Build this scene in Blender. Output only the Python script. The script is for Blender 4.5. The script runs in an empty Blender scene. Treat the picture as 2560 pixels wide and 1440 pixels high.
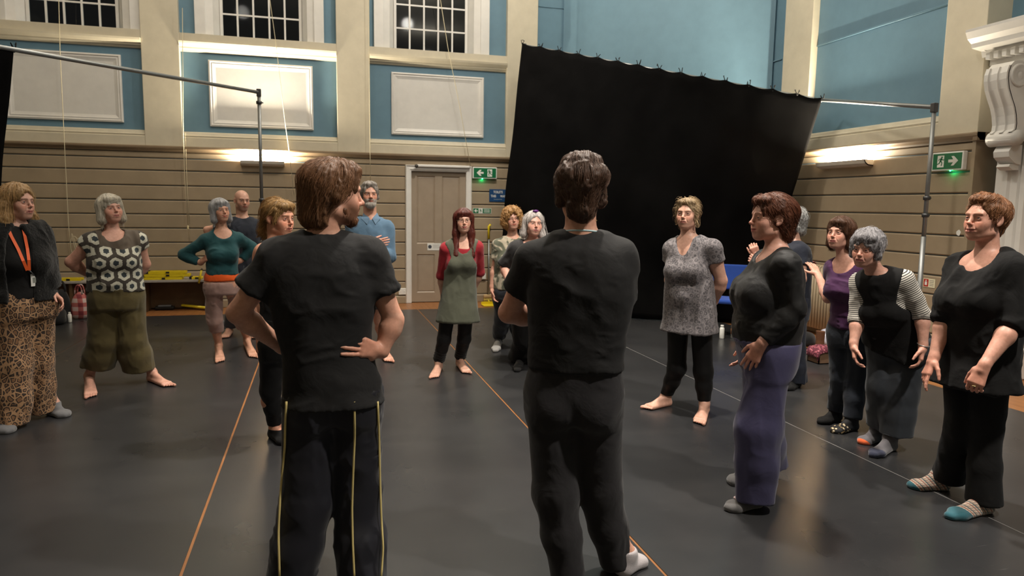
import bpy, bmesh, math, random
import numpy as np
from mathutils import Matrix, Vector

# ---------------------------------------------------------------- camera
FPX, CAM_H, PITCH, YAW, ROLL = 1752.64, 1.60, 0.117429, 0.26978, 0.0145813
FWD = np.array([math.sin(YAW), math.cos(YAW), 0.0])
RGT = np.array([math.cos(YAW), -math.sin(YAW), 0.0])
UPV = np.array([0.0, 0.0, 1.0])
_fw = FWD * math.cos(PITCH) - UPV * math.sin(PITCH)
_u0 = FWD * math.sin(PITCH) + UPV * math.cos(PITCH)
_r = RGT * math.cos(ROLL) + _u0 * math.sin(ROLL)
_u = _u0 * math.cos(ROLL) - RGT * math.sin(ROLL)
EYE = np.array([0.0, 0.0, CAM_H])
scene = bpy.context.scene
coll = scene.collection
cam_data = bpy.data.cameras.new('camera')
cam = bpy.data.objects.new('camera', cam_data)
coll.objects.link(cam)
cam.matrix_world = Matrix(((_r[0], _u[0], -_fw[0], EYE[0]), (_r[1], _u[1], -_fw[1], EYE[1]), (_r[2], _u[2], -_fw[2], EYE[2]), (0, 0, 0, 1)))
cam_data.sensor_width = 36.0
cam_data.lens = 36.0 * FPX / 2560.0
cam_data.clip_start = 0.05
cam_data.clip_end = 100.0
cam_data.dof.use_dof = True
cam_data.dof.focus_distance = 4.1
cam_data.dof.aperture_fstop = 3.2
scene.camera = cam

# ---------------------------------------------------------------- world, lamps, exposure
world = bpy.data.worlds.new('world')
scene.world = world
world.use_nodes = True
world.node_tree.nodes['Background'].inputs[0].default_value = (0.006, 0.006, 0.007, 1)
world.node_tree.nodes['Background'].inputs[1].default_value = 1.0
scene.view_settings.view_transform = 'Standard'
scene.view_settings.look = 'None'
scene.view_settings.gamma = 1.0
scene.view_settings.use_curve_mapping = False
scene.view_settings.exposure = 0.12

def pendant(loc, power, wide, target=None, size=1.6, col=(1.0, 0.925, 0.83), radius=0.14):
    """a hall pendant: a concentrated downward beam plus the wide glow of its bowl"""
    for typ, en in (('SPOT', power), ('POINT', wide)):
        l = bpy.data.lights.new('pendant_lamp', typ)
        l.energy = en; l.color = col; l.shadow_soft_size = radius
        o = bpy.data.objects.new('pendant_lamp', l)
        coll.objects.link(o)
        o.location = loc
        if typ == 'SPOT':
            l.spot_size = size; l.spot_blend = 0.7
            t = target or (loc[0], loc[1], 0)
            o.rotation_euler = (Vector(t) - Vector(loc)).to_track_quat('-Z', 'Y').to_euler()
# the hall's pendant lamps, hung high over the dance floor
pendant((2.3, 4.4, 6.2), 1300, 145)
pendant((3.4, 0.6, 6.2), 1100, 100, (2.6, 2.2, 0))
pendant((2.4, 8.4, 6.2), 560, 175)
pendant((-1.7, 4.2, 6.2), 150, 45)
pendant((-1.7, 8.4, 6.2), 150, 75)

# ---------------------------------------------------------------- pixel rays (2560x1440 frame) used only to measure real positions
def ray(px, py):
    return _fw + _r * (px - 1280.0) / FPX - _u * (py - 720.0) / FPX
def on_z(px, py, z=0.0):
    d = ray(px, py); return EYE + d * (z - CAM_H) / d[2]
def at_depth(px, py, D):
    d = ray(px, py); return EYE + d * D / (d @ FWD)
def on_y(px, py, Y):
    d = ray(px, py); return EYE + d * Y / d[1]
def on_x(px, py, X):
    d = ray(px, py); return EYE + d * X / d[0]

# ---------------------------------------------------------------- object helpers
def link(name, me, mat=None, parent=None, loc=None, rotz=0.0):
    o = bpy.data.objects.new(name, me)
    coll.objects.link(o)
    if mat is not None:
        for m in (mat if isinstance(mat, (list, tuple)) else [mat]):
            me.materials.append(m)
    if parent is not None:
        o.parent = parent
    if loc is not None:
        o.location = loc
    if rotz:
        o.rotation_euler = (0, 0, rotz)
    return o
def tag(o, label=None, cat=None, group=None, kind=None):
    if label: o['label'] = label
    if cat: o['category'] = cat
    if group: o['group'] = group
    if kind: o['kind'] = kind
    return o
def empty(name, loc=(0, 0, 0), rotz=0.0):
    o = bpy.data.objects.new(name, None)
    coll.objects.link(o)
    o.location = loc; o.rotation_euler = (0, 0, rotz); o.empty_display_size = 0.1
    return o

class MB:
    """collects simple shapes, then builds one mesh object"""
    def __init__(self):
        self.v = []; self.f = []; self.smooth = []
    def add(self, verts, faces, smooth=False):
        n = len(self.v)
        self.v.extend([tuple(map(float, p)) for p in verts])
        self.f.extend([tuple(i + n for i in f) for f in faces])
        self.smooth.extend([smooth] * len(faces))
        return self
    def box(self, lo, hi, bev=0.0):
        x0, y0, z0 = lo; x1, y1, z1 = hi
        if bev <= 0:
            v = [(x0, y0, z0), (x1, y0, z0), (x1, y1, z0), (x0, y1, z0), (x0, y0, z1), (x1, y0, z1), (x1, y1, z1), (x0, y1, z1)]
            f = [(0, 3, 2, 1), (4, 5, 6, 7), (0, 1, 5, 4), (1, 2, 6, 5), (2, 3, 7, 6), (3, 0, 4, 7)]
            return self.add(v, f)
        bm = bmesh.new()
        bmesh.ops.create_cube(bm, size=1.0)
        for p in bm.verts:
            p.co = Vector(((x0 + x1) / 2 + p.co.x * (x1 - x0), (y0 + y1) / 2 + p.co.y * (y1 - y0), (z0 + z1) / 2 + p.co.z * (z1 - z0)))
        bmesh.ops.bevel(bm, geom=list(bm.edges), offset=bev, segments=2, affect='EDGES', profile=0.5)
        bm.verts.index_update()
        self.add([p.co[:] for p in bm.verts], [[q.index for q in fc.verts] for fc in bm.faces])
        bm.free()
        return self
    def obox(self, c, ax, ay, az, hx, hy, hz):
        c = np.array(c, float); A = [np.array(a, float) for a in (ax, ay, az)]
        v = []
        for sz in (-1, 1):
            for sx, sy in ((-1, -1), (1, -1), (1, 1), (-1, 1)):
                v.append(c + A[0] * hx * sx + A[1] * hy * sy + A[2] * hz * sz)
        f = [(0, 3, 2, 1), (4, 5, 6, 7), (0, 1, 5, 4), (1, 2, 6, 5), (2, 3, 7, 6), (3, 0, 4, 7)]
        return self.add(v, f)
    def tube(self, pts, r, n=8, caps=True, closed=False):
        pts = [np.array(p, float) for p in pts]
        K = len(pts)
        rr = r if hasattr(r, '__len__') else [r] * K
        v = []; f = []
        prev = None
        for i, p in enumerate(pts):
            a = pts[(i - 1) % K] if (closed or i > 0) else p
            b = pts[(i + 1) % K] if (closed or i < K - 1) else p
            t = b - a; t /= (np.linalg.norm(t) + 1e-12)
            if prev is None:
                ref = np.array([0, 0, 1.0]) if abs(t[2]) < 0.9 else np.array([1.0, 0, 0])
                x = np.cross(t, ref)
            else:
                x = prev - t * (prev @ t)
            x /= (np.linalg.norm(x) + 1e-12); prev = x
            y = np.cross(t, x)
            for j in range(n):
                an = 2 * math.pi * j / n
                v.append(p + (x * math.cos(an) + y * math.sin(an)) * rr[i])
        for i in range(K if closed else K - 1):
            i2 = (i + 1) % K
            for j in range(n):
                k = (j + 1) % n
                f.append((i * n + j, i * n + k, i2 * n + k, i2 * n + j))
        if caps and not closed:
            f.append(tuple(reversed(range(n)))); f.append(tuple(range((K - 1) * n, K * n)))
        return self.add(v, f, True)
    def lathe(self, prof, c=(0, 0, 0), n=16):
        v = []; f = []
        for r, z in prof:
            for j in range(n):
                a = 2 * math.pi * j / n
                v.append((c[0] + r * math.cos(a), c[1] + r * math.sin(a), c[2] + z))
        K = len(prof)
        for i in range(K - 1):
            for j in range(n):
                k = (j + 1) % n
                f.append((i * n + j, i * n + k, (i + 1) * n + k, (i + 1) * n + j))
        f.append(tuple(reversed(range(n)))); f.append(tuple(range((K - 1) * n, K * n)))
        return self.add(v, f, True)
    def prism(self, poly, fn, d0, d1):
        """extrude a 2-D polygon between depths d0 and d1, fn(u, v, d) -> xyz"""
        n = len(poly)
        v = [fn(a, b, d0) for a, b in poly] + [fn(a, b, d1) for a, b in poly]
        f = [tuple(range(n)), tuple(range(2 * n - 1, n - 1, -1))]
        for i in range(n):
            j = (i + 1) % n
            f.append((i, i + n, j + n, j))
        return self.add(v, f)
    def sweep(self, prof, path_fns):
        """loft a closed 2-D profile through successive placement functions"""
        n = len(prof); v = []; f = []
        for fn in path_fns:
            v.extend(fn(a, b) for a, b in prof)
        for i in range(len(path_fns) - 1):
            for j in range(n):
                k = (j + 1) % n
                f.append((i * n + j, i * n + k, (i + 1) * n + k, (i + 1) * n + j))
        f.append(tuple(reversed(range(n)))); f.append(tuple(range((len(path_fns) - 1) * n, len(path_fns) * n)))
        return self.add(v, f)
    def mesh(self, name, recalc=True):
        me = bpy.data.meshes.new(name)
        me.from_pydata(self.v, [], self.f)
        if recalc:
            bm = bmesh.new(); bm.from_mesh(me)
            bmesh.ops.recalc_face_normals(bm, faces=list(bm.faces))
            bm.to_mesh(me); bm.free()
        if any(self.smooth):
            me.polygons.foreach_set('use_smooth', self.smooth)
        me.update()
        return me
    def build(self, name, mat, parent=None, loc=None, rotz=0.0, recalc=True):
        return link(name, self.mesh(name, recalc), mat, parent, loc, rotz)

# ---------------------------------------------------------------- material helpers
class NT:
    def __init__(self, name):
        self.m = bpy.data.materials.new(name)
        self.m.use_nodes = True
        self.t = self.m.node_tree
        self.t.nodes.clear()
        self.out = self.t.nodes.new('ShaderNodeOutputMaterial')
        self.b = self.t.nodes.new('ShaderNodeBsdfPrincipled')
        self.t.links.new(self.b.outputs[0], self.out.inputs[0])
        self._obj = None
    def put(self, sock, val):
        if isinstance(val, bpy.types.NodeSocket):
            self.t.links.new(val, sock)
        else:
            if hasattr(sock.default_value, '__len__') and not hasattr(val, '__len__'):
                val = (val,) * len(sock.default_value)
            elif hasattr(sock.default_value, '__len__') and len(sock.default_value) == 4 and len(val) == 3:
                val = tuple(val) + (1,)
            sock.default_value = val
    def set(self, **kw):
        names = dict(color='Base Color', rough='Roughness', metal='Metallic', spec='Specular IOR Level', sheen='Sheen Weight', sheenr='Sheen Roughness',
                     sss='Subsurface Weight', emit='Emission Color', estr='Emission Strength', coat='Coat Weight', coatr='Coat Roughness', normal='Normal', alpha='Alpha',
                     trans='Transmission Weight', aniso='Anisotropic', ssss='Subsurface Scale', sheent='Sheen Tint')
        for k, v in kw.items():
            self.put(self.b.inputs[names[k]], v)
        return self
    def node(self, typ, props=None, **ins):
        n = self.t.nodes.new(typ)
        for k, v in (props or {}).items():
            setattr(n, k, v)
        for k, v in ins.items():
            self.put(n.inputs[k] if not k.startswith('i') or not k[1:].isdigit() else n.inputs[int(k[1:])], v)
        return n
    def obj(self):
        if self._obj is None:
            self._obj = self.t.nodes.new('ShaderNodeTexCoord').outputs['Object']
        return self._obj
    def attr(self, name):
        return self.node('ShaderNodeAttribute', dict(attribute_name=name))
    def math(self, op, a, b=0.0, c=None):
        n = self.t.nodes.new('ShaderNodeMath'); n.operation = op
        self.put(n.inputs[0], a); self.put(n.inputs[1], b)
        if c is not None: self.put(n.inputs[2], c)
        return n.outputs[0]
    def xyz(self, v=None):
        n = self.t.nodes.new('ShaderNodeSeparateXYZ'); self.put(n.inputs[0], v if v is not None else self.obj())
        return n.outputs
    def comb(self, x, y, z):
        n = self.t.nodes.new('ShaderNodeCombineXYZ')
        for i, q in enumerate((x, y, z)): self.put(n.inputs[i], q)
        return n.outputs[0]
    def map(self, v=None, scale=(1, 1, 1), rot=(0, 0, 0), loc=(0, 0, 0)):
        n = self.t.nodes.new('ShaderNodeMapping')
        self.put(n.inputs[0], v if v is not None else self.obj())
        n.inputs['Scale'].default_value = scale; n.inputs['Rotation'].default_value = rot; n.inputs['Location'].default_value = loc
        return n.outputs[0]
    def noise(self, scale=5.0, detail=3.0, rough=0.5, v=None, dist=0.0):
        n = self.t.nodes.new('ShaderNodeTexNoise')
        self.put(n.inputs['Vector'], v if v is not None else self.obj())
        n.inputs['Scale'].default_value = scale; n.inputs['Detail'].default_value = detail; n.inputs['Roughness'].default_value = rough; n.inputs['Distortion'].default_value = dist
        return n.outputs[0]
    def voronoi(self, scale=5.0, feature='F1', v=None, rnd=1.0, out='Distance'):
        n = self.t.nodes.new('ShaderNodeTexVoronoi'); n.feature = feature
        self.put(n.inputs['Vector'], v if v is not None else self.obj())
        n.inputs['Scale'].default_value = scale; n.inputs['Randomness'].default_value = rnd
        return n.outputs[out]
    def ramp(self, fac, stops, interp='LINEAR'):
        n = self.t.nodes.new('ShaderNodeValToRGB'); n.color_ramp.interpolation = interp
        self.put(n.inputs[0], fac)
        while len(n.color_ramp.elements) < len(stops): n.color_ramp.elements.new(0.5)
        for e, (p, c) in zip(n.color_ramp.elements, stops):
            e.position = p; e.color = tuple(c) + (1,) if len(c) == 3 else c
        return n.outputs[0]
    def mix(self, fac, a, b, mode='MIX'):
        n = self.t.nodes.new('ShaderNodeMix'); n.data_type = 'RGBA'; n.blend_type = mode
        self.put(n.inputs[0], fac); self.put(n.inputs[6], a); self.put(n.inputs[7], b)
        return n.outputs[2]
    def smooth(self, x, lo, hi):
        n = self.t.nodes.new('ShaderNodeMapRange'); n.interpolation_type = 'SMOOTHSTEP'
        self.put(n.inputs[0], x); n.inputs[1].default_value = lo; n.inputs[2].default_value = hi
        return n.outputs[0]
    def bump(self, h, strength=0.3, dist=0.01, normal=None):
        n = self.t.nodes.new('ShaderNodeBump')
        n.inputs['Strength'].default_value = strength; n.inputs['Distance'].default_value = dist
        self.put(n.inputs['Height'], h)
        if normal is not None: self.put(n.inputs['Normal'], normal)
        self.put(self.b.inputs['Normal'], n.outputs[0])
        return n.outputs[0]

def sr(r, g, b):
    """8-bit sRGB to linear"""
    return tuple(((c / 255.0) / 12.92 if c <= 10.31 else ((c / 255.0 + 0.055) / 1.055) ** 2.4) for c in (r, g, b))

def paint_mat(name, col, rough=0.55, var=0.06, bump=0.05, scale=6.0):
    m = NT(name)
    n = m.noise(scale, 5.0, 0.6)
    c = m.mix(1.0, tuple(col), m.ramp(n, [(0.3, (1 - var,) * 3), (0.7, (1 + var,) * 3)]), 'MULTIPLY')
    m.set(color=c, rough=rough)
    m.bump(m.noise(60.0, 3.0), bump, 0.004)
    return m.m
def plain(name, col, rough=0.5, metal=0.0, spec=0.5):
    m = NT(name)
    n = m.noise(25.0, 3.0)
    m.set(color=m.mix(1.0, tuple(col), m.ramp(n, [(0.25, (0.93,) * 3), (0.75, (1.05,) * 3)]), 'MULTIPLY'), rough=rough, metal=metal, spec=spec)
    return m.m
def glow(name, col, strength):
    m = NT(name); m.set(color=(0.8, 0.8, 0.8), emit=col, estr=strength, rough=0.4)
    return m.m

# ---------------------------------------------------------------- materials of the room
M_blue = paint_mat('blue_wall_paint', (0.128, 0.240, 0.325), 0.6, 0.05)
M_cream = paint_mat('cream_paint', (0.62, 0.565, 0.440), 0.5, 0.05)
M_white = paint_mat('white_gloss_paint', (0.76, 0.745, 0.715), 0.42, 0.04)
M_board = paint_mat('taupe_board_paint', (0.335, 0.262, 0.175), 0.5, 0.10, 0.08, 2.5)
M_brown = paint_mat('brown_moulding_paint', (0.21, 0.150, 0.092), 0.45, 0.08)
M_door = paint_mat('taupe_door_paint', (0.345, 0.275, 0.205), 0.45, 0.06)
M_plaster = paint_mat('pale_plaster', (0.60, 0.56, 0.48), 0.8, 0.05)

def make_vinyl():
    m = NT('black_dance_vinyl')
    n1 = m.noise(0.9, 4.0, 0.55)
    st = m.noise(1.6, 4.0, 0.55, m.map(None, (1.0, 0.6, 1)))
    sp = m.noise(220.0, 2.0, 0.5)
    base = m.ramp(n1, [(0.25, (0.0190, 0.0192, 0.0205)), (0.75, (0.0340, 0.0343, 0.0360))])
    scuff = m.smooth(m.noise(1.6, 4.0, 0.6, m.map(None, (1.0, 2.5, 1), (0, 0, 0.5))), 0.45, 0.80)
    scr = m.smooth(m.noise(26.0, 2.0, 0.4, m.map(None, (0.25, 6.0, 1), (0, 0, 0.9))), 0.745, 0.79)
    c = m.mix(m.math('MULTIPLY', scuff, 0.10), base, (0.085, 0.080, 0.076))
    c = m.mix(m.math('MULTIPLY', scr, 0.30), c, (0.16, 0.155, 0.15))
    c = m.mix(m.math('MULTIPLY', m.smooth(sp, 0.74, 0.80), 0.25), c, (0.14, 0.13, 0.12))
    r = m.math('ADD', 0.165, m.math('MULTIPLY', m.math('ADD', m.math('MULTIPLY', st, 0.6), m.math('MULTIPLY', n1, 0.4)), 0.26))
    m.set(color=c, rough=r, spec=0.5)
    m.bump(m.noise(4.0, 2.0, 0.5), 0.03, 0.006)
    return m.m
def make_wood():
    m = NT('orange_pine_boards')
    x, y, z = m.xyz()
    g = m.noise(5.0, 6.0, 0.6, m.map(None, (9.0, 0.8, 1)), 0.4)
    b = m.math('FRACT', m.math('DIVIDE', x, 0.11))
    seam = m.smooth(m.math('ABSOLUTE', m.math('SUBTRACT', b, 0.5)), 0.47, 0.495)
    c = m.ramp(g, [(0.25, (0.20, 0.075, 0.022)), (0.75, (0.36, 0.155, 0.052))])
    m.set(color=m.mix(seam, c, (0.10, 0.04, 0.015)), rough=0.38)
    return m.m
def make_pane():
    m = NT('dark_window_glass')
    t = m.t
    tr = t.nodes.new('ShaderNodeBsdfTransparent'); tr.inputs[0].default_value = (0.75, 0.8, 0.8, 1)
    gl = t.nodes.new('ShaderNodeBsdfGlossy'); gl.inputs['Roughness'].default_value = 0.02
    gl.inputs[0].default_value = (0.9, 0.9, 0.9, 1)
    fr = t.nodes.new('ShaderNodeFresnel'); fr.inputs[0].default_value = 1.45
    mx = t.nodes.new('ShaderNodeMixShader')
    t.links.new(fr.outputs[0], mx.inputs[0]); t.links.new(tr.outputs[0], mx.inputs[1]); t.links.new(gl.outputs[0], mx.inputs[2])
    t.links.new(mx.outputs[0], m.out.inputs[0])
    t.nodes.remove(m.b)
    return m.m
M_vinyl, M_wood, M_pane = make_vinyl(), make_wood(), make_pane()

YB, XR, ZC = 11.34, 6.30, 7.0
X0, Y0 = -8.0, -4.5

# ---------------------------------------------------------------- floor
floor = MB().box((X0 - 0.2, Y0 - 0.2, -0.15), (XR + 0.6, YB + 0.3, -0.004)).build('floor', M_wood)
tag(floor, 'orange pine floor showing along the walls under the black vinyl', 'floor', kind='structure')
seams = [-6.69, -4.66, -2.63, -0.597, 1.442, 3.385, 5.470]
gaps = [0.008, 0.008, 0.008, 0.0145, 0.0145, 0.005, 0.0]
for i in range(6):
    a = seams[i] + gaps[i] / 2; b = seams[i + 1] - gaps[i + 1] / 2
    MB().box((a, Y0 + 0.4, -0.004), (b, 10.60, 0.0)).build('vinyl_sheet', M_vinyl, floor)
MB().box((3.3815, Y0 + 0.4, -0.003), (3.3885, 10.60, 0.0006)).build('seam_tape', plain('pale_seam_tape', (0.17, 0.165, 0.16), 0.5), floor)
MB().box((seams[0] - 1.2, Y0 + 0.4, -0.004), (seams[0] - 0.004, 10.60, 0.0)).build('vinyl_sheet', M_vinyl, floor)

# ---------------------------------------------------------------- back wall: core around the windows, boards, mouldings
def wall_with_holes(mb, x0, x1, z0, z1, holes, y0, y1):
    xs = sorted({x0, x1} | {h[0] for h in holes} | {h[1] for h in holes})
    zs = sorted({z0, z1} | {h[2] for h in holes} | {h[3] for h in holes})
    for a, b in zip(xs[:-1], xs[1:]):
        for c, d in zip(zs[:-1], zs[1:]):
            mx, mz = (a + b) / 2, (c + d) / 2
            if not any(h[0] < mx < h[1] and h[2] < mz < h[3] for h in holes):
                mb.box((a, y0, c), (b, y1, d))
WIN = [(-3.853, -2.730), (-1.336, -0.214), (1.223, 2.366)]
WZ0, WROW, NROW = 4.00, 0.362, 5
WZ1 = WZ0 + WROW * NROW
wb = MB()
wall_with_holes(wb, X0, 4.40, 2.30, ZC, [(a - 0.10, b + 0.10, WZ0, WZ1 + 0.1) for a, b in WIN], YB + 0.10, YB + 0.40)
wb.box((X0, YB + 0.03, -0.1), (1.36, YB + 0.40, 2.31)); wb.box((2.42, YB + 0.03, -0.1), (4.40, YB + 0.40, 2.31)); wb.box((1.36, YB + 0.03, 2.12), (2.42, YB + 0.40, 2.31))
wall_back = wb.build('wall_back', M_blue)
tag(wall_back, 'blue and cream back wall with tall windows and taupe boards', 'wall', kind='structure')
ZL = [0.12, 0.345, 0.555, 0.775, 0.980, 1.190, 1.395, 1.600, 1.812, 2.028, 2.205, 2.300]
def board_y(x0, x1, z0, z1):
    # a flat board with chamfered long edges, face at YB
    g, c = 0.0055, 0.012
    prof = [(YB + 0.04, z0 + g), (YB + c, z0 + g), (YB, z0 + g + c), (YB, z1 - g - c), (YB + c, z1 - g), (YB + 0.04, z1 - g)]
    MB().sweep(prof, [lambda a, b, X=x0: (X, a, b), lambda a, b, X=x1: (X, a, b)]).build('board', M_board, wall_back)
for z0, z1 in zip(ZL[:-1], ZL[1:]):
    if z0 < 2.13:
        board_y(X0, 1.355, z0, min(z1, 2.205)); board_y(2.43, 4.40, z0, min(z1, 2.205))
    else:
        board_y(X0, 4.40, z0, z1)
def mould_y(name, prof, x0, x1, mat):
    return MB().sweep(prof, [lambda a, b, X=x0: (X, YB - a, b), lambda a, b, X=x1: (X, YB - a, b)]).build(name, mat, wall_back)
mould_y('skirting', [(-0.04, 0), (0.02, 0), (0.02, 0.10), (0.01, 0.12), (-0.04, 0.12)], X0, 1.355, M_board)
mould_y('skirting', [(-0.04, 0), (0.02, 0), (0.02, 0.10), (0.01, 0.12), (-0.04, 0.12)], 2.43, 4.40, M_board)
BR = [(-0.05, 2.300), (0.015, 2.300), (0.02, 2.318), (0.045, 2.335), (0.060, 2.350), (0.060, 2.372), (0.045, 2.384), (-0.05, 2.384)]
mould_y('dado_moulding', BR, X0, 4.40, M_brown)
PIL = [(-7.65, -7.15), (-5.03, -4.53), (-2.392, -1.892), (0.308, 0.806), (2.998, 3.510)]
for a, b in PIL:
    MB().box((a, YB, 2.384), (b, YB + 0.14, ZC), 0.006).build('pilaster', M_cream, wall_back)
bays = [(-7.15, -5.03), (-4.53, -2.392), (-1.892, 0.308), (0.806, 2.998)]
LOW = [(-0.12, 2.384), (-0.005, 2.384), (-0.005, 2.515), (-0.02, 2.525), (-0.012, 2.545), (-0.03, 2.560), (-0.04, 2.590), (-0.075, 2.608), (-0.12, 2.612)]
UPL = [(-0.12, 3.752), (-0.075, 3.757), (-0.062, 3.775), (-0.030, 3.792), (-0.025, 3.812), (0.005, 3.826), (0.035, 3.852), (0.045, 3.878), (-0.005, 3.884), (-0.005, 4.0), (-0.12, 4.0)]
for a, b in bays:
    mould_y('lower_ledge', LOW, a, b, M_cream)
    mould_y('window_ledge', UPL, a, b, M_cream)
mould_y('lower_ledge', LOW, 3.51, 4.36, M_cream)
# white framed wall panels
def frame_panel(x0, x1, z0, z1):
    y = YB + 0.10
    p = MB().box((x0 + 0.08, y - 0.012, z0 + 0.08), (x1 - 0.08, y + 0.02, z1 - 0.08)).build('wall_panel', M_white, wall_back)
    prof = [(0.0, 0.0), (0.0, 0.030), (0.022, 0.040), (0.036, 0.024), (0.052, 0.030), (0.074, 0.020), (0.100, 0.012), (0.100, 0.0)]
    c = [(x0, z0, 1, 1), (x1, z0, -1, 1), (x1, z1, -1, -1), (x0, z1, 1, -1)]
    mb = MB(); n = len(prof); v = []; f = []
    for X, Z, sx, sz in c:
        v.extend((X + sx * a, y - d, Z + sz * a) for a, d in prof)
    for i in range(4):
        j = (i + 1) % 4
        for k in range(n):
            l = (k + 1) % n
            f.append((i * n + k, i * n + l, j * n + l, j * n + k))
    mb.add(v, f).build('panel_frame', M_white, p)
for a, b, c, d in [(-6.80, -5.33, 2.70, 3.65), (-4.135, -2.676, 2.704, 3.646), (-1.520, -0.046, 2.700, 3.656), (1.143, 2.632, 2.690, 3.650)]:
    frame_panel(a, b, c, d)

# windows
pane_mesh = None
for wi, (a, b) in enumerate(WIN):
    w = empty('window_%d' % (wi + 1), ((a + b) / 2, YB + 0.10, WZ0))
    tag(w, ['small-paned dark night window above the bar of the leftmost drape stand', 'small-paned dark window straight above the lit wall lamp', 'small-paned dark window nearest the big black curtain'][wi], 'window', kind='structure')
    hw, H = (b - a) / 2, WROW * NROW
    # casing boards, splayed reveal, sash and glazing bars
    for s in (-1, 1):
        MB().box((s * (hw + 0.345) if s < 0 else hw + 0.20, -0.055, 0), (-(hw + 0.20) if s < 0 else hw + 0.345, 0.0, H + 0.3), 0.006).build('casing', M_white, w)
        MB().prism([(s * (hw + 0.205), -0.035), (s * (hw + 0.10), 0.0), (s * (hw + 0.02), 0.16), (s * (hw + 0.10), 0.20), (s * (hw + 0.205), 0.02)], lambda u, v, d: (u, v, d), 0.0, H + 0.2).build('reveal', M_white, w)
        MB().box((s * hw - 0.02 if s > 0 else -hw - 0.022, 0.13, 0), (s * hw + 0.022 if s > 0 else -hw + 0.02, 0.18, H), 0.004).build('sash_stile', M_white, w)
    MB().box((-hw - 0.02, 0.13, -0.01), (hw + 0.02, 0.18, 0.025)).build('sash_rail', M_white, w)
    MB().box((-hw - 0.35, -0.055, H), (hw + 0.35, 0.2, H + 0.15)).build('head_casing', M_white, w)
    pw = 2 * hw / 5
    for i in range(1, 5):
        MB().box((-hw + i * pw - 0.013, 0.135, 0), (-hw + i * pw + 0.013, 0.170, H)).build('glazing_bar', M_white, w)
    for j in range(1, NROW):
        MB().box((-hw, 0.137, j * WROW - 0.012), (hw, 0.168, j * WROW + 0.012)).build('glazing_bar', M_white, w)
    if pane_mesh is None:
        pane_mesh = MB().box((-pw / 2, -0.002, -WROW / 2), (pw / 2, 0.002, WROW / 2)).mesh('pane')
        pane_mesh.materials.append(M_pane)
    for i in range(5):
        for j in range(NROW):
            p = bpy.data.objects.new('pane', pane_mesh); coll.objects.link(p); p.parent = w
            p.location = (-hw + (i + 0.5) * pw, 0.152, (j + 0.5) * WROW)

# canted corner wall and right wall
CA, CB = np.array([4.36, YB + 0.10]), np.array([XR + 0.10, 9.47])
def cant(u, d, z):
    t = (CB - CA) / np.linalg.norm(CB - CA); n = np.array([t[1], -t[0]])
    p = CA + t * u - n * d
    return (p[0], p[1], z)
CL = float(np.linalg.norm(CB - CA))
wc = MB()
wc.prism([(-0.25, -0.1), (CL + 0.25, -0.1), (CL + 0.25, ZC), (-0.25, ZC)], lambda u, v, d: cant(u, d, v), 0.0, -0.3)
n_c = np.array([(CB - CA)[1], -(CB - CA)[0]])
wall_corner = wc.build('wall_corner', M_blue)
tag(wall_corner, 'pale blue canted corner wall rising above the big black curtain', 'wall', kind='structure')
wr = MB()
YP0 = 5.60
wr.box((XR + 0.10, YP0 + 0.02, 2.30), (XR + 0.5, 9.70, ZC)); wr.box((XR + 0.03, YP0 + 0.02, -0.1), (XR + 0.5, 9.70, 2.31))
wr.box((XR + 0.30, Y0, 2.15), (XR + 0.6, YP0 + 0.1, ZC)); wr.box((XR + 0.30, 5.12, -0.1), (XR + 0.6, YP0 + 0.1, 2.2)); wr.box((XR + 0.30, Y0, -0.1), (XR + 0.6, 3.9, 2.2))
wall_right = wr.build('wall_right', M_blue)
tag(wall_right, 'blue and cream side wall with taupe boards beside the white doorway', 'wall', kind='structure')
def board_x(y0, y1, z0, z1):
    g, c = 0.0055, 0.012
    prof = [(XR + 0.04, z0 + g), (XR + c, z0 + g), (XR, z0 + g + c), (XR, z1 - g - c), (XR + c, z1 - g), (XR + 0.04, z1 - g)]
    MB().sweep(prof, [lambda a, b, Y=y0: (a, Y, b), lambda a, b, Y=y1: (a, Y, b)]).build('board', M_board, wall_right)
ZR = [0.12, 0.300, 0.510, 0.720, 0.925, 1.140, 1.355, 1.570, 1.785, 2.003, 2.205, 2.300]
for z0, z1 in zip(ZR[:-1], ZR[1:]):
    board_x(YP0 + 0.03, 9.55, z0, z1)
def mould_x(name, prof, y0, y1, mat, dx=0.0):
    return MB().sweep(prof, [lambda a, b, Y=y0: (XR + dx - a, Y, b), lambda a, b, Y=y1: (XR + dx - a, Y, b)]).build(name, mat, wall_right)
MB().box((XR - 0.002, YP0, 0.0), (XR + 0.34, YP0 + 0.04, 2.30)).build('pier_return', M_board, wall_right)
mould_x('skirting', [(-0.04, 0), (0.02, 0), (0.02, 0.10), (0.01, 0.12), (-0.04, 0.12)], YP0, 9.55, M_board)
mould_x('dado_moulding', BR, YP0 - 0.05, 9.55, M_brown)
MB().box((XR - 0.05, YP0 - 0.05, 2.305), (XR + 0.31, YP0, 2.384)).build('dado_moulding', M_brown, wall_right)
for a, b in [(8.17, 8.75), (YP0, 6.075)]:
    MB().box((XR, a, 2.384), (XR + 0.32, b, ZC), 0.006).build('pilaster', M_cream, wall_right)
mould_x('lower_ledge', LOW, 6.07, 8.18, M_cream); mould_x('lower_ledge', LOW, 8.74, 9.55, M_cream)
mould_x('lower_ledge', LOW, 5.30, YP0, M_cream, 0.20)
MB().prism([(0.0, 2.384), (CL, 2.384), (CL, 2.61), (0.0, 2.61)], lambda u, v, d: cant(u, d, v), 0.0, 0.08).build('lower_ledge', M_cream, wall_corner)
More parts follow.
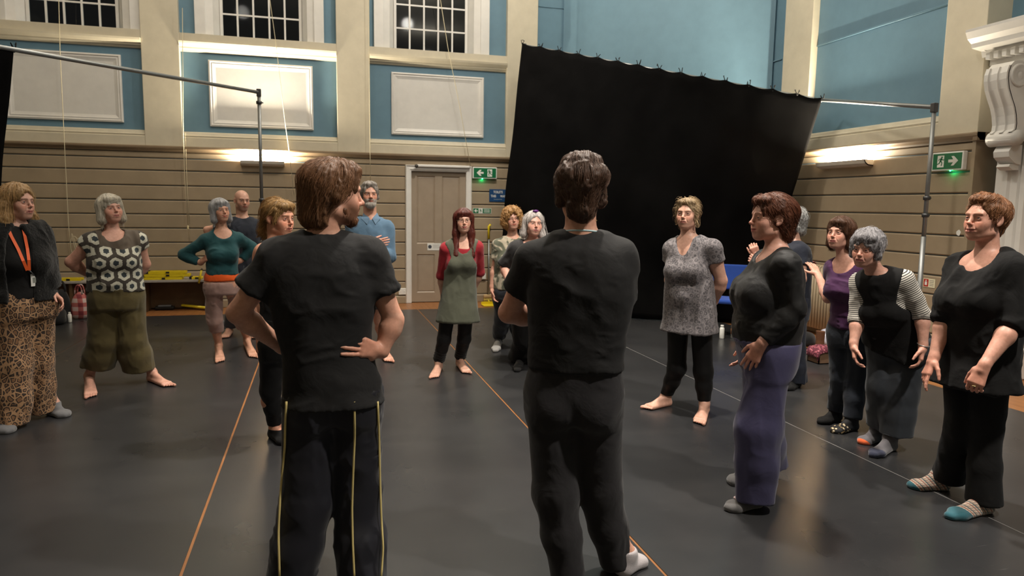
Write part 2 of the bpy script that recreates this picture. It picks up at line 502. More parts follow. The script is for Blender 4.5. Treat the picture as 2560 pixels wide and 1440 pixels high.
# thin tubes in the wall's blue, tracing lines across the upper walls
def line_tube(pts, r, mat, parent):
    MB().tube(pts, r, 6).build('wall_line', mat, parent)
line_tube([on_x(2026, 121, XR + 0.09), on_x(2200, 65, XR + 0.09), on_x(2368, 12, XR + 0.09)], 0.0075, M_blue, wall_right)
line_tube([on_x(1881, 170, XR + 0.09), on_x(1954, 148, XR + 0.09)], 0.009, M_blue, wall_right)
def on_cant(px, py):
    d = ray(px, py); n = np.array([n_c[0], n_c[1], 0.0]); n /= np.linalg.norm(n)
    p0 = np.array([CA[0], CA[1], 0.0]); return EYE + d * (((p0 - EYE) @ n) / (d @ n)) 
line_tube([on_cant(1690, 190) + np.array([-.01, -.01, 0]), on_cant(1880, 170) + np.array([-.01, -.01, 0])], 0.009, M_blue, wall_corner)
line_tube([on_y(1346, 16, YB + 0.09), on_y(1474, 27, YB + 0.09)], 0.006, M_blue, wall_back)

# the rest of the hall, behind and beside the camera
tag(MB().box((X0 - 0.3, Y0 - 0.3, ZC), (XR + 0.7, YB + 0.5, ZC + 0.2)).build('ceiling', M_plaster), 'pale high ceiling over the whole hall', 'ceiling', kind='structure')
tag(MB().box((X0 - 0.3, Y0, 2.38), (X0, YB + 0.4, ZC)).box((X0 - 0.3, Y0, -0.1), (X0 + 0.05, YB + 0.4, 2.38)).build('wall_left', M_cream), 'plain cream side wall outside the picture', 'wall', kind='structure')
tag(MB().box((X0 - 0.3, Y0 - 0.3, -0.1), (XR + 0.7, Y0, ZC)).build('wall_front', M_cream), 'plain cream wall behind the photographer', 'wall', kind='structure')

# ---------------------------------------------------------------- doors
d1 = empty('door_1', (1.885, YB, 0.0))
tag(d1, 'closed taupe four-panel door in a white frame', 'door', kind='structure')
leaf = MB()
DX = 0.445
def door_leaf(mb, w, h, y, panels):
    # stiles and rails as a flat leaf with recessed panels
    holes = panels
    wall = MB()
    xs = sorted({-w, w} | {p[0] for p in holes} | {p[1] for p in holes}); zs = sorted({0.008, h} | {p[2] for p in holes} | {p[3] for p in holes})
    for a, b in zip(xs[:-1], xs[1:]):
        for c, d in zip(zs[:-1], zs[1:]):
            if not any(p[0] < (a + b) / 2 < p[1] and p[2] < (c + d) / 2 < p[3] for p in holes):
                mb.box((a, y, c), (b, y + 0.04, d))
pan = [(-0.355, -0.055, 0.96, 2.05), (0.055, 0.355, 0.96, 2.05), (-0.355, -0.055, 0.16, 0.79), (0.055, 0.355, 0.16, 0.79)]
door_leaf(leaf, DX, 2.115, 0.03, pan)
leaf.build('door_leaf', M_door, d1)
for p in pan:
    pb = MB(); x0, x1, z0, z1 = p
    pr = [(0, 0.030), (0.018, 0.046), (0.030, 0.040)]
    v = []
    for ins, dep in pr + [(0.03, 0.044)]:
        v += [(x0 + ins, dep, z0 + ins), (x1 - ins, dep, z0 + ins), (x1 - ins, dep, z1 - ins), (x0 + ins, dep, z1 - ins)]
    f = [(i * 4 + k, i * 4 + (k + 1) % 4, (i + 1) * 4 + (k + 1) % 4, (i + 1) * 4 + k) for i in range(3) for k in range(4)] + [(12, 13, 14, 15)]
    pb.add(v, f).build('door_panel', M_door, d1)
fr = MB()
FP = [(0.0, 0.0), (0.0, -0.02), (0.03, -0.035), (0.07, -0.03), (0.085, -0.045), (0.095, -0.02), (0.095, 0.03), (0.0, 0.06)]
fr.sweep(FP, [lambda a, b: (-DX - a, b, 0.0), lambda a, b: (-DX - a, b, 2.12 + a), lambda a, b: (DX + a, b, 2.12 + a), lambda a, b: (DX + a, b, 0.0)])
fr.build('door_frame', M_white, d1)
MB().box((-0.37, -0.075, 2.185), (0.50, -0.035, 2.225), 0.01).build('door_closer', M_white, d1)
MB().lathe([(0.0, 0), (0.028, 0.002), (0.030, 0.012), (0.0, 0.016)], (0, 0, 0), 14).build('door_stop', plain('dark_rubber', (0.05, 0.045, 0.04), 0.6), d1, (-0.372, -0.075, 2.195)).rotation_euler = (math.radians(90), 0, 0)

# white doorway with console bracket on the right wall
d2 = empty('door_2', (XR, 5.0, 0.0))
tag(d2, 'tall grey door in a white surround with a scrolled console bracket', 'door', kind='structure')
def R2(x, y, z): return (x, y, z)
MB().box((0.24, -1.05, 0.01), (0.30, 0.13, 2.30)).build('door_leaf', M_door, d2)
# fluted architrave jamb
jp = [(0.30, 0.12), (0.16, 0.12), (0.12, 0.15), (0.12, 0.20), (0.14, 0.215), (0.12, 0.23), (0.12, 0.30), (0.10, 0.32), (0.10, 0.44), (0.30, 0.44)]
MB().sweep(jp, [lambda a, b: (a, b, 0.0), lambda a, b: (a, b, 2.95)]).build('architrave', M_white, d2)
MB().box((0.12, -1.1, 2.30), (0.32, 0.32, 2.95), 0.01).build('frieze', M_white, d2)
MB().box((0.08, 0.06, 0.0), (0.32, 0.46, 0.30), 0.01).build('plinth_block', M_white, d2)
# cornice with dentils
cp = [(0.32, 2.98), (0.10, 2.98), (0.06, 3.02), (0.06, 3.08), (0.00, 3.10), (-0.02, 3.16), (-0.14, 3.18), (-0.15, 3.22), (-0.20, 3.26), (-0.23, 3.32), (-0.23, 3.345), (0.32, 3.345)]
MB().sweep(cp, [lambda a, b: (a, 0.62 - max(0, a) * 0.6, b), lambda a, b: (a, -1.6, b)]).build('cornice', M_white, d2)
for k in range(12):
    MB().box((-0.045, 0.50 - k * 0.085, 3.065), (0.07, 0.545 - k * 0.085, 3.13), 0.004).build('dentil', M_white, d2)
# console bracket: S-shaped side profile extruded across its width
def spiral_profile():
    pts = []
    top = [(0.12, 2.98), (-0.13, 2.98), (-0.17, 2.94), (-0.19, 2.88), (-0.19, 2.82), (-0.17, 2.74), (-0.13, 2.66), (-0.085, 2.58), (-0.055, 2.50), (-0.04, 2.42), (-0.045, 2.37), (-0.075, 2.345), (-0.095, 2.31), (-0.095, 2.27), (-0.07, 2.24), (-0.03, 2.225), (0.02, 2.235), (0.06, 2.26), (0.12, 2.28)]
    return top
def console(u, v, d): return (u, d, v)
br = MB().prism(spiral_profile(), console, 0.165, 0.395).build('console_bracket', M_white, d2)
rb = [(a - 0.018, b) for a, b in spiral_profile()[2:12]]; rb2 = [(a + 0.01, b) for a, b in spiral_profile()[2:12]]
for y0, y1 in ((0.165, 0.205), (0.26, 0.30), (0.355, 0.395)):
    MB().prism(rb + rb2[::-1], console, y0, y1).build('bracket_rib', M_white, br)
def disc(cx, cz, r, y, dep, name, parent):
    pr = [(r, 0), (r, dep * 0.6), (r * 0.85, dep), (r * 0.70, dep * 0.5), (r * 0.52, dep), (r * 0.38, dep * 0.45), (r * 0.22, dep), (0.001, dep)]
    o = MB().lathe(pr, (0, 0, 0), 20).build(name, M_white, parent, (cx, y, cz)); o.rotation_euler = (math.radians(90), 0, 0); return o
disc(-0.065, 2.855, 0.105, 0.168, 0.022, 'scroll', br)
disc(-0.015, 2.295, 0.068, 0.168, 0.022, 'scroll', br)
MB().tube([(-0.028, 0.14, 2.292), (-0.028, 0.42, 2.292)], 0.07, 16).build('scroll_roll', M_white, br)
lf = [(0.10, 2.235), (-0.02, 2.225), (-0.055, 2.17), (-0.045, 2.12), (0.0, 2.085), (0.04, 2.06), (0.10, 2.05)]
MB().prism(lf, console, 0.20, 0.36).build('acanthus_drop', M_white, br)
MB().prism([(0.10, 2.06), (-0.01, 2.055), (-0.02, 2.03), (0.03, 2.0), (0.10, 2.0)], console, 0.215, 0.345).build('drop_moulding', M_white, br)

# ---------------------------------------------------------------- wall lamps
M_sconce = paint_mat('sconce_paint', (0.74, 0.69, 0.60), 0.5)
M_tube = glow('lamp_tube_glow', (1.0, 0.80, 0.52), 40.0)
def sconce(loc, rotz, L, label, power):
    o = empty('wall_lamp', loc, rotz)
    tag(o, label, 'wall lamp', 'wall uplighters')
    prof = [(0.0, -0.075), (-0.07, -0.070), (-0.115, -0.045), (-0.135, 0.0), (-0.128, 0.0), (-0.105, -0.035), (-0.065, -0.058), (0.0, -0.06)]
    MB().sweep(prof, [lambda a, b: (-L / 2, a, b), lambda a, b: (L / 2, a, b)]).build('trough', M_sconce, o)
    for s in (-1, 1):
        MB().prism([p for p in prof[:4]] + [(0, 0)], lambda u, v, d: (d, u, v), s * L / 2, s * (L / 2 - 0.006)).build('end_cap', M_sconce, o)
    MB().tube([(-L / 2 + 0.06, -0.06, -0.02), (L / 2 - 0.06, -0.06, -0.02)], 0.013, 10).build('lamp_tube', M_tube, o)
    l = bpy.data.lights.new('wall_lamp_light', 'AREA'); l.shape = 'RECTANGLE'; l.size = L * 0.85; l.size_y = 0.07; l.energy = power; l.color = (1.0, 0.87, 0.66)
    lo = bpy.data.objects.new('wall_lamp_light', l); coll.objects.link(lo); lo.parent = o
    lo.location = (0, -0.062, 0.004); lo.rotation_euler = (math.radians(180 - 24), 0, 0)
    return o
sconce((-0.79, YB - 0.002, 2.205), 0.0, 0.62, 'pale trough wall lamp shining up the back wall below a white panel', 480)
sconce((XR - 0.002, 7.35, 2.195), -math.pi / 2, 0.84, 'pale trough wall lamp glowing on the side wall near the radiator', 300)

# ---------------------------------------------------------------- lettering
def lettering(txt, size, loc, parent, mat, rot=(math.pi / 2, 0, 0), name='lettering', width=None, bold=0.0):
    c = bpy.data.curves.new(name, 'FONT'); c.body = txt; c.size = size; c.align_x = 'CENTER'; c.align_y = 'CENTER'; c.extrude = 0.0008; c.offset = bold
    t = bpy.data.objects.new(name, c); coll.objects.link(t)
    dg = bpy.context.evaluated_depsgraph_get()
    me = bpy.data.meshes.new_from_object(t.evaluated_get(dg))
    bpy.data.objects.remove(t)
    o = link(name, me, None, parent, loc); me.materials.clear(); me.materials.append(mat); o.rotation_euler = rot
    if width:
        xs = [v.co.x for v in me.vertices]; k = width / (max(xs) - min(xs))
        for v in me.vertices: v.co.x *= k
    return o

# ---------------------------------------------------------------- signs
M_green = plain('safety_green', (0.006, 0.15, 0.055), 0.35)
M_sigwhite = plain('sign_white', (0.80, 0.80, 0.76), 0.4)
M_led = glow('green_led', (0.02, 1.0, 0.25), 30.0)
M_navy = plain('sign_blue', (0.012, 0.06, 0.17), 0.4)
def poly_shape(polys, y, parent, mat, name, k=1.0, flip=False, ox=0.0, oz=0.0):
    mb = MB()
    for p in polys:
        q = [((-1 if flip else 1) * a * k + ox, b * k + oz) for a, b in p]
        mb.prism(q, lambda u, v, d: (u, d, v), y, y - 0.0015)
    return mb.build(name, mat, parent)
ARROW = [[(-0.5, -0.13), (0.0, -0.13), (-0.22, -0.42), (0.05, -0.42), (0.5, 0.0), (0.05, 0.42), (-0.22, 0.42), (0.0, 0.13), (-0.5, 0.13)]]
def circle(cx, cz, r, n=12): return [(cx + r * math.cos(2 * math.pi * i / n), cz + r * math.sin(2 * math.pi * i / n)) for i in range(n)]
def limb(x0, z0, x1, z1, w):
    d = np.array([x1 - x0, z1 - z0]); d = d / np.linalg.norm(d) * w / 2
    return [(x0 - d[1], z0 + d[0]), (x0 + d[1], z0 - d[0]), (x1 + d[1], z1 - d[0]), (x1 - d[1], z1 + d[0])]
RUNNER = [circle(0.12, 0.36, 0.085), limb(0.10, 0.27, -0.02, 0.02, 0.17), limb(0.08, 0.24, 0.26, 0.10, 0.07), limb(0.26, 0.10, 0.34, 0.18, 0.06), limb(0.05, 0.24, -0.16, 0.20, 0.07), limb(-0.16, 0.20, -0.24, 0.06, 0.06),
          limb(-0.02, 0.06, 0.15, -0.12, 0.10), limb(0.15, -0.12, 0.10, -0.40, 0.09), limb(-0.04, 0.03, -0.14, -0.18, 0.10), limb(-0.14, -0.18, -0.36, -0.24, 0.08)]
def exit_sign(loc, rotz, W, H, label, flip):
    o = empty('exit_sign', loc, rotz); tag(o, label, 'sign', 'exit signs')
    MB().box((-W / 2, -0.055, -H / 2), (W / 2, 0.0, H / 2), 0.008).build('housing', M_sigwhite, o)
    MB().box((-W / 2 + 0.016, -0.058, -H / 2 + 0.016), (W / 2 - 0.016, -0.05, H / 2 - 0.016)).build('green_face', M_green, o)
    s = -1 if flip else 1
    MB().box((s * -0.20 * W - 0.040, -0.0592, -0.06), (s * -0.20 * W + 0.040, -0.0575, 0.060)).build('door_symbol', M_sigwhite, o)
    poly_shape(RUNNER, -0.0592, o, M_green, 'running_figure', 0.115, flip, s * -0.20 * W, 0.0)
    poly_shape(ARROW, -0.058, o, M_sigwhite, 'arrow', 0.115, flip, s * 0.20 * W, 0.0)
    MB().lathe([(0.0, -0.006), (0.006, -0.004), (0.006, 0.004), (0.0, 0.006)], (s * 0.10 * W, -0.045, -H / 2 - 0.004), 10).build('indicator_led', M_led, o)
    l = bpy.data.lights.new('indicator_light', 'POINT'); l.energy = 0.10; l.color = (0.02, 1.0, 0.30); l.shadow_soft_size = 0.004
    lo = bpy.data.objects.new('indicator_light', l); coll.objects.link(lo); lo.parent = o; lo.location = (s * 0.10 * W, -0.030, -H / 2 - 0.018)
    return o
exit_sign((2.633, YB - 0.002, 2.118), 0.0, 0.405, 0.185, 'green exit sign with arrow and running man beside the taupe door', True)
exit_sign((XR - 0.002, 5.866, 2.115), -math.pi / 2, 0.375, 0.19, 'green exit sign with arrow on the side wall beside the console bracket', False)
bs = empty('toilet_sign', (2.87, YB - 0.002, 1.756)); tag(bs, 'navy blue sign reading toilets this way beside the curtain', 'sign')
MB().box((-0.148, -0.008, -0.103), (0.148, 0.0, 0.103), 0.003).build('sign_plate', M_navy, bs)
lettering('TOILETS', 0.056, (0, -0.0085, 0.055), bs, M_sigwhite, bold=0.001, width=0.16)
lettering('THIS', 0.056, (-0.078, -0.0085, -0.012), bs, M_sigwhite, bold=0.001, width=0.090)
lettering('WAY', 0.056, (0.080, -0.0085, -0.012), bs, M_sigwhite, bold=0.001, width=0.088)
MB().box((-0.07, -0.0095, -0.066), (0.07, -0.008, -0.058)).build('small_print', plain('faint_print', (0.25, 0.33, 0.42)), bs)
gs = empty('escape_sticker', (2.604, YB - 0.002, 1.502)); tag(gs, 'small green and white escape route sticker below the exit sign', 'sign')
MB().box((-0.156, -0.003, -0.044), (0.156, 0.0, 0.044)).build('sign_plate', M_sigwhite, gs)
for a, b in ((-0.15, -0.06), (0.01, 0.15)):
    MB().box((a, -0.0045, -0.038), (b, -0.003, 0.038)).build('green_field', M_green, gs)
poly_shape(ARROW, -0.0047, gs, M_sigwhite, 'arrow', 0.06, True, -0.105, 0.0)
poly_shape(RUNNER, -0.0035, gs, M_green, 'running_figure', 0.07, True, -0.025, 0.0)
for k in range(3):
    MB().box((0.03, -0.0055, 0.018 - k * 0.02), (0.13, -0.0045, 0.026 - k * 0.02)).build('print_line', M_sigwhite, gs)
dl = empty('door_notice', (1.815, YB + 0.028, 0.910)); tag(dl, 'small white notice stuck on the taupe door', 'notice')
MB().box((-0.111, -0.003, -0.058), (0.111, 0.0, 0.058)).build('notice_card', M_sigwhite, dl)
poly_shape([circle(-0.07, 0.0, 0.030, 16)], -0.003, dl, plain('dark_print', (0.05, 0.06, 0.08)), 'round_mark')
for k in range(3):
    MB().box((-0.02, -0.0042, 0.024 - k * 0.022), (0.09, -0.003, 0.031 - k * 0.022)).build('print_line', plain('grey_print', (0.35, 0.35, 0.36)), dl)
fs = empty('fire_action_sticker', (XR - 0.002, 6.011, 0.838), -math.pi / 2); tag(fs, 'small red and cream fire notice stuck on the taupe side wall', 'notice')
MB().box((-0.075, -0.003, -0.047), (0.075, 0.0, 0.047)).build('notice_card', plain('cream_card', (0.75, 0.70, 0.50)), fs)
MB().box((-0.068, -0.0045, -0.040), (-0.008, -0.003, 0.040)).build('red_field', plain('fire_red', (0.45, 0.03, 0.02)), fs)
MB().box((-0.052, -0.0058, -0.025), (-0.024, -0.0045, 0.012)).box((-0.045, -0.0058, 0.016), (-0.031, -0.0045, 0.030)).build('call_point_symbol', M_sigwhite, fs)
for k in range(4):
    MB().box((0.008, -0.0042, 0.026 - k * 0.018), (0.06, -0.003, 0.031 - k * 0.018)).build('print_line', plain('grey_print', (0.3, 0.28, 0.25)), fs)
# sockets
def socket(name, x, z, w, h, label):
    o = empty(name, (x, YB - 0.001, z)); tag(o, label, 'socket')
    MB().box((-w / 2, -0.028, -h / 2), (w / 2, 0.0, h / 2), 0.006).build('face_plate', M_sigwhite, o)
    for s in (-1, 1):
        MB().box((s * w / 4 - 0.008, -0.032, -0.008), (s * w / 4 + 0.008, -0.027, 0.012), 0.002).build('switch', M_sigwhite, o)
socket('wall_socket', 1.293, 0.190, 0.125, 0.105, 'white double socket low on the wall beside the door frame')
socket('fused_switch', 2.61, 0.42, 0.13, 0.10, 'white switch box low on the wall behind the red-haired woman')
wp = MB(); 
rng = random.Random(4)
wp.prism([(0.030 * (0.7 + 0.5 * rng.random()) * math.cos(a), 0.030 * (0.7 + 0.5 * rng.random()) * math.sin(a)) for a in [i * 2 * math.pi / 11 for i in range(11)]], lambda u, v, d: (d, u, v), -0.0015, 0.0)
tag(wp.build('filler_patch', M_sigwhite, None, tuple(on_x(2396, 582, XR))), 'small white filler patch on the taupe side wall', 'patch')

# ---------------------------------------------------------------- hanging sash cords
M_cord = paint_mat('sash_cord', (0.62, 0.55, 0.38), 0.8)
def cord(name, pts, label, r=0.0045, toggle=False, loop=False):
    o = empty(name, tuple(pts[-1])); tag(o, label, 'cord', 'sash cords')
    b = np.array(pts[-1])
    MB().tube([np.array(p) - b for p in pts], r, 6).build('cord', M_cord, o)
    if toggle:
        MB().lathe([(0.003, 0.06), (0.010, 0.05), (0.013, 0.01), (0.012, 0.0), (0.004, -0.004)], (0, 0, -0.03), 10).build('toggle', plain('cream_plastic', (0.7, 0.6, 0.35)), o)
    if loop:
        for k, (rx, rz, ph) in enumerate(((0.10, 0.16, 0.2), (0.07, 0.20, 1.3))):
            MB().tube([(0.06 + rx * math.cos(t + ph) * 0.6, 0.01 * k, 0.12 + rz * math.sin(t)) for t in np.linspace(0, 2 * math.pi, 20)[:-1]], r * 0.8, 5, closed=True).build('coil', M_cord, o)
YC = YB - 0.10
cord('sash_cord', [on_y(146, -30, YC), on_y(150, 130, YC), on_y(163, 400, YC), on_y(171, 555, YC), on_y(178, 640, YC)], 'pale cord tied in a loose coil above the patterned-top woman', loop=True)
cord('sash_cord', [on_y(456, 20, YC), on_y(458, 330, YC), on_y(462, 450, YC), on_y(470, 568, YC)], 'pale cord ending in a small toggle left of the grey-bobbed woman', toggle=True)
cord('sash_cord', [on_y(463, 330, YC + 0.05), on_y(468, 470, YC + 0.05), on_y(474, 560, YC + 0.05)], 'short pale cord doubling the toggle cord', r=0.004)
cord('sash_cord', [on_y(672, -20, YC), on_y(690, 110, YC), on_y(712, 300, YC), on_y(722, 370, YC), on_y(735, 490, YC)], 'pale cord slanting down past the lit lamp')
cord('sash_cord', [on_y(922, -20, YC), on_y(925, 350, YC), on_y(926, 465, YC)], 'thin pale cord hanging above the bearded man')
cord('sash_cord', [on_y(1098, -20, YC), on_y(1120, 120, YC), on_y(1150, 270, YC), on_y(1176, 416, YC)], 'pale cord slanting down to the top of the taupe door')

# ---------------------------------------------------------------- black drapes on pipe stands
def make_drape_mat():
    m = NT('black_wool_serge')
    n = m.noise(3.0, 5.0, 0.6)
    m.set(color=m.ramp(n, [(0.3, (0.0030, 0.0029, 0.0030)), (0.7, (0.0055, 0.0053, 0.0054))]), rough=1.0, spec=0.04)
    m.bump(m.noise(300.0, 2.0), 0.2, 0.002)
    return m.m
M_drape = make_drape_mat()
M_pipe = plain('galvanised_pipe', (0.30, 0.31, 0.31), 0.45, 0.75)
M_clamp = plain('dark_cast_clamp', (0.10, 0.10, 0.105), 0.4, 0.8)
M_tie = plain('black_cotton_tape', (0.006, 0.006, 0.006), 0.9)
def drape(top, bottom, name, label, nties, fold=0.03, seed=1, nu=120, nv=40):
    """top(u), bottom(u) -> points; folds run down the cloth"""
    rg = np.random.default_rng(seed)
    ph = rg.uniform(0, 6.28, 6); fr = np.array([9, 14, 23, 31, 5, 3]) * 1.0; am = np.array([1, .7, .4, .3, .8, .6])
    A, B = np.array(top(0.0)), np.array(top(1.0))
    t = (B - A); t[2] = 0; t /= np.linalg.norm(t); nrm = np.array([t[1], -t[0], 0.0])
    v = []; f = []
    for j in range(nv + 1):
        w = j / nv
        for i in range(nu + 1):
            u = i / nu
            p = np.array(top(u)) * (1 - w) + np.array(bottom(u)) * w
            sc = 0.03 * (1 - w) ** 6 - 0.030 * abs(math.sin(math.pi * u * (nties - 1))) * (1 - w) ** 6
            uu = u + 0.06 * w * w * math.sin(3.0 * u + 1)
            d = fold * (0.25 + 0.75 * w) * sum(a * math.sin(q * uu * 2 * math.pi / 3 + s + 1.5 * w) for a, q, s in zip(am, fr, ph)) / 2
            d += 0.05 * w * math.sin(5 * (w - 0.8 * u) * 3.1)
            p = p + nrm * d; p[2] += sc
            v.append(p)
    for j in range(nv):
        for i in range(nu):
            a = j * (nu + 1) + i
            f.append((a, a + 1, a + nu + 2, a + nu + 1))
    base = np.array(bottom(0.5)); base[2] = 0
    o = empty(name, tuple(base)); tag(o, label, 'curtain')
    c = MB().add([p - base for p in v], f, True).build('cloth', M_drape, o, recalc=False)
    sm = c.modifiers.new('thick', 'SOLIDIFY'); sm.thickness = 0.004
    rg2 = random.Random(seed)
    for k in range(nties):
        u = k / (nties - 1); p = np.array(top(u)) - base
        mb = MB()
        for s in (-1, 1):
            q = [p + np.array([0, 0, -0.005]), p + np.array([t[0] * 0.012 * s, t[1] * 0.012 * s, 0.030]), p + np.array([t[0] * 0.03 * s * rg2.random() + 0.01 * s, t[1] * 0.02 * s, 0.055 + 0.03 * rg2.random()]), p + np.array([t[0] * 0.05 * s * rg2.random(), 0.01, 0.02 + 0.06 * rg2.random()])]
            mb.tube(q, 0.0055, 5)
        mb.build('tie', M_tie, o)
    return o
CT_A, CT_B = on_y(1306, 112, 10.32), on_x(2056, 250, 6.08)
CB_A = np.array([2.62, 10.50, 0.012]); CB_B = np.array([5.72, 8.30, 0.012])
drape(lambda u: CT_A * (1 - u) + CT_B * u, lambda u: CB_A * (1 - u) + CB_B * u, 'black_curtain', 'huge black stage curtain hung across the corner behind the group', 15, 0.030, 3)
LT_A, LT_B = on_z(35, 124, 2.9), on_z(647, 231, 2.9)
LDIR = (LT_A - LT_B) / np.linalg.norm(LT_A - LT_B)
LT_C = LT_A + LDIR * 2.2
drape(lambda u: LT_C * (1 - u) + LT_A * u - np.array([0, 0, 0.02]), lambda u: (LT_C * (1 - u) + (LT_A + LDIR * 0.42) * u) * np.array([1, 1, 0]) + np.array([0, 0, 0.012]), 'black_drape', 'narrow edge of a black drape at the far end of a pipe bar', 9, 0.03, 5, 60, 30)

def stand(name, label, foot, H, bars, collars, has_base=True, r=0.024):
    o = empty(name, (foot[0], foot[1], 0)); tag(o, label, 'drape stand', 'pipe and drape stands')
    MB().tube([(0, 0, 0.012), (0, 0, H * 0.52)], r, 14).build('lower_pole', M_pipe, o)
    MB().tube([(0, 0, H * 0.52), (0, 0, H + 0.03)], r * 0.84, 14).build('upper_pole', M_pipe, o)
    for z in collars:
        c = MB().lathe([(r * 1.0, -0.02), (r * 1.35, -0.018), (r * 1.4, 0.015), (r * 1.05, 0.02)], (0, 0, z), 14).build('collar', M_clamp, o)
        MB().tube([(r, 0, z), (r * 2.0, 0, z)], 0.008, 8).build('thumb_screw', M_clamp, c)
    if has_base:
        MB().box((-0.22, -0.22, 0.0), (0.22, 0.22, 0.012), 0.004).build('base_plate', M_clamp, o)
    for p, q in bars:
        p = np.array(p) - np.array([foot[0], foot[1], 0]); q = np.array(q) - np.array([foot[0], foot[1], 0])
        MB().tube([p, q], 0.021, 12).build('crossbar', M_pipe, o)
    MB().box((-0.026, -0.026, H - 0.05), (0.026, 0.026, H + 0.04), 0.006).build('bar_bracket', M_clamp, o)
    return o
RT = on_x(2336, 268, 5.76)
stand('drape_stand', 'upright pipe stand beside the exit sign, its bar holding the curtain end', RT[:2], RT[2], [(RT, CT_B), (CT_B + np.array([0.03, 0.04, 0.0]), CT_A + np.array([0.03, 0.04, 0.0]))], [RT[2] * 0.665, RT[2] * 0.60])
stand('drape_stand', 'grey pipe stand in front of the lit wall lamp with a long sloping bar', LT_B[:2], 2.9, [(LT_B, LT_C)], [2.78, 1.62])
stand('drape_stand', 'pipe stand hidden behind the upper corner of the big curtain', CT_A[:2] + np.array([0.06, 0.10]), CT_A[2], [], [CT_A[2] * 0.6])

# ---------------------------------------------------------------- bench with folded yellow barriers
M_yellow = plain('yellow_enamel', (0.72, 0.55, 0.015), 0.35)
M_black = plain('black_plastic', (0.012, 0.012, 0.013), 0.4)
M_benchtop = plain('grey_bench_top', (0.36, 0.33, 0.30), 0.4)
M_benchwood = paint_mat('brown_bench_wood', (0.105, 0.060, 0.028), 0.45, 0.15)
bz = float(on_y(430, 700, 10.93)[2])
bx0, bx1 = -4.3, float(on_y(512, 700, 10.93)[0]) + 0.15
bench = empty('low_bench', ((bx0 + bx1) / 2, 11.12, 0)); tag(bench, 'low dark wooden wall bench with a grey top under the boards', 'bench')
hb = (bx1 - bx0) / 2
MB().box((-hb, -0.20, bz - 0.035), (hb, 0.20, bz), 0.006).build('bench_top', M_benchtop, bench)
MB().box((-hb, 0.14, 0.02), (hb, 0.18, bz - 0.035)).build('back_board', M_benchwood, bench)
for k in range(4):
    x = -hb + 0.04 + k * (2 * hb - 0.08) / 3
    MB().box((x - 0.02, -0.17, 0.0), (x + 0.02, 0.14, bz - 0.035), 0.004).build('support', M_benchwood, bench)
def barrier(name, p0, p1, label, up=0.0, wide=0.06):
    """a folded trestle: two long square rails, end bars, hinge, black caps"""
    p0, p1 = np.array(p0), np.array(p1); c = (p0 + p1) / 2; L = np.linalg.norm(p1 - p0); t = (p1 - p0) / L
    s = np.array([-t[1], t[0], 0]); s /= np.linalg.norm(s); w = np.cross(t, s)
    o = empty(name, tuple(c)); tag(o, label, 'barrier', 'folded yellow barriers')
    for k in (-1, 1):
        MB().obox(s * k * wide, t, s, w, L / 2, 0.013, 0.017).build('rail', M_yellow, o)
        MB().obox(s * k * wide - t * (L / 2 + 0.012), t, s, w, 0.016, 0.016, 0.020).build('end_cap', M_black, o)
    for q in (-0.38, -0.05, 0.30, 0.45):
        MB().obox(t * L * q, t, s, w, 0.012, wide, 0.011).build('cross_bar', M_yellow, o)
    MB().obox(t * L * 0.02 - s * (wide + 0.015), t, s, w, 0.022, 0.006, 0.012).build('hinge', M_black, o)
    return o
BYY = 11.02
def B3(px, py, lv=None):
    q = on_y(px, py, BYY)
    if lv is not None: q[2] = bz + 0.021 + lv * 0.043
    return q
barrier('folding_barrier', B3(360, 693, 0), B3(458, 697, 0), 'folded yellow barrier lying flat at the bottom of its pile', 0)
barrier('folding_barrier', B3(362, 680, 1), B3(476, 689, 1), 'folded yellow barrier in the middle of its pile')
barrier('folding_barrier', B3(372, 668, 2), B3(466, 677, 2), 'folded yellow barrier on top of its pile')
fb = barrier('folding_barrier', B3(480, 687, 0), B3(506, 689, 0), 'short yellow barrier end poking out beside the grey-bobbed woman', wide=0.05)
a, b = on_y(504, 674, 10.86) - np.array(fb.location), on_y(497, 708, 10.86) - np.array(fb.location)
MB().tube([a, b], 0.014, 4).build('folding_leg', M_yellow, fb); MB().tube([a * 1.05, a * 0.9], 0.017, 4).build('end_cap', M_black, fb)
MB().tube([(a + b) / 2, np.array([0.03, 0, 0])], 0.010, 4).build('hinge_arm', M_yellow, fb)
barrier('folding_barrier', B3(140, 686, 0), B3(205, 684, 0), 'folded yellow barrier lying near the far end of the bench')
# sweeper on the floor in front of the bench
sw0 = on_z(420, 772); sw = empty('floor_sweeper', tuple(sw0)); tag(sw, 'floor sweeper with black head and long yellow handle on the floor', 'sweeper')
MB().box((-0.16, -0.12, 0.0), (0.10, 0.12, 0.05), 0.015).build('head', M_black, sw)
MB().obox((-0.03, -0.03, 0.056), (1, 0, 0), (0, 1, 0), (0, 0, 1), 0.085, 0.06, 0.006).build('pad', plain('grey_pad', (0.35, 0.36, 0.38), 0.5), sw)
q = on_z(522, 770, 0.04) - sw0
MB().tube([(0.08, 0, 0.03), (0.16, 0.02, 0.05), q], 0.020, 8).build('handle', M_yellow, sw)

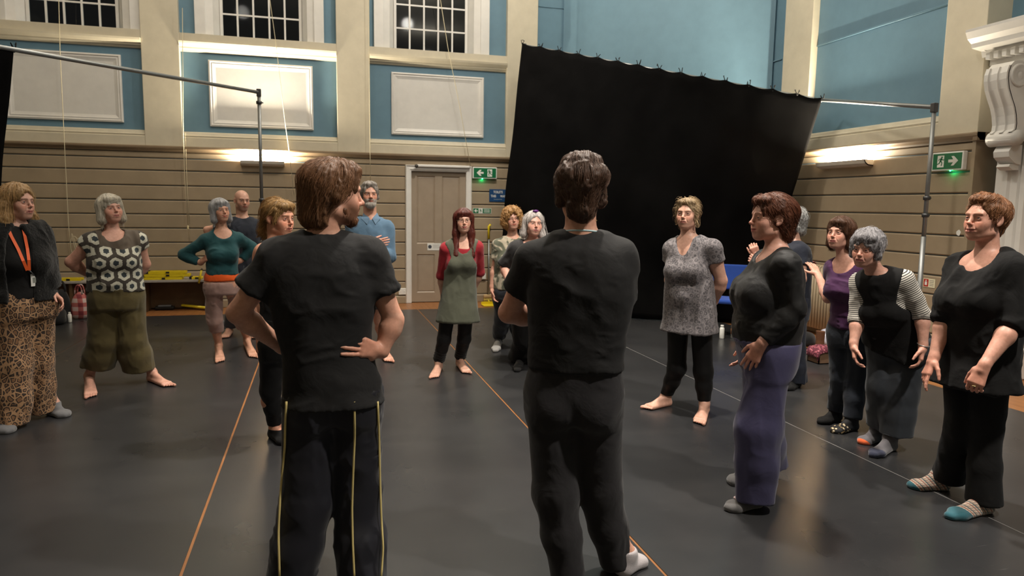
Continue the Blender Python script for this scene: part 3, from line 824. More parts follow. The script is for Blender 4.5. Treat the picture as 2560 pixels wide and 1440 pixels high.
# ---------------------------------------------------------------- bags by the bench
def cloth_mat(name, col, rough=0.85, var=0.12, weave=500.0, sheen=0.15, bump=0.25, fold=0.0):
    m = NT(name)
    n = m.noise(7.0, 4.0, 0.6)
    m.set(color=m.mix(1.0, tuple(col), m.ramp(n, [(0.25, (1 - var,) * 3), (0.75, (1 + var,) * 3)]), 'MULTIPLY'), rough=rough, sheen=sheen, spec=0.25)
    if fold > 0:
        b1 = m.bump(m.noise(9.0, 3.0, 0.5, None, 0.8), fold, 0.03)
        m.bump(m.noise(weave, 1.0), bump, 0.0015, b1)
    else:
        m.bump(m.noise(weave, 1.0), bump, 0.0015)
    return m.m
def plaid_mat():
    m = NT('pink_plaid')
    x, y, z = m.xyz()
    a = m.math('FRACT', m.math('MULTIPLY', m.math('ADD', x, y), 7.0)); b = m.math('FRACT', m.math('MULTIPLY', z, 9.0))
    s = m.math('ADD', m.math('GREATER_THAN', a, 0.5), m.math('GREATER_THAN', b, 0.5))
    m.set(color=m.ramp(m.math('DIVIDE', s, 2.0), [(0.0, (0.55, 0.42, 0.40)), (0.4, (0.42, 0.12, 0.11)), (0.8, (0.20, 0.03, 0.04))], 'CONSTANT'), rough=0.85)
    return m.m
def blob_bag(name, loc, dims, label, mat, rotz=0.0, handles=True, squash=2.6, seed=0):
    o = empty(name, tuple(loc), rotz); tag(o, label, 'bag')
    v = []; f = []; N, K = 20, 12
    rg = np.random.default_rng(seed)
    for k in range(K + 1):
        w = k / K
        s = (1 - abs(2 * w - 0.85) ** 3.2 * 0.45) * (1 - 0.15 * w)
        if k == 0: s *= 0.86
        if k == K: s *= 0.55
        for i in range(N):
            a = 2 * math.pi * i / N
            c, d = math.cos(a), math.sin(a)
            r = 1 / (abs(c) ** squash + abs(d) ** squash) ** (1 / squash)
            r *= 1 + 0.05 * math.sin(3 * a + 4 * w + seed) + 0.03 * rg.random()
            v.append((dims[0] * c * r * s, dims[1] * d * r * s, dims[2] * w))
    for k in range(K):
        for i in range(N):
            j = (i + 1) % N
            f.append((k * N + i, k * N + j, (k + 1) * N + j, (k + 1) * N + i))
    f.append(tuple(reversed(range(N)))); f.append(tuple(range(K * N, (K + 1) * N)))
    MB().add(v, f, True).build('bag_body', mat, o)
    if handles:
        for s in (-1, 1):
            MB().tube([(dims[0] * 0.45 * math.cos(t), s * dims[1] * 0.35, dims[2] * (0.92 + 0.35 * math.sin(t))) for t in np.linspace(math.pi, 0, 10)], 0.009, 6).build('handle', mat, o)
    return o
M_blackcloth = cloth_mat('black_canvas', (0.012, 0.012, 0.014))
blob_bag('backpack', on_z(158, 797), (0.10, 0.10, 0.40), 'black rucksack slumped under the bench beside the plaid bag', M_blackcloth, 0.2, True, 2.8, 1)
blob_bag('tote_bag', on_z(203, 796), (0.105, 0.09, 0.36), 'pink plaid tote bag standing under the bench', plaid_mat(), -0.2, True, 3.2, 2)
tb = empty('drink_tube', tuple(on_z(175, 806))); tag(tb, 'small white bottle leaning against the black rucksack', 'bottle')
MB().lathe([(0.022, 0), (0.024, 0.01), (0.024, 0.10), (0.014, 0.115)], n=12).build('bottle_body', M_sigwhite, tb); MB().lathe([(0.013, 0.115), (0.013, 0.135)], n=10).build('cap', M_sigwhite, tb)
blob_bag('duffel_bag', on_z(112, 812), (0.26, 0.16, 0.26), 'black holdall on the floor between the two women nearest the bench', M_blackcloth, 0.1, True, 2.4, 3)

# ---------------------------------------------------------------- broom beside the door
M_wooden = paint_mat('pale_wood', (0.55, 0.38, 0.18), 0.5)
bo = np.array([2.70, 11.20, 0.0]); broom = empty('broom', tuple(bo)); tag(broom, 'broom with yellow grip and silver pole propped beside the door', 'broom')
bt = on_y(1222, 566, 11.30) - bo; bb = np.array([0, 0, 0.11])
MB().tube([bb, bb + (bt - bb) * 0.82], 0.013, 8).build('pole', M_pipe, broom)
MB().tube([bb + (bt - bb) * 0.82, bt, bt + np.array([0.03, 0, 0.03])], 0.020, 8).build('grip', M_yellow, broom)
MB().box((-0.09, -0.035, 0.075), (0.15, 0.035, 0.125), 0.01).build('broom_head', M_wooden, broom)
bri = MB()
for i in range(24):
    for j in range(3):
        x = -0.08 + i * 0.0095; y = -0.022 + j * 0.022
        bri.tube([(x, y, 0.08), (x * 1.06, y * 1.3, 0.0)], 0.005, 4)
o = bri.build('bristles', plain('yellow_bristle', (0.55, 0.42, 0.10), 0.8), broom); o['kind'] = 'stuff'
dm = empty('dustpan', tuple(on_z(1228, 764))); tag(dm, 'flat yellow dustpan on the floor by the broom', 'dustpan')
MB().box((-0.14, -0.10, 0.0), (0.14, 0.12, 0.012), 0.004).box((-0.14, 0.10, 0.0), (0.14, 0.12, 0.05)).build('pan', M_yellow, dm); MB().tube([(0, 0.11, 0.03), (0, 0.20, 0.06)], 0.012, 8).build('handle', M_yellow, dm)

# ---------------------------------------------------------------- radiator with pink cloth
M_rad = paint_mat('radiator_enamel', (0.50, 0.41, 0.28), 0.4)
rad = empty('column_radiator', (6.16, 7.70, 0)); tag(rad, 'old cream column radiator against the taupe side wall', 'radiator')
NC = 17; pit = 0.052
for k in range(NC):
    y = (k - (NC - 1) / 2) * pit
    mb = MB()
    for x in (-0.055, 0.0, 0.055):
        mb.tube([(x, y, 0.10), (x, y, 0.87)], 0.0185, 8)
    mb.tube([(-0.055, y, 0.86), (-0.03, y, 0.885), (0.03, y, 0.885), (0.055, y, 0.86)], 0.019, 8); mb.tube([(-0.055, y, 0.11), (0.055, y, 0.11)], 0.019, 8)
    mb.build('radiator_column', M_rad, rad)
for s in (-1, 1):
    MB().tube([(0, s * (NC - 1) / 2 * pit, 0.0), (0, s * (NC - 1) / 2 * pit, 0.12)], 0.022, 8).build('leg', M_rad, rad)
MB().tube([(0, -NC / 2 * pit - 0.06, 0.12), (0, -NC / 2 * pit, 0.12)], 0.014, 8).build('valve_pipe', M_pipe, rad)
pc = empty('pink_cloth', (6.16, 7.80, 0.90)); tag(pc, 'pink cloth draped over the end of the radiator', 'cloth')
v = []; f = []
for i in range(15):
    t = i / 14; 
    for j in range(9):
        y = -0.11 + 0.22 * j / 8
        if t < 0.5: x, z = -0.085, -0.30 + 0.60 * t
        elif t < 0.62: x, z = -0.085 + (t - 0.5) * 1.4, 0.012 + 0.02 * math.sin((t - 0.5) / 0.12 * 3.14)
        else: x, z = 0.085, -0.02 - (t - 0.62) * 0.3
        v.append((x - 0.012 * math.sin(5 * y * 8 + t * 3), y * (1 + 0.15 * math.sin(t * 5)), z))
f = [(i * 9 + j, i * 9 + j + 1, (i + 1) * 9 + j + 1, (i + 1) * 9 + j) for i in range(14) for j in range(8)]
c = MB().add(v, f, True).build('cloth', cloth_mat('pink_cotton', (0.62, 0.27, 0.27)), pc, recalc=False); c.modifiers.new('thick', 'SOLIDIFY').thickness = 0.005
# things on the floor by the radiator
blob_bag('black_bag', on_z(2012, 862), (0.14, 0.12, 0.16), 'small black bag slumped at the foot of the radiator', M_blackcloth, 0.5, False, 2.3, 6)
blob_bag('plastic_bag', on_z(2064, 862) + np.array([0.04, 0.0, 0]), (0.16, 0.13, 0.20), 'pale lilac plastic carrier bag by the radiator', plain('lilac_plastic', (0.55, 0.56, 0.68), 0.3), 0.2, False, 2.0, 8)
bx = empty('floral_basket', tuple(on_z(2056, 905))); tag(bx, 'brown box holding a maroon floral scarf on the floor by the radiator', 'box')
MB().box((-0.12, -0.09, 0.0), (0.12, 0.09, 0.010)).box((-0.12, -0.09, 0.0), (-0.11, 0.09, 0.13)).box((0.11, -0.09, 0.0), (0.12, 0.09, 0.13)).box((-0.12, -0.09, 0.0), (0.12, -0.08, 0.13)).box((-0.12, 0.08, 0.0), (0.12, 0.09, 0.13)).build('box_body', plain('brown_card', (0.16, 0.09, 0.05), 0.8), bx)
fm = NT('maroon_floral'); fm.set(color=fm.ramp(fm.voronoi(38.0), [(0.0, (0.62, 0.45, 0.42)), (0.22, (0.42, 0.10, 0.14)), (0.5, (0.10, 0.015, 0.03))]), rough=0.85)
mb = MB(); rgb = np.random.default_rng(5)
v = [(-0.15 + 0.30 * i / 12, -0.11 + 0.22 * j / 8, 0.12 + 0.05 * math.cos((i - 6) / 5) + 0.015 * rgb.random() - 0.07 * (abs(i - 6) > 5) - 0.05 * (abs(j - 4) > 3)) for i in range(13) for j in range(9)]
sc = mb.add(v, [(i * 9 + j, (i + 1) * 9 + j, (i + 1) * 9 + j + 1, i * 9 + j + 1) for i in range(12) for j in range(8)], True).build('scarf', fm.m, bx, recalc=False); sc.modifiers.new('thick', 'SOLIDIFY').thickness = 0.006
bt_ = empty('ankle_boot', tuple(on_z(2052, 880) + np.array([-0.02, 0, 0.0]))); tag(bt_, 'brown ankle boot standing behind the floral box', 'shoe')
MB().sweep([(0.045 * math.cos(a), 0.055 * math.sin(a)) for a in np.linspace(0, 6.283, 13)[:-1]], [lambda a, b: (a, b, 0.02), lambda a, b: (a * 1.0, b, 0.08), lambda a, b: (a * 0.95, b * 0.9, 0.14), lambda a, b: (a * 1.05, b, 0.24)]).build('shaft', plain('brown_leather', (0.12, 0.05, 0.025), 0.45), bt_)
MB().lathe([(0.0, 0.02), (0.045, 0.025), (0.042, 0.06), (0.02, 0.085), (0.0, 0.09)], (0, -0.08, 0), 14).build('toe_cap', plain('brown_leather', (0.12, 0.05, 0.025), 0.45), bt_)
MB().box((-0.045, -0.12, 0.0), (0.045, 0.055, 0.025), 0.01).build('sole', M_black, bt_)

# ---------------------------------------------------------------- blue chair and bottles
M_bluefab = cloth_mat('royal_blue_fabric', (0.022, 0.070, 0.34))
cp_ = on_z(1826, 846); ch = empty('blue_chair', (cp_[0] + 0.02, cp_[1] + 0.16, 0), math.radians(-38)); tag(ch, 'blue upholstered stacking chair in front of the big curtain', 'chair')
MB().box((-0.23, -0.21, 0.43), (0.23, 0.21, 0.485), 0.022).build('seat', M_bluefab, ch)
bk = MB().box((-0.225, -0.02, -0.16), (0.225, 0.02, 0.16), 0.018).build('backrest', M_bluefab, ch, (0, 0.245, 0.73)); bk.rotation_euler = (math.radians(-8), 0, 0)
for s in (-1, 1):
    MB().tube([(s * 0.22, -0.21, 0.0), (s * 0.215, -0.18, 0.43)], 0.011, 8).build('leg', M_pipe, ch)
    MB().tube([(s * 0.22, 0.25, 0.0), (s * 0.215, 0.20, 0.43), (s * 0.20, 0.24, 0.70)], 0.011, 8).build('leg', M_pipe, ch)
    MB().tube([(s * 0.215, -0.18, 0.43), (s * 0.215, 0.20, 0.43)], 0.010, 8).build('seat_rail', M_pipe, ch)
b1 = empty('white_bottle', tuple(on_z(1804, 846))); tag(b1, 'white drinks bottle standing on the floor by the blue chair', 'bottle')
MB().lathe([(0.026, 0), (0.029, 0.006), (0.029, 0.125), (0.020, 0.142)], n=16).build('bottle_body', M_sigwhite, b1); MB().lathe([(0.021, 0.140), (0.021, 0.165), (0.018, 0.168)], n=14).build('cap', M_sigwhite, b1)
b2 = empty('water_bottle', tuple(on_z(1833, 845))); tag(b2, 'clear water bottle with an orange label beside the chair leg', 'bottle')
gm = NT('clear_plastic'); gm.set(color=(0.6, 0.65, 0.65), rough=0.1, trans=0.8)
MB().lathe([(0.030, 0), (0.033, 0.006), (0.033, 0.16), (0.013, 0.20), (0.013, 0.215)], n=16).build('bottle_body', gm.m, b2); MB().lathe([(0.0336, 0.05), (0.0336, 0.12)], n=16).build('bottle_label', plain('orange_label', (0.55, 0.20, 0.06)), b2); MB().lathe([(0.014, 0.212), (0.014, 0.228)], n=12).build('cap', M_sigwhite, b2)

# ================================================================= figures: smooth implicit bodies, meshed with surface nets
def nrm(v):
    v = np.asarray(v, float); return v / (np.linalg.norm(v) + 1e-12)

class Field:
    def __init__(self, lo, hi, h):
        self.h = h
        self.lo = np.asarray(lo, float)
        n = np.ceil((np.asarray(hi, float) - self.lo) / h).astype(int) + 1
        self.n = n
        self.D = np.full(tuple(n), 0.25, np.float32)
        self.ax = [(self.lo[i] + h * np.arange(n[i])).astype(np.float32) for i in range(3)]
    def _sub(self, lo, hi):
        a = np.maximum(np.floor((lo - self.lo) / self.h).astype(int), 0); b = np.minimum(np.ceil((hi - self.lo) / self.h).astype(int) + 1, self.n)
        if np.any(b - a < 1): return None
        sl = tuple(slice(a[i], b[i]) for i in range(3))
        return sl, self.ax[0][sl[0]][:, None, None], self.ax[1][sl[1]][None, :, None], self.ax[2][sl[2]][None, None, :]
    def _merge(self, sl, d, k, op):
        A = self.D[sl]
        if op == 'u':
            h = np.maximum(k - np.abs(A - d), 0) / max(k, 1e-6); self.D[sl] = np.minimum(A, d) - h * h * k * 0.25
        elif op == 's':
            d = -d; h = np.maximum(k - np.abs(A - d), 0) / max(k, 1e-6); self.D[sl] = np.maximum(A, d) + h * h * k * 0.25
        elif op == 'i':
            h = np.maximum(k - np.abs(A - d), 0) / max(k, 1e-6); self.D[sl] = np.maximum(A, d) + h * h * k * 0.25
    def cone(self, a, b, ra, rb, k=0.02, op='u', clip=None, hole=None):
        a = np.asarray(a, float); b = np.asarray(b, float)
        m = max(ra, rb) + k + 3 * self.h + 0.012
        s = self._sub(np.minimum(a, b) - m, np.maximum(a, b) + m)
        if s is None: return self
        sl, X, Y, Z = s
        ba = b - a; L2 = ba @ ba + 1e-12
        t = np.clip(((X - a[0]) * ba[0] + (Y - a[1]) * ba[1] + (Z - a[2]) * ba[2]) / L2, 0, 1)
        d = np.sqrt((X - a[0] - t * ba[0]) ** 2 + (Y - a[1] - t * ba[1]) ** 2 + (Z - a[2] - t * ba[2]) ** 2) - (ra + (rb - ra) * t)
        if hole is not None:
            a, b, ra, rb = hole; ba = b - a; L2 = ba @ ba + 1e-12
            t = np.clip(((X - a[0]) * ba[0] + (Y - a[1]) * ba[1] + (Z - a[2]) * ba[2]) / L2, 0, 1)
            d = np.maximum(d, (ra + (rb - ra) * t) - np.sqrt((X - a[0] - t * ba[0]) ** 2 + (Y - a[1] - t * ba[1]) ** 2 + (Z - a[2] - t * ba[2]) ** 2))
        if clip is not None:
            q, n = clip; d = np.maximum(d, (X - q[0]) * n[0] + (Y - q[1]) * n[1] + (Z - q[2]) * n[2])
        self._merge(sl, d.astype(np.float32), k, op); return self
    def chain(self, pts, rs, k=0.02, op='u'):
        for i in range(len(pts) - 1): self.cone(pts[i], pts[i + 1], rs[i], rs[i + 1], k, op)
        return self
    def ell(self, c, r, R=None, k=0.02, op='u'):
        c = np.asarray(c, float); r = np.asarray(r, float) * np.ones(3)
        m = max(r) + k + 3 * self.h + 0.012
        s = self._sub(c - m, c + m)
        if s is None: return self
        sl, X, Y, Z = s
        X, Y, Z = X - c[0], Y - c[1], Z - c[2]
        if R is None: p = (X, Y, Z)
        else: p = tuple(R[0][i] * X + R[1][i] * Y + R[2][i] * Z for i in range(3))
        k0 = np.sqrt((p[0] / r[0]) ** 2 + (p[1] / r[1]) ** 2 + (p[2] / r[2]) ** 2)
        k1 = np.sqrt((p[0] / r[0] ** 2) ** 2 + (p[1] / r[1] ** 2) ** 2 + (p[2] / r[2] ** 2) ** 2) + 1e-6
        self._merge(sl, (k0 * (k0 - 1) / k1).astype(np.float32), k, op); return self
    def loft(self, keys, k=0.02, op='u', p=2.4, cap=0.02):
        """keys: (centre, lateral axis, forward axis, half width, half depth) along a roughly straight spine"""
        C = np.array([q[0] for q in keys], float); ax = nrm(C[-1] - C[0])
        T = (C - C[0]) @ ax
        LX = np.array([q[1] for q in keys], float); FX = np.array([q[2] for q in keys], float); A = np.array([q[3] for q in keys], float); B = np.array([q[4] for q in keys], float)
        m = max(A.max(), B.max()) + k + 3 * self.h + 0.02
        s = self._sub(C.min(0) - m, C.max(0) + m)
        if s is None: return self
        sl, X, Y, Z = s
        t = (X - C[0][0]) * ax[0] + (Y - C[0][1]) * ax[1] + (Z - C[0][2]) * ax[2]
        # smooth resampling of the keys
        tt = np.linspace(T[0], T[-1], 64)
        def S(v):
            y = np.interp(tt, T, v); ker = np.array([1, 2, 3, 4, 3, 2, 1.0]) / 16
            return np.convolve(np.pad(y, 3, mode='edge'), ker, 'valid')
        def I(v): return np.interp(t, tt, S(v)).astype(np.float32)
        q = (X - I(C[:, 0]), Y - I(C[:, 1]), Z - I(C[:, 2]))
        u = sum(q[i] * I(LX[:, i]) for i in range(3)); w = sum(q[i] * I(FX[:, i]) for i in range(3))
        a, b = I(A), I(B)
        rr = (np.abs(u / a) ** p + np.abs(w / b) ** p) ** (1 / p)
        d = (rr - 1) * np.minimum(a, b)
        e = np.maximum(T[0] - t, t - T[-1])
        h = np.maximum(cap - np.abs(d - e), 0) / cap
        d = np.maximum(d, e) + h * h * cap * 0.25
        self._merge(sl, d.astype(np.float32), k, op); return self
    def cut(self, p, n, c=None, rad=None, k=0.004):
        """remove the side n points to, optionally only inside a ball"""
        n = nrm(n); p = np.asarray(p, float)
        if c is None: lo, hi = self.lo, self.lo + self.n * self.h
        else: lo, hi = np.asarray(c) - rad, np.asarray(c) + rad
        s = self._sub(lo, hi)
        if s is None: return self
        sl, X, Y, Z = s
        d = (X - p[0]) * n[0] + (Y - p[1]) * n[1] + (Z - p[2]) * n[2]
        if c is not None:
            q = np.sqrt((X - c[0]) ** 2 + (Y - c[1]) ** 2 + (Z - c[2]) ** 2) - rad
            d = np.minimum(d, -q)
        else: d = d + 0 * (X + Y + Z)
        self._merge(sl, d.astype(np.float32), k, 'i'); return self
    def warp(self, fn):
        """add fn(X, Y, Z) to the distance near the surface"""
        m = np.abs(self.D) < 0.05
        i, j, k = np.nonzero(m)
        self.D[m] += fn(self.ax[0][i], self.ax[1][j], self.ax[2][k]).astype(np.float32)
        return self
    def sample(self, P):
        q = (P - self.lo) / self.h; q = np.clip(q, 0, self.n - 1.001); i = q.astype(int); f = q - i
        D = self.D; r = 0
        for a in (0, 1):
            for b in (0, 1):
                for c in (0, 1):
                    r = r + D[i[:, 0] + a, i[:, 1] + b, i[:, 2] + c] * (f[:, 0] if a else 1 - f[:, 0]) * (f[:, 1] if b else 1 - f[:, 1]) * (f[:, 2] if c else 1 - f[:, 2])
        return r
    def grad(self, P):
        e = self.h; g = np.stack([self.sample(P + d) - self.sample(P - d) for d in np.eye(3) * e], 1)
        return g / (np.linalg.norm(g, axis=1, keepdims=True) + 1e-9)
    def mesh(self):
        D = self.D; S = D < 0
        n = np.array(D.shape) - 1
        c = np.zeros(tuple(n), np.int8)
        for a in (0, 1):
            for b in (0, 1):
                for d in (0, 1):
                    c += S[a:a + n[0], b:b + n[1], d:d + n[2]]
        act = (c > 0) & (c < 8)
        I = np.argwhere(act)
        if len(I) == 0: return np.zeros((0, 3)), np.zeros((0, 4), int)
        idx = np.full(tuple(n), -1, np.int64); idx[act] = np.arange(len(I))
        acc = np.zeros((len(I), 3)); cnt = np.zeros(len(I))
        cor = [(a, b, d) for a in (0, 1) for b in (0, 1) for d in (0, 1)]
        val = {q: D[I[:, 0] + q[0], I[:, 1] + q[1], I[:, 2] + q[2]] for q in cor}
        for q in cor:
            for ax in range(3):
                if q[ax] == 0:
                    r = list(q); r[ax] = 1; r = tuple(r)
                    v0, v1 = val[q], val[r]; m = (v0 < 0) != (v1 < 0)
                    t = np.where(m, v0 / np.where(m, v0 - v1, 1), 0)
                    for e in range(3):
                        acc[:, e] += np.where(m, q[e] + (t if e == ax else 0), 0)
                    cnt += m
        V = self.lo + self.h * (I + acc / cnt[:, None])
        Q = []
        for ax in range(3):
            o1, o2 = (ax + 1) % 3, (ax + 2) % 3
            sh = [slice(0, n[e]) for e in range(3)]
            s0 = [slice(None)] * 3; s1 = [slice(None)] * 3
            s0[ax] = slice(0, -1); s1[ax] = slice(1, None)
            ch = S[tuple(s0)] != S[tuple(s1)]
            E = np.argwhere(ch)
            ok = (E[:, o1] > 0) & (E[:, o2] > 0) & (E[:, o1] < n[o1]) & (E[:, o2] < n[o2]) & (E[:, ax] < n[ax])
            E = E[ok]
            if len(E) == 0: continue
            def g(d1, d2):
                K = E.copy(); K[:, o1] -= d1; K[:, o2] -= d2
                return idx[K[:, 0], K[:, 1], K[:, 2]]
            q = np.stack([g(1, 1), g(0, 1), g(0, 0), g(1, 0)], 1)
            inside = S[E[:, 0], E[:, 1], E[:, 2]]
            q[~inside] = q[~inside][:, ::-1]
            Q.append(q)
        Q = np.concatenate(Q)
        Q = Q[(Q >= 0).all(1)]
        return V, Q

def relax(V, Q, it=1, lam=0.5):
    if len(V) == 0: return V
    e = np.concatenate([Q[:, [0, 1]], Q[:, [1, 2]], Q[:, [2, 3]], Q[:, [3, 0]]])
    e = np.concatenate([e, e[:, ::-1]])
    deg = np.bincount(e[:, 0], minlength=len(V)).astype(float); deg[deg == 0] = 1
    for _ in range(it):
        A = np.stack([np.bincount(e[:, 0], weights=V[e[:, 1], d], minlength=len(V)) for d in range(3)], 1) / deg[:, None]
        V = V + lam * (A - V)
    return V
def vnormals(V, Q):
    fn = np.cross(V[Q[:, 2]] - V[Q[:, 0]], V[Q[:, 3]] - V[Q[:, 1]])
    N = np.zeros_like(V)
    for k in range(4):
        for d in range(3): N[:, d] += np.bincount(Q[:, k], weights=fn[:, d], minlength=len(V))
    return N / (np.linalg.norm(N, axis=1, keepdims=True) + 1e-12)
_rs = np.random.default_rng(11); _lat = _rs.uniform(-1, 1, (64, 64, 64)).astype(np.float32)
def vnoise(P):
    i = np.floor(P).astype(int); f = P - i; f = f * f * (3 - 2 * f); i &= 63; j = (i + 1) & 63
    r = 0
    for a in (0, 1):
        for b in (0, 1):
            for c in (0, 1):
                r = r + _lat[(j if a else i)[:, 0], (j if b else i)[:, 1], (j if c else i)[:, 2]] * (f[:, 0] if a else 1 - f[:, 0]) * (f[:, 1] if b else 1 - f[:, 1]) * (f[:, 2] if c else 1 - f[:, 2])
    return r
def folds(V, Q, amp, scale=(14, 14, 5), seed=0, ridge=True, mask=None):
    """cloth folds: stretched ridged noise pushed along the normals"""
    N = vnormals(V, Q); P = V * np.array(scale) + seed * 7.3
    P = P + 0.6 * np.stack([vnoise(P * 0.5 + 3), vnoise(P * 0.5 + 9), vnoise(P * 0.5 + 17)], 1)
    n = vnoise(P); n2 = vnoise(P * 2.1 + 5); n3 = vnoise(P * np.array([2.6, 2.6, 4.0]) + 11)
    if ridge: n = 1 - 2.2 * np.abs(n); n3 = 1 - 2.4 * np.abs(n3)
    d = amp * (n + 0.35 * n2 + 0.45 * n3 * np.clip(n2 + 0.3, 0, 1) * 1.5)
    if mask is not None: d = d * mask
    return V + N * d[:, None]
def to_mesh(name, V, Q, col=None, attrs=None):
    me = bpy.data.meshes.new(name)
    me.vertices.add(len(V)); me.vertices.foreach_set('co', np.asarray(V, np.float32).ravel())
    me.loops.add(len(Q) * 4); me.loops.foreach_set('vertex_index', np.asarray(Q, np.int32).ravel())
    me.polygons.add(len(Q)); me.polygons.foreach_set('loop_start', np.arange(0, len(Q) * 4, 4, dtype=np.int32))
    try: me.polygons.foreach_set('loop_total', np.full(len(Q), 4, np.int32))
    except Exception: pass
    me.update(calc_edges=True)
    me.polygons.foreach_set('use_smooth', np.ones(len(Q), bool))
    if col is not None:
        a = me.color_attributes.new('Col', 'FLOAT_COLOR', 'POINT'); a.data.foreach_set('color', np.concatenate([col, np.ones((len(V), 1))], 1).astype(np.float32).ravel())
    for k, v in (attrs or {}).items():
        a = me.attributes.new(k, 'FLOAT', 'POINT'); a.data.foreach_set('value', np.asarray(v, np.float32))
    return me
def join(parts):
    Vs, Qs, n = [], [], 0
    for V, Q in parts:
        Vs.append(V); Qs.append(Q + n); n += len(V)
    return np.concatenate(Vs), np.concatenate(Qs)
def drop_inside(V, Q, boxes):
    c = V[Q].mean(1); m = np.ones(len(Q), bool)
    for lo, hi in boxes: m &= ~((c > lo).all(1) & (c < hi).all(1))
    Q = Q[m]; used = np.zeros(len(V), bool); used[Q.ravel()] = True
    r = np.cumsum(used) - 1
    return V[used], r[Q]

# ---------------------------------------------------------------- materials of people
def make_skin():
    m = NT('skin')
    c = m.attr('Col').outputs['Color']
    n = m.noise(55.0, 4.0, 0.6)
    c = m.mix(1.0, c, m.ramp(n, [(0.3, (0.88, 0.84, 0.82)), (0.7, (1.07, 1.06, 1.06))]), 'MULTIPLY')
    m.set(color=c, rough=0.46, sss=0.12, spec=0.4)
    m.b.inputs['Subsurface Radius'].default_value = (1.0, 0.35, 0.18); m.b.inputs['Subsurface Scale'].default_value = 0.012
    m.bump(m.noise(260.0, 3.0), 0.12, 0.002)
    return m.m
M_skin = make_skin()
def make_eye():
    m = NT('eyeball')
    x, y, z = m.xyz()
    r = m.math('SQRT', m.math('ADD', m.math('POWER', x, 2.0), m.math('POWER', z, 2.0)))
    front = m.math('GREATER_THAN', y, 0.0)
    c = m.ramp(m.math('MULTIPLY', r, 80.0), [(0.0, (0.004, 0.004, 0.005)), (0.20, (0.05, 0.06, 0.07)), (0.46, (0.62, 0.57, 0.54))], 'CONSTANT')
    m.set(color=m.mix(front, (0.6, 0.5, 0.46), c), rough=0.12)
    return m.m
M_eye = make_eye()
_hairm = {}
def hair_mat(col, dark=0.5):
    key = (tuple(col), dark)
    if key in _hairm: return _hairm[key]
    m = NT('hair')
    n = m.noise(9.0, 4.0, 0.6, m.map(None, (6, 6, 1.2)), 0.5)
    hi = m.t.nodes.new('ShaderNodeHairInfo').outputs['Random']
    f = m.math('ADD', m.math('MULTIPLY', n, 0.6), m.math('MULTIPLY', hi, 0.5))
    a = tuple(c * dark for c in col); b = tuple(min(1, c * 1.35) for c in col)
    m.set(color=m.ramp(f, [(0.2, a), (0.85, b)]), rough=0.48, spec=0.38)
    m.bump(m.noise(40.0, 3.0, 0.6, m.map(None, (8, 8, 1.0))), 0.5, 0.004)
    _hairm[key] = m.m
    return m.m

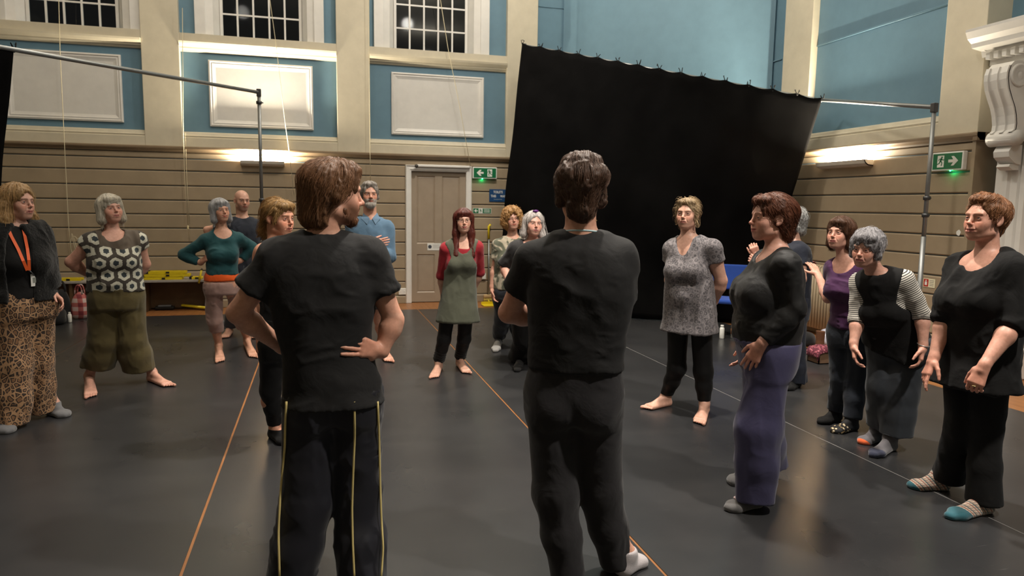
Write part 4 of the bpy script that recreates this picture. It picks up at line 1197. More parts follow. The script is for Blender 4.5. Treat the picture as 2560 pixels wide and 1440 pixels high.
# ---------------------------------------------------------------- head
def head_prims(F, T, s, o):
    """T(p) maps head space (x right, y forward, z up, chin -0.115 .. crown 0.115) into the figure; o: options"""
    R = T.R; k = s
    def P(*p): return T(np.array(p))
    def ell(c, r, kk=0.02, op='u', rx=0.0):
        RR = R
        if rx: RR = R @ np.array([[1, 0, 0], [0, math.cos(rx), -math.sin(rx)], [0, math.sin(rx), math.cos(rx)]])
        F.ell(P(*c), np.array(r) * k, RR, kk * k, op)
    def cone(a, b, ra, rb, kk=0.01, op='u'): F.cone(P(*a), P(*b), ra * k, rb * k, kk * k, op)
    fem = o.get('fem', 1.0); w = o.get('w', 1.0); jaw = o.get('jaw', 1.0) * (1 - 0.09 * fem); fat = o.get('fat', 0.0); nose = o.get('nose', 1.0) * (1 - 0.13 * fem)
    ell((0, -0.014, 0.034), (0.073 * w, 0.092, 0.081), 0.02)
    ell((0, 0.030, 0.000), (0.063 * w, 0.056, 0.078), 0.03)
    ell((0, 0.026, -0.066), (0.052 * w * jaw + fat * 0.010, 0.052, 0.040), 0.03)
    ell((0, 0.064, -0.097), (0.021 * jaw, 0.017, 0.016), 0.030)
    for q in (-1, 1):
        ell((q * 0.038 * w, 0.056, -0.030), (0.023 + fat * 0.006, 0.021, 0.021), 0.030)
        ell((q * 0.029, 0.062, -0.058), (0.017 + fat * 0.006, 0.017, 0.021), 0.028)
        cone((q * 0.050 * w, -0.005, -0.068), (q * 0.020, 0.056, -0.095), 0.013, 0.013, 0.030)
    cone((-0.034, 0.0755 - 0.0025 * fem, 0.024), (0.034, 0.0755 - 0.0025 * fem, 0.024), 0.0095, 0.0095, 0.020)
    for q in (-1, 1):
        ell((q * 0.032, 0.099, -0.001), (0.018, 0.017, 0.012), 0.016, 's')
        ell((q * 0.032, 0.0722, 0.0), (0.0150, 0.0145, 0.0135), 0.006)
        ell((q * 0.0325, 0.090, -0.0005), (0.0125, 0.014, o.get('eye', 0.0037)), 0.002, 's')
        cone((q * 0.012, 0.0885, 0.0215), (q * 0.046 * w, 0.077, 0.0215), 0.0052 - 0.002 * fem, 0.0038 - 0.001 * fem, 0.010)
    cone((0, 0.083, 0.014), (0, 0.099 + 0.004 * nose, -0.024), 0.0062, 0.0094 * nose, 0.015)
    ell((0, 0.103 + 0.004 * nose, -0.029), np.array((0.0108, 0.010, 0.0092)) * nose, 0.009)
    for q in (-1, 1):
        ell((q * 0.0110 * nose, 0.094, -0.0335), np.array((0.0068, 0.0090, 0.0062)) * nose, 0.008)
        ell((q * 0.0058, 0.101, -0.0405), (0.0028, 0.0042, 0.0028), 0.003, 's')
    ell((0, 0.081, -0.060), (0.025, 0.012, 0.018), 0.018)
    age = o.get('age', 0.7)
    if age > 0 and F.h < 0.0035:
        for q in (-1, 1):
            cone((q * 0.019, 0.094, -0.032), (q * 0.031, 0.084, -0.064), 0.0014 * age, 0.0016 * age, 0.009, 's')
            cone((q * 0.021, 0.0885, -0.0165), (q * 0.043, 0.0800, -0.0145), 0.0010 * age, 0.0010 * age, 0.008, 's')
    sm = o.get('smile', 0.0)
    up = [(-0.024 - 0.004 * sm, 0.080, -0.0625 + 0.005 * sm), (-0.010, 0.0915, -0.0575), (0, 0.0925, -0.0590), (0.010, 0.0915, -0.0575), (0.024 + 0.004 * sm, 0.080, -0.0625 + 0.005 * sm)]
    lowl = [(-0.021, 0.081, -0.0655 + 0.003 * sm), (0, 0.0905, -0.0715), (0.021, 0.081, -0.0655 + 0.003 * sm)]
    for a, b in zip(up[:-1], up[1:]): cone(a, b, 0.0042, 0.0042, 0.004)
    for a, b in zip(lowl[:-1], lowl[1:]): cone(a, b, 0.0050, 0.0050, 0.004)
    op = o.get('open', 0.0)
    mid = [(-0.023 - 0.003 * sm, 0.086, -0.0635 + 0.004 * sm), (0, 0.100, -0.0648), (0.023 + 0.003 * sm, 0.086, -0.0635 + 0.004 * sm)]
    for a, b in zip(mid[:-1], mid[1:]): cone(a, b, 0.0016 + 0.004 * op, 0.0018 + 0.006 * op, 0.003, 's')
    for q in (-1, 1):
        Rr = np.array([[math.cos(q * 0.35), -math.sin(q * 0.35), 0], [math.sin(q * 0.35), math.cos(q * 0.35), 0], [0, 0, 1]])
        F.ell(P(q * 0.0765 * w, -0.012, -0.004), np.array((0.0085, 0.019, 0.031)) * k, R @ Rr, 0.007 * k)
        F.ell(P(q * 0.0840 * w, -0.006, -0.002), np.array((0.0060, 0.0095, 0.017)) * k, R @ Rr, 0.005 * k, 's')
        ell((q * 0.076 * w, -0.004, -0.030), (0.006, 0.008, 0.009), 0.006)
def head_paint(H, col, o, skin):
    """H: vertices in head space (unit scale); paint lips, brows, cheeks, stubble into col in place"""
    x, y, z = H[:, 0], H[:, 1], H[:, 2]
    def blend(m, c):
        m = np.clip(m, 0, 1)[:, None]; col[:] = col * (1 - m) + np.array(c) * m
    face = (y > 0.03)
    red = np.array(skin) * np.array((1.02, 0.70, 0.62))
    for q in (-1, 1):
        blend(face * 0.55 * np.exp(-(((x - q * 0.040) / 0.020) ** 2 + ((z + 0.030) / 0.020) ** 2)), red)
    blend(face * 0.6 * np.exp(-((x / 0.014) ** 2 + ((z + 0.030) / 0.012) ** 2)) * (y > 0.09), red)
    lip = o.get('lip', tuple(np.array(skin) * np.array((0.72, 0.36, 0.34))))
    lm = np.exp(-np.clip((np.abs(x) / 0.0235) ** 4 + ((z + 0.0640) / 0.0092) ** 4, 0, 40)) * (y > 0.078)
    blend(lm * 1.1, lip)
    blend((np.abs(z + 0.0645) < 0.0016) * (np.abs(x) < 0.022) * (y > 0.078) * 0.75, np.array(lip) * 0.25)
    br = o.get('brow', (0.10, 0.06, 0.035))
    for q in (-1, 1):
        zc = 0.0235 - 8.0 * (np.abs(x) - 0.033) ** 2
        bm = (np.abs(x) > 0.012) * (np.abs(x) < 0.050) * np.exp(-((z - zc) / 0.0034) ** 2) * (y > 0.05) * (np.sign(x) == q)
        blend(bm * o.get('browk', 0.75), br)
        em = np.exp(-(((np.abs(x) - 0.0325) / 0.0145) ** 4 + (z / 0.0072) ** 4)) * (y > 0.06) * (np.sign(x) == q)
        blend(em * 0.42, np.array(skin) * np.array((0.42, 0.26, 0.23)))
    if o.get('stubble', 0) > 0:
        sm = ((z < -0.035) & (y > -0.01)) * np.clip((-0.035 - z) / 0.02, 0, 1) * (1 - np.exp(-((np.abs(x) / 0.024) ** 4 + ((z + 0.064) / 0.010) ** 4)))
        sm = sm * np.clip((z + 0.122) / 0.015, 0, 1) * np.clip((y - 0.0) / 0.035, 0, 1)
        blend(sm * o['stubble'], o.get('beardc', (0.12, 0.06, 0.03)))
    if o.get('scalp'):
        am = np.clip(((z - 0.035) + (-y) * 0.5) / 0.02, 0, 1); blend(am * o['scalp'][0], o['scalp'][1])

class Xf:
    def __init__(self, c, R, s): self.c = np.asarray(c, float); self.R = R; self.s = s
    def __call__(self, p): return self.c + self.R @ (np.asarray(p) * self.s)
    def inv(self, V): return ((V - self.c) @ self.R) / self.s

# ---------------------------------------------------------------- hands and feet
def hand_prims(F, wrist, d, n, side, s=1.0, curl=0.5, spread=0.0, thumb=0.5, point=None):
    """d: wrist->knuckles, n: palm normal, side +1: thumb toward +cross(n,d). Returns fingertips"""
    d = nrm(d); n = nrm(n - d * (n @ d)); t = np.cross(n, d) * side
    w = np.asarray(wrist, float)
    L, W = 0.088 * s, 0.040 * s
    F.cone(w - d * 0.015 * s, w + d * 0.02 * s, 0.026 * s, 0.027 * s, 0.015)
    for q, r in ((-0.72, 0.0135), (-0.25, 0.0145), (0.25, 0.0150), (0.70, 0.0145)):
        F.cone(w + d * 0.012 * s + t * q * W * 0.55, w + d * L + t * q * W, r * s, (r - 0.001) * s, 0.012 * s)
    F.ell(w + d * 0.030 * s + t * 0.026 * s + n * 0.008 * s, (0.017 * s,) * 3, None, 0.016 * s)
    lens = {-0.72: (0.030, 0.020, 0.017), -0.25: (0.040, 0.026, 0.019), 0.25: (0.044, 0.028, 0.020), 0.70: (0.038, 0.024, 0.019)}
    cl = curl if hasattr(curl, '__len__') else (curl,) * 4
    for i, q in enumerate((0.70, 0.25, -0.25, -0.72)):
        p = w + d * L + t * q * W
        dd = nrm(d + t * q * (0.10 + spread)); a = 0.0; c = cl[i]
        rr = (0.0092, 0.0084, 0.0076, 0.0066) if q > -0.5 else (0.0082, 0.0074, 0.0066, 0.0058)
        for j, ln in enumerate(lens[q]):
            a += c * (0.75, 1.0, 0.7)[j]
            v = dd * math.cos(a) + n * math.sin(a)
            p2 = p + v * ln * s
            F.cone(p, p2, rr[j] * s, rr[j + 1] * s, 0.003)
            p = p2
    b = w + d * 0.028 * s + t * 0.030 * s + n * 0.006 * s
    td = nrm(d * (0.62 + 0.25 * thumb) + t * (0.85 - 0.6 * thumb) + n * (0.25 + 0.5 * thumb))
    m1 = b + td * 0.036 * s; td2 = nrm(td + d * 0.45 + n * 0.25 * thumb - t * 0.25); m2 = m1 + td2 * 0.030 * s; m3 = m2 + nrm(td2 + d * 0.2) * 0.024 * s
    F.cone(b, m1, 0.0150 * s, 0.0110 * s, 0.010); F.cone(m1, m2, 0.0110 * s, 0.0096 * s, 0.003); F.cone(m2, m3, 0.0096 * s, 0.0072 * s, 0.003)
def foot_prims(F, heel, toe, s=1.0, bare=True, r=1.0, up=0.0):
    """heel, toe: points on the floor"""
    heel = np.asarray(heel, float); toe = np.asarray(toe, float)
    v = toe - heel; v[2] = 0; d = nrm(v); L = max(np.linalg.norm(v), 0.16); sd = np.array([d[1], -d[0], 0])
    z = np.array([0, 0, 1.0])
    H = heel + d * 0.035 * s
    F.ell(H + z * 0.034 * s, np.array((0.034, 0.038, 0.036)) * s * r, None, 0.02)
    ank = H + d * 0.020 * s + z * 0.085 * s
    F.cone(ank, H + d * 0.010 * s + z * 0.035 * s, 0.036 * s * r, 0.032 * s * r, 0.02)
    F.cone(ank - z * 0.015 * s + d * 0.01, heel + d * L * 0.62 + z * 0.032 * s, 0.034 * s * r, 0.024 * s * r, 0.03)
    for q in (-0.5, 0.0, 0.5):
        F.cone(H + z * 0.024 * s + sd * q * 0.03 * s, heel + d * L * 0.76 + sd * q * 0.062 * s + z * 0.020 * s, 0.022 * s * r, 0.019 * s * r, 0.02)
    if bare:
        sgn = up
        for i in range(5):
            q = -0.5 + i * 0.25
            b = heel + d * L * 0.74 + sd * q * 0.072 * s * sgn + z * 0.017 * s
            big = i == 0
            ln = (0.26 if big else 0.25 - 0.03 * i) * L
            rr = (0.0135 if big else 0.0090) * s
            F.cone(b, b + d * ln * 0.75 - z * 0.002, rr, rr * 1.02, 0.004)
    else:
        F.cone(heel + d * L * 0.74 + sd * 0.022 * s + z * 0.018, heel + d * (L - 0.026) + sd * 0.012 * s + z * 0.017, 0.021 * r * s, 0.0175 * r * s, 0.022)
        F.cone(heel + d * L * 0.74 - sd * 0.022 * s + z * 0.018, heel + d * (L - 0.032) - sd * 0.014 * s + z * 0.017, 0.021 * r * s, 0.0165 * r * s, 0.022)

# ---------------------------------------------------------------- a whole figure
SKIN = (0.61, 0.33, 0.235)
def face_dir(yaw):
    a = math.radians(yaw); return RGT * math.sin(a) - FWD * math.cos(a)
class Person:
    def __init__(self, label, root, yaw, D=None, g=1.0, skin=SKIN, near=False, **dim):
        self.base = on_z(*root) if D is None else at_depth(root[0], root[1], D) * np.array([1, 1, 0])
        self.v = nrm((self.base - EYE) * np.array([1, 1, 0])); self.rv = np.array([self.v[1], -self.v[0], 0.0])   # line of sight to this figure
        self.D = float((self.base - EYE) @ self.v)
        f = self.fdir(yaw); self.Rl = np.stack([np.cross(f, UPV), f, UPV], 1)
        self.g = g; self.skin = np.array(skin); self.near = near; self.yaw = yaw
        self.e = empty('person', tuple(self.base)); self.e.rotation_euler = (0, 0, math.atan2(self.Rl[1, 0], self.Rl[0, 0]))
        tag(self.e, label, 'person')
        self.dim = dict(hip=(0.175, 0.125), waist=(0.145, 0.105), chest=(0.160, 0.115), bust=0.0, belly=0.0, butt=0.0, arm=1.0, leg=1.0, neck=0.052, sq=2.4)
        self.dim.update(dim)
        self.J = {}
        self.hg = 0.0075 if near else 0.010
    def rl(self, w): return self.Rl.T @ np.asarray(w, float)
    def fdir(self, yaw):
        a = math.radians(yaw); return self.rv * math.sin(a) - self.v * math.cos(a)
    def at(self, px, py, D):
        d = ray(px, py); return EYE + d * D / (d @ self.v)
    def L(self, w): return self.Rl.T @ (np.asarray(w, float) - self.base)
    def px(self, q):
        """(px, py[, depth offset]) -> figure space"""
        return self.L(self.at(q[0], q[1], self.D + (q[2] if len(q) > 2 else 0.0)))
    def flo(self, q, z=0.0): return self.L(on_z(q[0], q[1], z))
    def dirv(self, yaw): return self.Rl.T @ self.fdir(yaw)
    def pose(self, pel, che, nek, shR, shL, head, hyaw, hpitch=0.0, hroll=0.0, hs=1.0, armR=None, armL=None, legR=None, legL=None, hipw=0.095, bodyyaw=None):
        J = self.J
        for k, q in dict(pel=pel, che=che, nek=nek, shR=shR, shL=shL, head=head).items(): J[k] = self.px(q)
        lat = nrm((J['shL'] - J['shR']) * np.array([1, 1, 1]))
        plat = nrm((lat if bodyyaw is None else np.cross(UPV, self.dirv(bodyyaw))) * np.array([1, 1, 0]))
        J['hipR'], J['hipL'] = J['pel'] - plat * hipw, J['pel'] + plat * hipw
        for s, a in (('R', armR), ('L', armL)):
            if a is None: continue
            J['el' + s], J['wr' + s] = self.px(a['el']), self.px(a['wr'])
            J['hd' + s] = self.px(a['hd']) if 'hd' in a else J['wr' + s] + nrm(J['wr' + s] - J['el' + s]) * 0.08
            J['a' + s] = a
        for s, a in (('R', legR), ('L', legL)):
            if a is None: continue
            J['he' + s], J['to' + s] = self.flo(a['heel']), self.flo(a['toe'])
            d = nrm((J['to' + s] - J['he' + s]) * np.array([1, 1, 0]))
            J['an' + s] = J['he' + s] + d * 0.055 + np.array([0, 0, 0.085])
            J['dan' + s] = dict(d=float((self.Rl @ J['an' + s] + self.base - EYE) @ self.v)); dan = J['dan' + s]['d']
            J['kn' + s] = self.L(self.at(a['kn'][0], a['kn'][1], (self.D + (pel[2] if len(pel) > 2 else 0) + dan) / 2 + (a['kn'][2] if len(a['kn']) > 2 else 0)))
            J['l' + s] = a
        self.lat, self.plat = lat, plat
        f = self.fdir(hyaw); R = np.stack([np.cross(f, UPV), f, UPV], 1)
        p, r = math.radians(hpitch), math.radians(hroll)
        Rx = np.array([[1, 0, 0], [0, math.cos(p), -math.sin(p)], [0, math.sin(p), math.cos(p)]])
        Ry = np.array([[math.cos(r), 0, math.sin(r)], [0, 1, 0], [-math.sin(r), 0, math.cos(r)]])
        self.T = Xf(J['head'], self.Rl.T @ R @ Rx @ Ry, hs)
        return self
    # ---- torso keys shared by body and clothes
    def torso(self, e=0.0, hem=None, hemw=None, low=True):
        J, d, g = self.J, self.dim, self.g
        pel, che = J['pel'], J['che']; sm = (J['shR'] + J['shL']) / 2
        lat, pl = self.lat, self.plat
        ax = nrm(che - pel)
        def fr(l, a):
            f = nrm(np.cross(l, a)); f = -f if False else f
            return f
        fp = nrm(np.cross(pl, np.array([0, 0, 1.0]))); fp = fp * -1 if fp @ np.array([0, 1, 0]) < -2 else fp
        # forward = lateral(left) x up, pointing to the front: left x up = forward? left=-x, up=z -> (-x) x z = y
        F0 = nrm(np.cross(pl, np.array([0, 0, 1.0]))); F1 = nrm(np.cross(lat, nrm(sm - pel)))
        K = []
        def key(t, w, dp, a=0.0, extra=0.0):
            c = pel * (1 - t) + che * t if t <= 1 else che + (J['nek'] - che) * (t - 1)
            l = nrm(pl * (1 - min(t, 1)) + lat * min(t, 1)); f = nrm(F0 * (1 - min(t, 1)) + F1 * min(t, 1))
            K.append((c + f * a, l, f, (w + e) if w > 0 else w, dp + e))
        h, w, c = d['hip'], d['waist'], d['chest']
        if low:
            if hem is not None and hem < pel[2] - 0.02:
                hw = hemw or (h[0] + e, h[1] + e)
                cz = pel.copy(); cz[2] = hem
                hx = J.get('hemc')
                K.append((cz if hx is None else hx, pl, F0, hw[0], hw[1]))
                if hem < pel[2] - 0.25:
                    K.append(((cz + pel) / 2, pl, F0, (hw[0] + h[0] + e) / 2, (hw[1] + h[1] + e) / 2))
            else:
                K.append((pel - ax * 0.10 * g, pl, F0, h[0] * 0.90 * g + e, h[1] * 0.88 * g + e))
        key(0.0, h[0] * g, h[1] * g); key(0.22, (h[0] * 0.62 + w[0] * 0.38) * g, (h[1] * 0.6 + w[1] * 0.4) * g); key(0.50, w[0] * g, w[1] * g); key(0.75, (w[0] + c[0]) / 2 * g, (w[1] + c[1]) / 2 * g)
        key(1.0, c[0] * g, c[1] * g); key(1.45, c[0] * 1.0 * g, c[1] * 0.93 * g); key(1.70, c[0] * 0.92 * g, c[1] * 0.80 * g); key(1.88, c[0] * 0.66 * g, c[1] * 0.64 * g); key(2.0, 0.062 * g, 0.055 * g)
        self.F0, self.F1 = F0, F1
        return K
    def torso_extra(self, F, e=0.0, k=0.03):
        J, d, g = self.J, self.dim, self.g
        self.torso(); F1, F0 = self.F1, self.F0
        if d['bust'] > 0:
            b = d['bust']; cc = []
            for s in (-1, 1):
                c = J['che'] + self.lat * s * 0.066 * g + F1 * (d['chest'][1] * g * 0.62 + 0.022 * b) - np.array([0, 0, 0.028])
                cc.append(c); F.ell(c, np.array((0.068 * b, 0.066 * b, 0.070 * b)) * g + e, None, k * 1.8)
            if e > 0.004: F.cone(cc[0], cc[1], 0.060 * b * g + e, 0.060 * b * g + e, k * 1.8)
            for c in cc: F.cone(c, c + np.array([0, 0, 0.10]) - F1 * 0.045, 0.052 * b * g + e, 0.035 * g + e, k * 2)
        if d['belly'] > 0:
            c = J['pel'] * 0.60 + J['che'] * 0.40 + F0 * (d['waist'][1] * g * 0.50 + 0.02 * d['belly'])
            F.ell(c, np.array((0.115, 0.085, 0.105)) * d['belly'] * g + e, np.stack([self.plat, F0, UPV], 1), k * 1.4)
        if d['butt'] > 0:
            for s in (-1, 1):
                F.ell(J['pel'] + self.plat * s * 0.078 * g - F0 * (d['hip'][1] * g * 0.45) - np.array([0, 0, 0.045 * g]), np.array((0.088, 0.088, 0.095)) * d['butt'] * g + e, None, k)
    def shoulders(self, F, e=0.0, drop=0.0):
        J, g, a = self.J, self.g, self.dim['arm']
        for s in 'RL':
            sh = J['sh' + s]
            F.cone(J['nek'] * 0.78 + sh * 0.22 - np.array([0, 0, 0.012 + drop]), sh, 0.044 * g + e, 0.052 * g * a + e, 0.045)
    def arm_path(self, s):
        J = self.J; return J['sh' + s], J['el' + s], J['wr' + s]
    def body(self, fine_hands='RL', bare='', ho=None, fh=None):
        J, d, g = self.J, self.dim, self.g
        ho = ho or {}; self.ho = ho
        def prims(F):
            F.loft(self.torso(), 0.03, 'u', d['sq']); self.torso_extra(F); self.shoulders(F)
            hb = self.T((0, -0.028, -0.055))
            F.cone(J['nek'] - np.array([0, 0, 0.035]), hb, d['neck'] * 1.10 * g, d['neck'] * g, 0.035)
            head_prims(F, self.T, self.T.s, ho)
            for s in 'RL':
                if 'a' + s in J:
                    sh, el, wr = self.arm_path(s); a = d['arm'] * g
                    F.cone(sh, sh + (el - sh) * 0.35, 0.052 * a, 0.049 * a, 0.03); F.cone(sh + (el - sh) * 0.35, el, 0.049 * a, 0.0395 * a, 0.02)
                    m = el + (wr - el) * 0.28
                    F.cone(el, m, 0.0395 * a, 0.0430 * a, 0.02); F.cone(m, wr, 0.0430 * a, 0.0265 * g, 0.02)
                    A = J['a' + s]
                    hd = J['hd' + s] - wr; nn = np.asarray(A['n'], float) if 'n' in A else None; n = self.Rl.T @ (self.rv * (nn @ RGT) + self.v * (nn @ FWD) + UPV * nn[2]) if 'n' in A else np.cross(hd, UPV)
                    hand_prims(F, wr + nrm(hd) * 0.012, hd, n, A.get('side', -1 if s == 'R' else 1), A.get('hs', 0.98) * g, A.get('curl', 0.35), A.get('spread', 0.0), A.get('thumb', 0.5))
                if 'l' + s in J:
                    hip, kn, an = J['hip' + s], J['kn' + s], J['an' + s]; l = d['leg'] * g
                    F.cone(hip, kn, 0.088 * l, 0.057 * l, 0.04)
                    m = kn + (an - kn) * 0.30; bk = -nrm(np.cross(self.plat, UPV)) * 0.012
                    F.cone(kn, m + bk, 0.055 * l, 0.056 * l, 0.03); F.cone(m + bk, an, 0.056 * l, 0.036 * g, 0.03)
                    foot_prims(F, J['he' + s], J['to' + s], g * J['l' + s].get('fs', 1.0), s in bare, 1.0, (1 if s == 'L' else -1))
        boxes = []; parts = []
        hh = fh or (0.0030 if self.near else 0.0042)
        c = self.T((0, 0.0, -0.005)); r = np.array((0.135, 0.135, 0.150)) * self.T.s; boxes.append((c - r, c + r, hh))
        for s in fine_hands:
            if 'a' + s in J:
                c = J['wr' + s] + nrm(J['hd' + s] - J['wr' + s]) * 0.085; r = np.full(3, 0.125 * g); boxes.append((c - r, c + r, 0.0034 if self.near else 0.0042))
        for s in bare:
            lo = np.minimum(J['he' + s], J['to' + s]) - np.array((0.06, 0.06, 0.012)); hi = np.maximum(J['he' + s], J['to' + s]) + np.array((0.06, 0.06, 0.15)); boxes.append((lo, hi, 0.0042 if self.near else 0.005))
        P = np.array([v for k, v in J.items() if not isinstance(v, dict)])
        lo, hi = P.min(0) - 0.28, P.max(0) + 0.28; lo[2] = min(lo[2], -0.03)
        F = Field(lo, hi, 0.0095 if self.near else 0.0115); prims(F); V, Q = F.mesh(); h = F.h
        V = relax(V, Q, 1, 0.4)
        V, Q = drop_inside(V, Q, [(a + 1.3 * h, b - 1.3 * h) for a, b, _ in boxes])
        parts.append((V, Q))
        for a, b, hh in boxes:
            f = Field(a, b, hh); prims(f); v, q = f.mesh()
            if len(v): parts.append((relax(v, q, 1, 0.35), q))
        V, Q = join(parts)
        V[:, 2] = np.maximum(V[:, 2], 0.0015)
        col = np.tile(self.skin, (len(V), 1))
        for s in 'RL':
            for k, r in (('wr', 0.16), ('el', 0.06), ('kn', 0.07), ('to', 0.10)):
                if k + s in J:
                    p = J[k + s] + (nrm(J['hd' + s] - J['wr' + s]) * 0.1 if k == 'wr' else 0)
                    m = 0.45 * np.exp(-((V - p) ** 2).sum(1) / (r * 0.6) ** 2)[:, None]
                    col = col * (1 - m) + self.skin * np.array((1.0, 0.74, 0.68)) * m
        H = self.T.inv(V); m = (np.abs(H) < 0.16).all(1)
        ch = col[m].copy(); head_paint(H[m], ch, ho, self.skin); col[m] = ch
        o = link('body', to_mesh('body', V, Q, col), M_skin, self.e)
        for q in (-1, 1):
            eo = link('eye', eye_mesh(), None, self.e, tuple(self.T((q * 0.032, 0.0718, -0.0003))))
            gz = self.T.R
            eo.rotation_euler = Matrix(gz.tolist()).to_euler(); eo.scale = (self.T.s,) * 3
        return self
    # ---- clothes
    def top(self, name, mat, e=0.012, hem=None, hemw=None, sl=(0.6, 0.6), se=(0.014, 0.022), neck=('crew', 0.0), fold=0.004, fscale=(11, 11, 7), flare=None, sleeve_k=0.03, extra=None, label=None, hemtilt=(0, 0), hemcut=True, seed=0, open_h=0.03, attrs=None, shoulders=True, blend=None, col=None, hg=None):
        """sl: sleeve length (0..1 to the elbow, 1..2 to the wrist, None: sleeveless). hem: height"""
        J, d, g = self.J, self.dim, self.g
        hz = J['pel'][2] - 0.02 if hem is None else hem
        pts = [J[k] for k in ('pel', 'che', 'nek', 'shR', 'shL')] + [np.array([J['pel'][0], J['pel'][1], hz])]
        for s, q in zip('RL', sl):
            if q is not None and 'a' + s in J: pts += [J['el' + s]] + ([J['wr' + s]] if q > 1 else [])
        pts = np.array(pts); m = 0.26
        F = Field(pts.min(0) - m, pts.max(0) + m, hg or self.hg)
        F.loft(self.torso(e, hz - 0.02, hemw), 0.03, 'u', d['sq']); self.torso_extra(F, e)
        if shoulders: self.shoulders(F, e)
        if extra: extra(self, F, 'add')
        # openings
        up = nrm(J['nek'] - J['che']); nk = J['nek']; fw = self.F1
        kind, dep = neck[0], neck[1]
        if kind == 'crew':
            F.ell(nk + up * 0.035 + fw * (0.012 + dep * 0.4) - up * dep * 0.5, (0.068 * g + dep * 0.3, 0.066 * g + dep * 0.4, 0.052 + dep * 0.5), None, 0.006, 's')
        elif kind == 'scoop':
            Rm = np.stack([self.lat, fw, up], 1)
            F.ell(nk + fw * 0.05 - up * (dep * 0.35 - 0.02), (neck[2] if len(neck) > 2 else 0.092, 0.10, 0.05 + dep * 0.62), Rm, 0.006, 's')
        elif kind == 'v':
            a_, b_ = nk + up * 0.035, nk + fw * (d['chest'][1] * g + 0.05) - up * dep
            for s in (-1, 1):
                F.cone(a_ + self.lat * s * 0.035, b_, 0.055 * g, 0.012, 0.01, 's')
            F.cone(a_, b_, 0.055 * g, 0.010, 0.01, 's')
        if hemcut:
            n = np.array([hemtilt[0], hemtilt[1], -1.0]); c = np.array([J['pel'][0], J['pel'][1], hz])
            F.cut(c, n)
        if extra: extra(self, F, 'sub')
        wall = max(0.012, 1.7 * F.h)
        for s, q in zip('RL', sl):
            if 'a' + s not in J: continue
            sh, el, wr = self.arm_path(s); a = d['arm'] * g; r0, r1 = se
            if q is None:
                sv = nrm(sh - J['nek']); F.cut(sh - sv * 0.012, sv * 0.9 + (0, 0, 0.1), sh + sv * 0.08 - np.array([0, 0, 0.02]), 0.16)
                continue
            if q <= 1:
                end = sh + (el - sh) * q; dr = nrm(el - sh); re = (0.051 + (0.0395 - 0.051) * q) * a + r1
                F.cone(sh, end + dr * 0.05, 0.051 * a + r0, re, sleeve_k, 'u', (end, dr))
            else:
                t = q - 1; end = el + (wr - el) * t; m_ = el + (wr - el) * 0.28; dr = nrm(wr - el)
                F.cone(sh, el, 0.051 * a + r0, 0.041 * a + r0, sleeve_k)
                if t > 0.28:
                    re = (0.043 * a + (0.0265 * g - 0.043 * a) * (t - 0.28) / 0.72) + r1
                    F.cone(el, m_, 0.041 * a + r0, 0.043 * a + (r0 + r1) / 2, 0.02); st = m_
                else: re = 0.042 * a + r1; st = el
                F.cone(st, end + dr * 0.03, (0.043 * a + (r0 + r1) / 2) if t > 0.28 else 0.041 * a + r0, re, 0.02, 'u', (end, dr))
        V, Q = F.mesh(); V = relax(V, Q, 2, 0.45)
        if fold: V = folds(V, Q, fold, fscale, seed)
        self.lastF = F
        o = link(name, to_mesh(name, V, Q, None, attrs(self, V) if attrs else None), mat, self.e)
        if label: o['label'] = label
        return o
    def _hemcut(self, F, c, n, hemw):
        # cut below the hem, but leave arms hanging beside the body alone
        n = nrm(n); s = F._sub(np.array([-9, -9, -9.0]), np.array([9, 9, 9.0]))
        sl, X, Y, Z = s
        d = (X - c[0]) * n[0] + (Y - c[1]) * n[1] + (Z - c[2]) * n[2]
        w = (hemw[0] if hemw else self.dim['hip'][0] * self.g + 0.05) + 0.07
        u = np.abs((X - c[0]) * self.plat[0] + (Y - c[1]) * self.plat[1]); v = np.abs((X - c[0]) * self.F0[0] + (Y - c[1]) * self.F0[1])
        d = np.minimum(d, np.maximum(w - u, -10)) if w < 9 else d
        d = np.where((u > w) , -1.0, d) + 0 * (X + Y + Z)
        F._merge(sl, d.astype(np.float32), 0.004, 'i')
    def trousers(self, name, mat, e=0.012, r=(0.105, 0.085, 0.08), hem=(0.06, 0.06), waist=0.10, fold=0.005, fscale=(10, 10, 4), seed=0, hollow=False, label=None, flat=1.0, mid=None, attrs=None, hg=None, k=0.035, knee_dir=0.0, relaxn=2, extra=None, hemc=None):
        """r: radii at hip, knee, hem; hem: height of each hem (R, L); waist: height above the pelvis where they end"""
        J, d, g = self.J, self.dim, self.g
        pts = np.array([J['pel'] + np.array([0, 0, waist + 0.05])] + [J[q + s] for q in ('hip', 'kn', 'an') for s in 'RL' if q + s in J] + [J['pel']])
        lo, hi = pts.min(0) - 0.25, pts.max(0) + 0.25; lo[2] = 0.0
        F = Field(lo, hi, hg or self.hg)
        K = self.torso(e)
        F.loft(K, 0.03, 'u', d['sq']); 
        b = d['bust']; d['bust'] = 0; self.torso_extra(F, e); d['bust'] = b
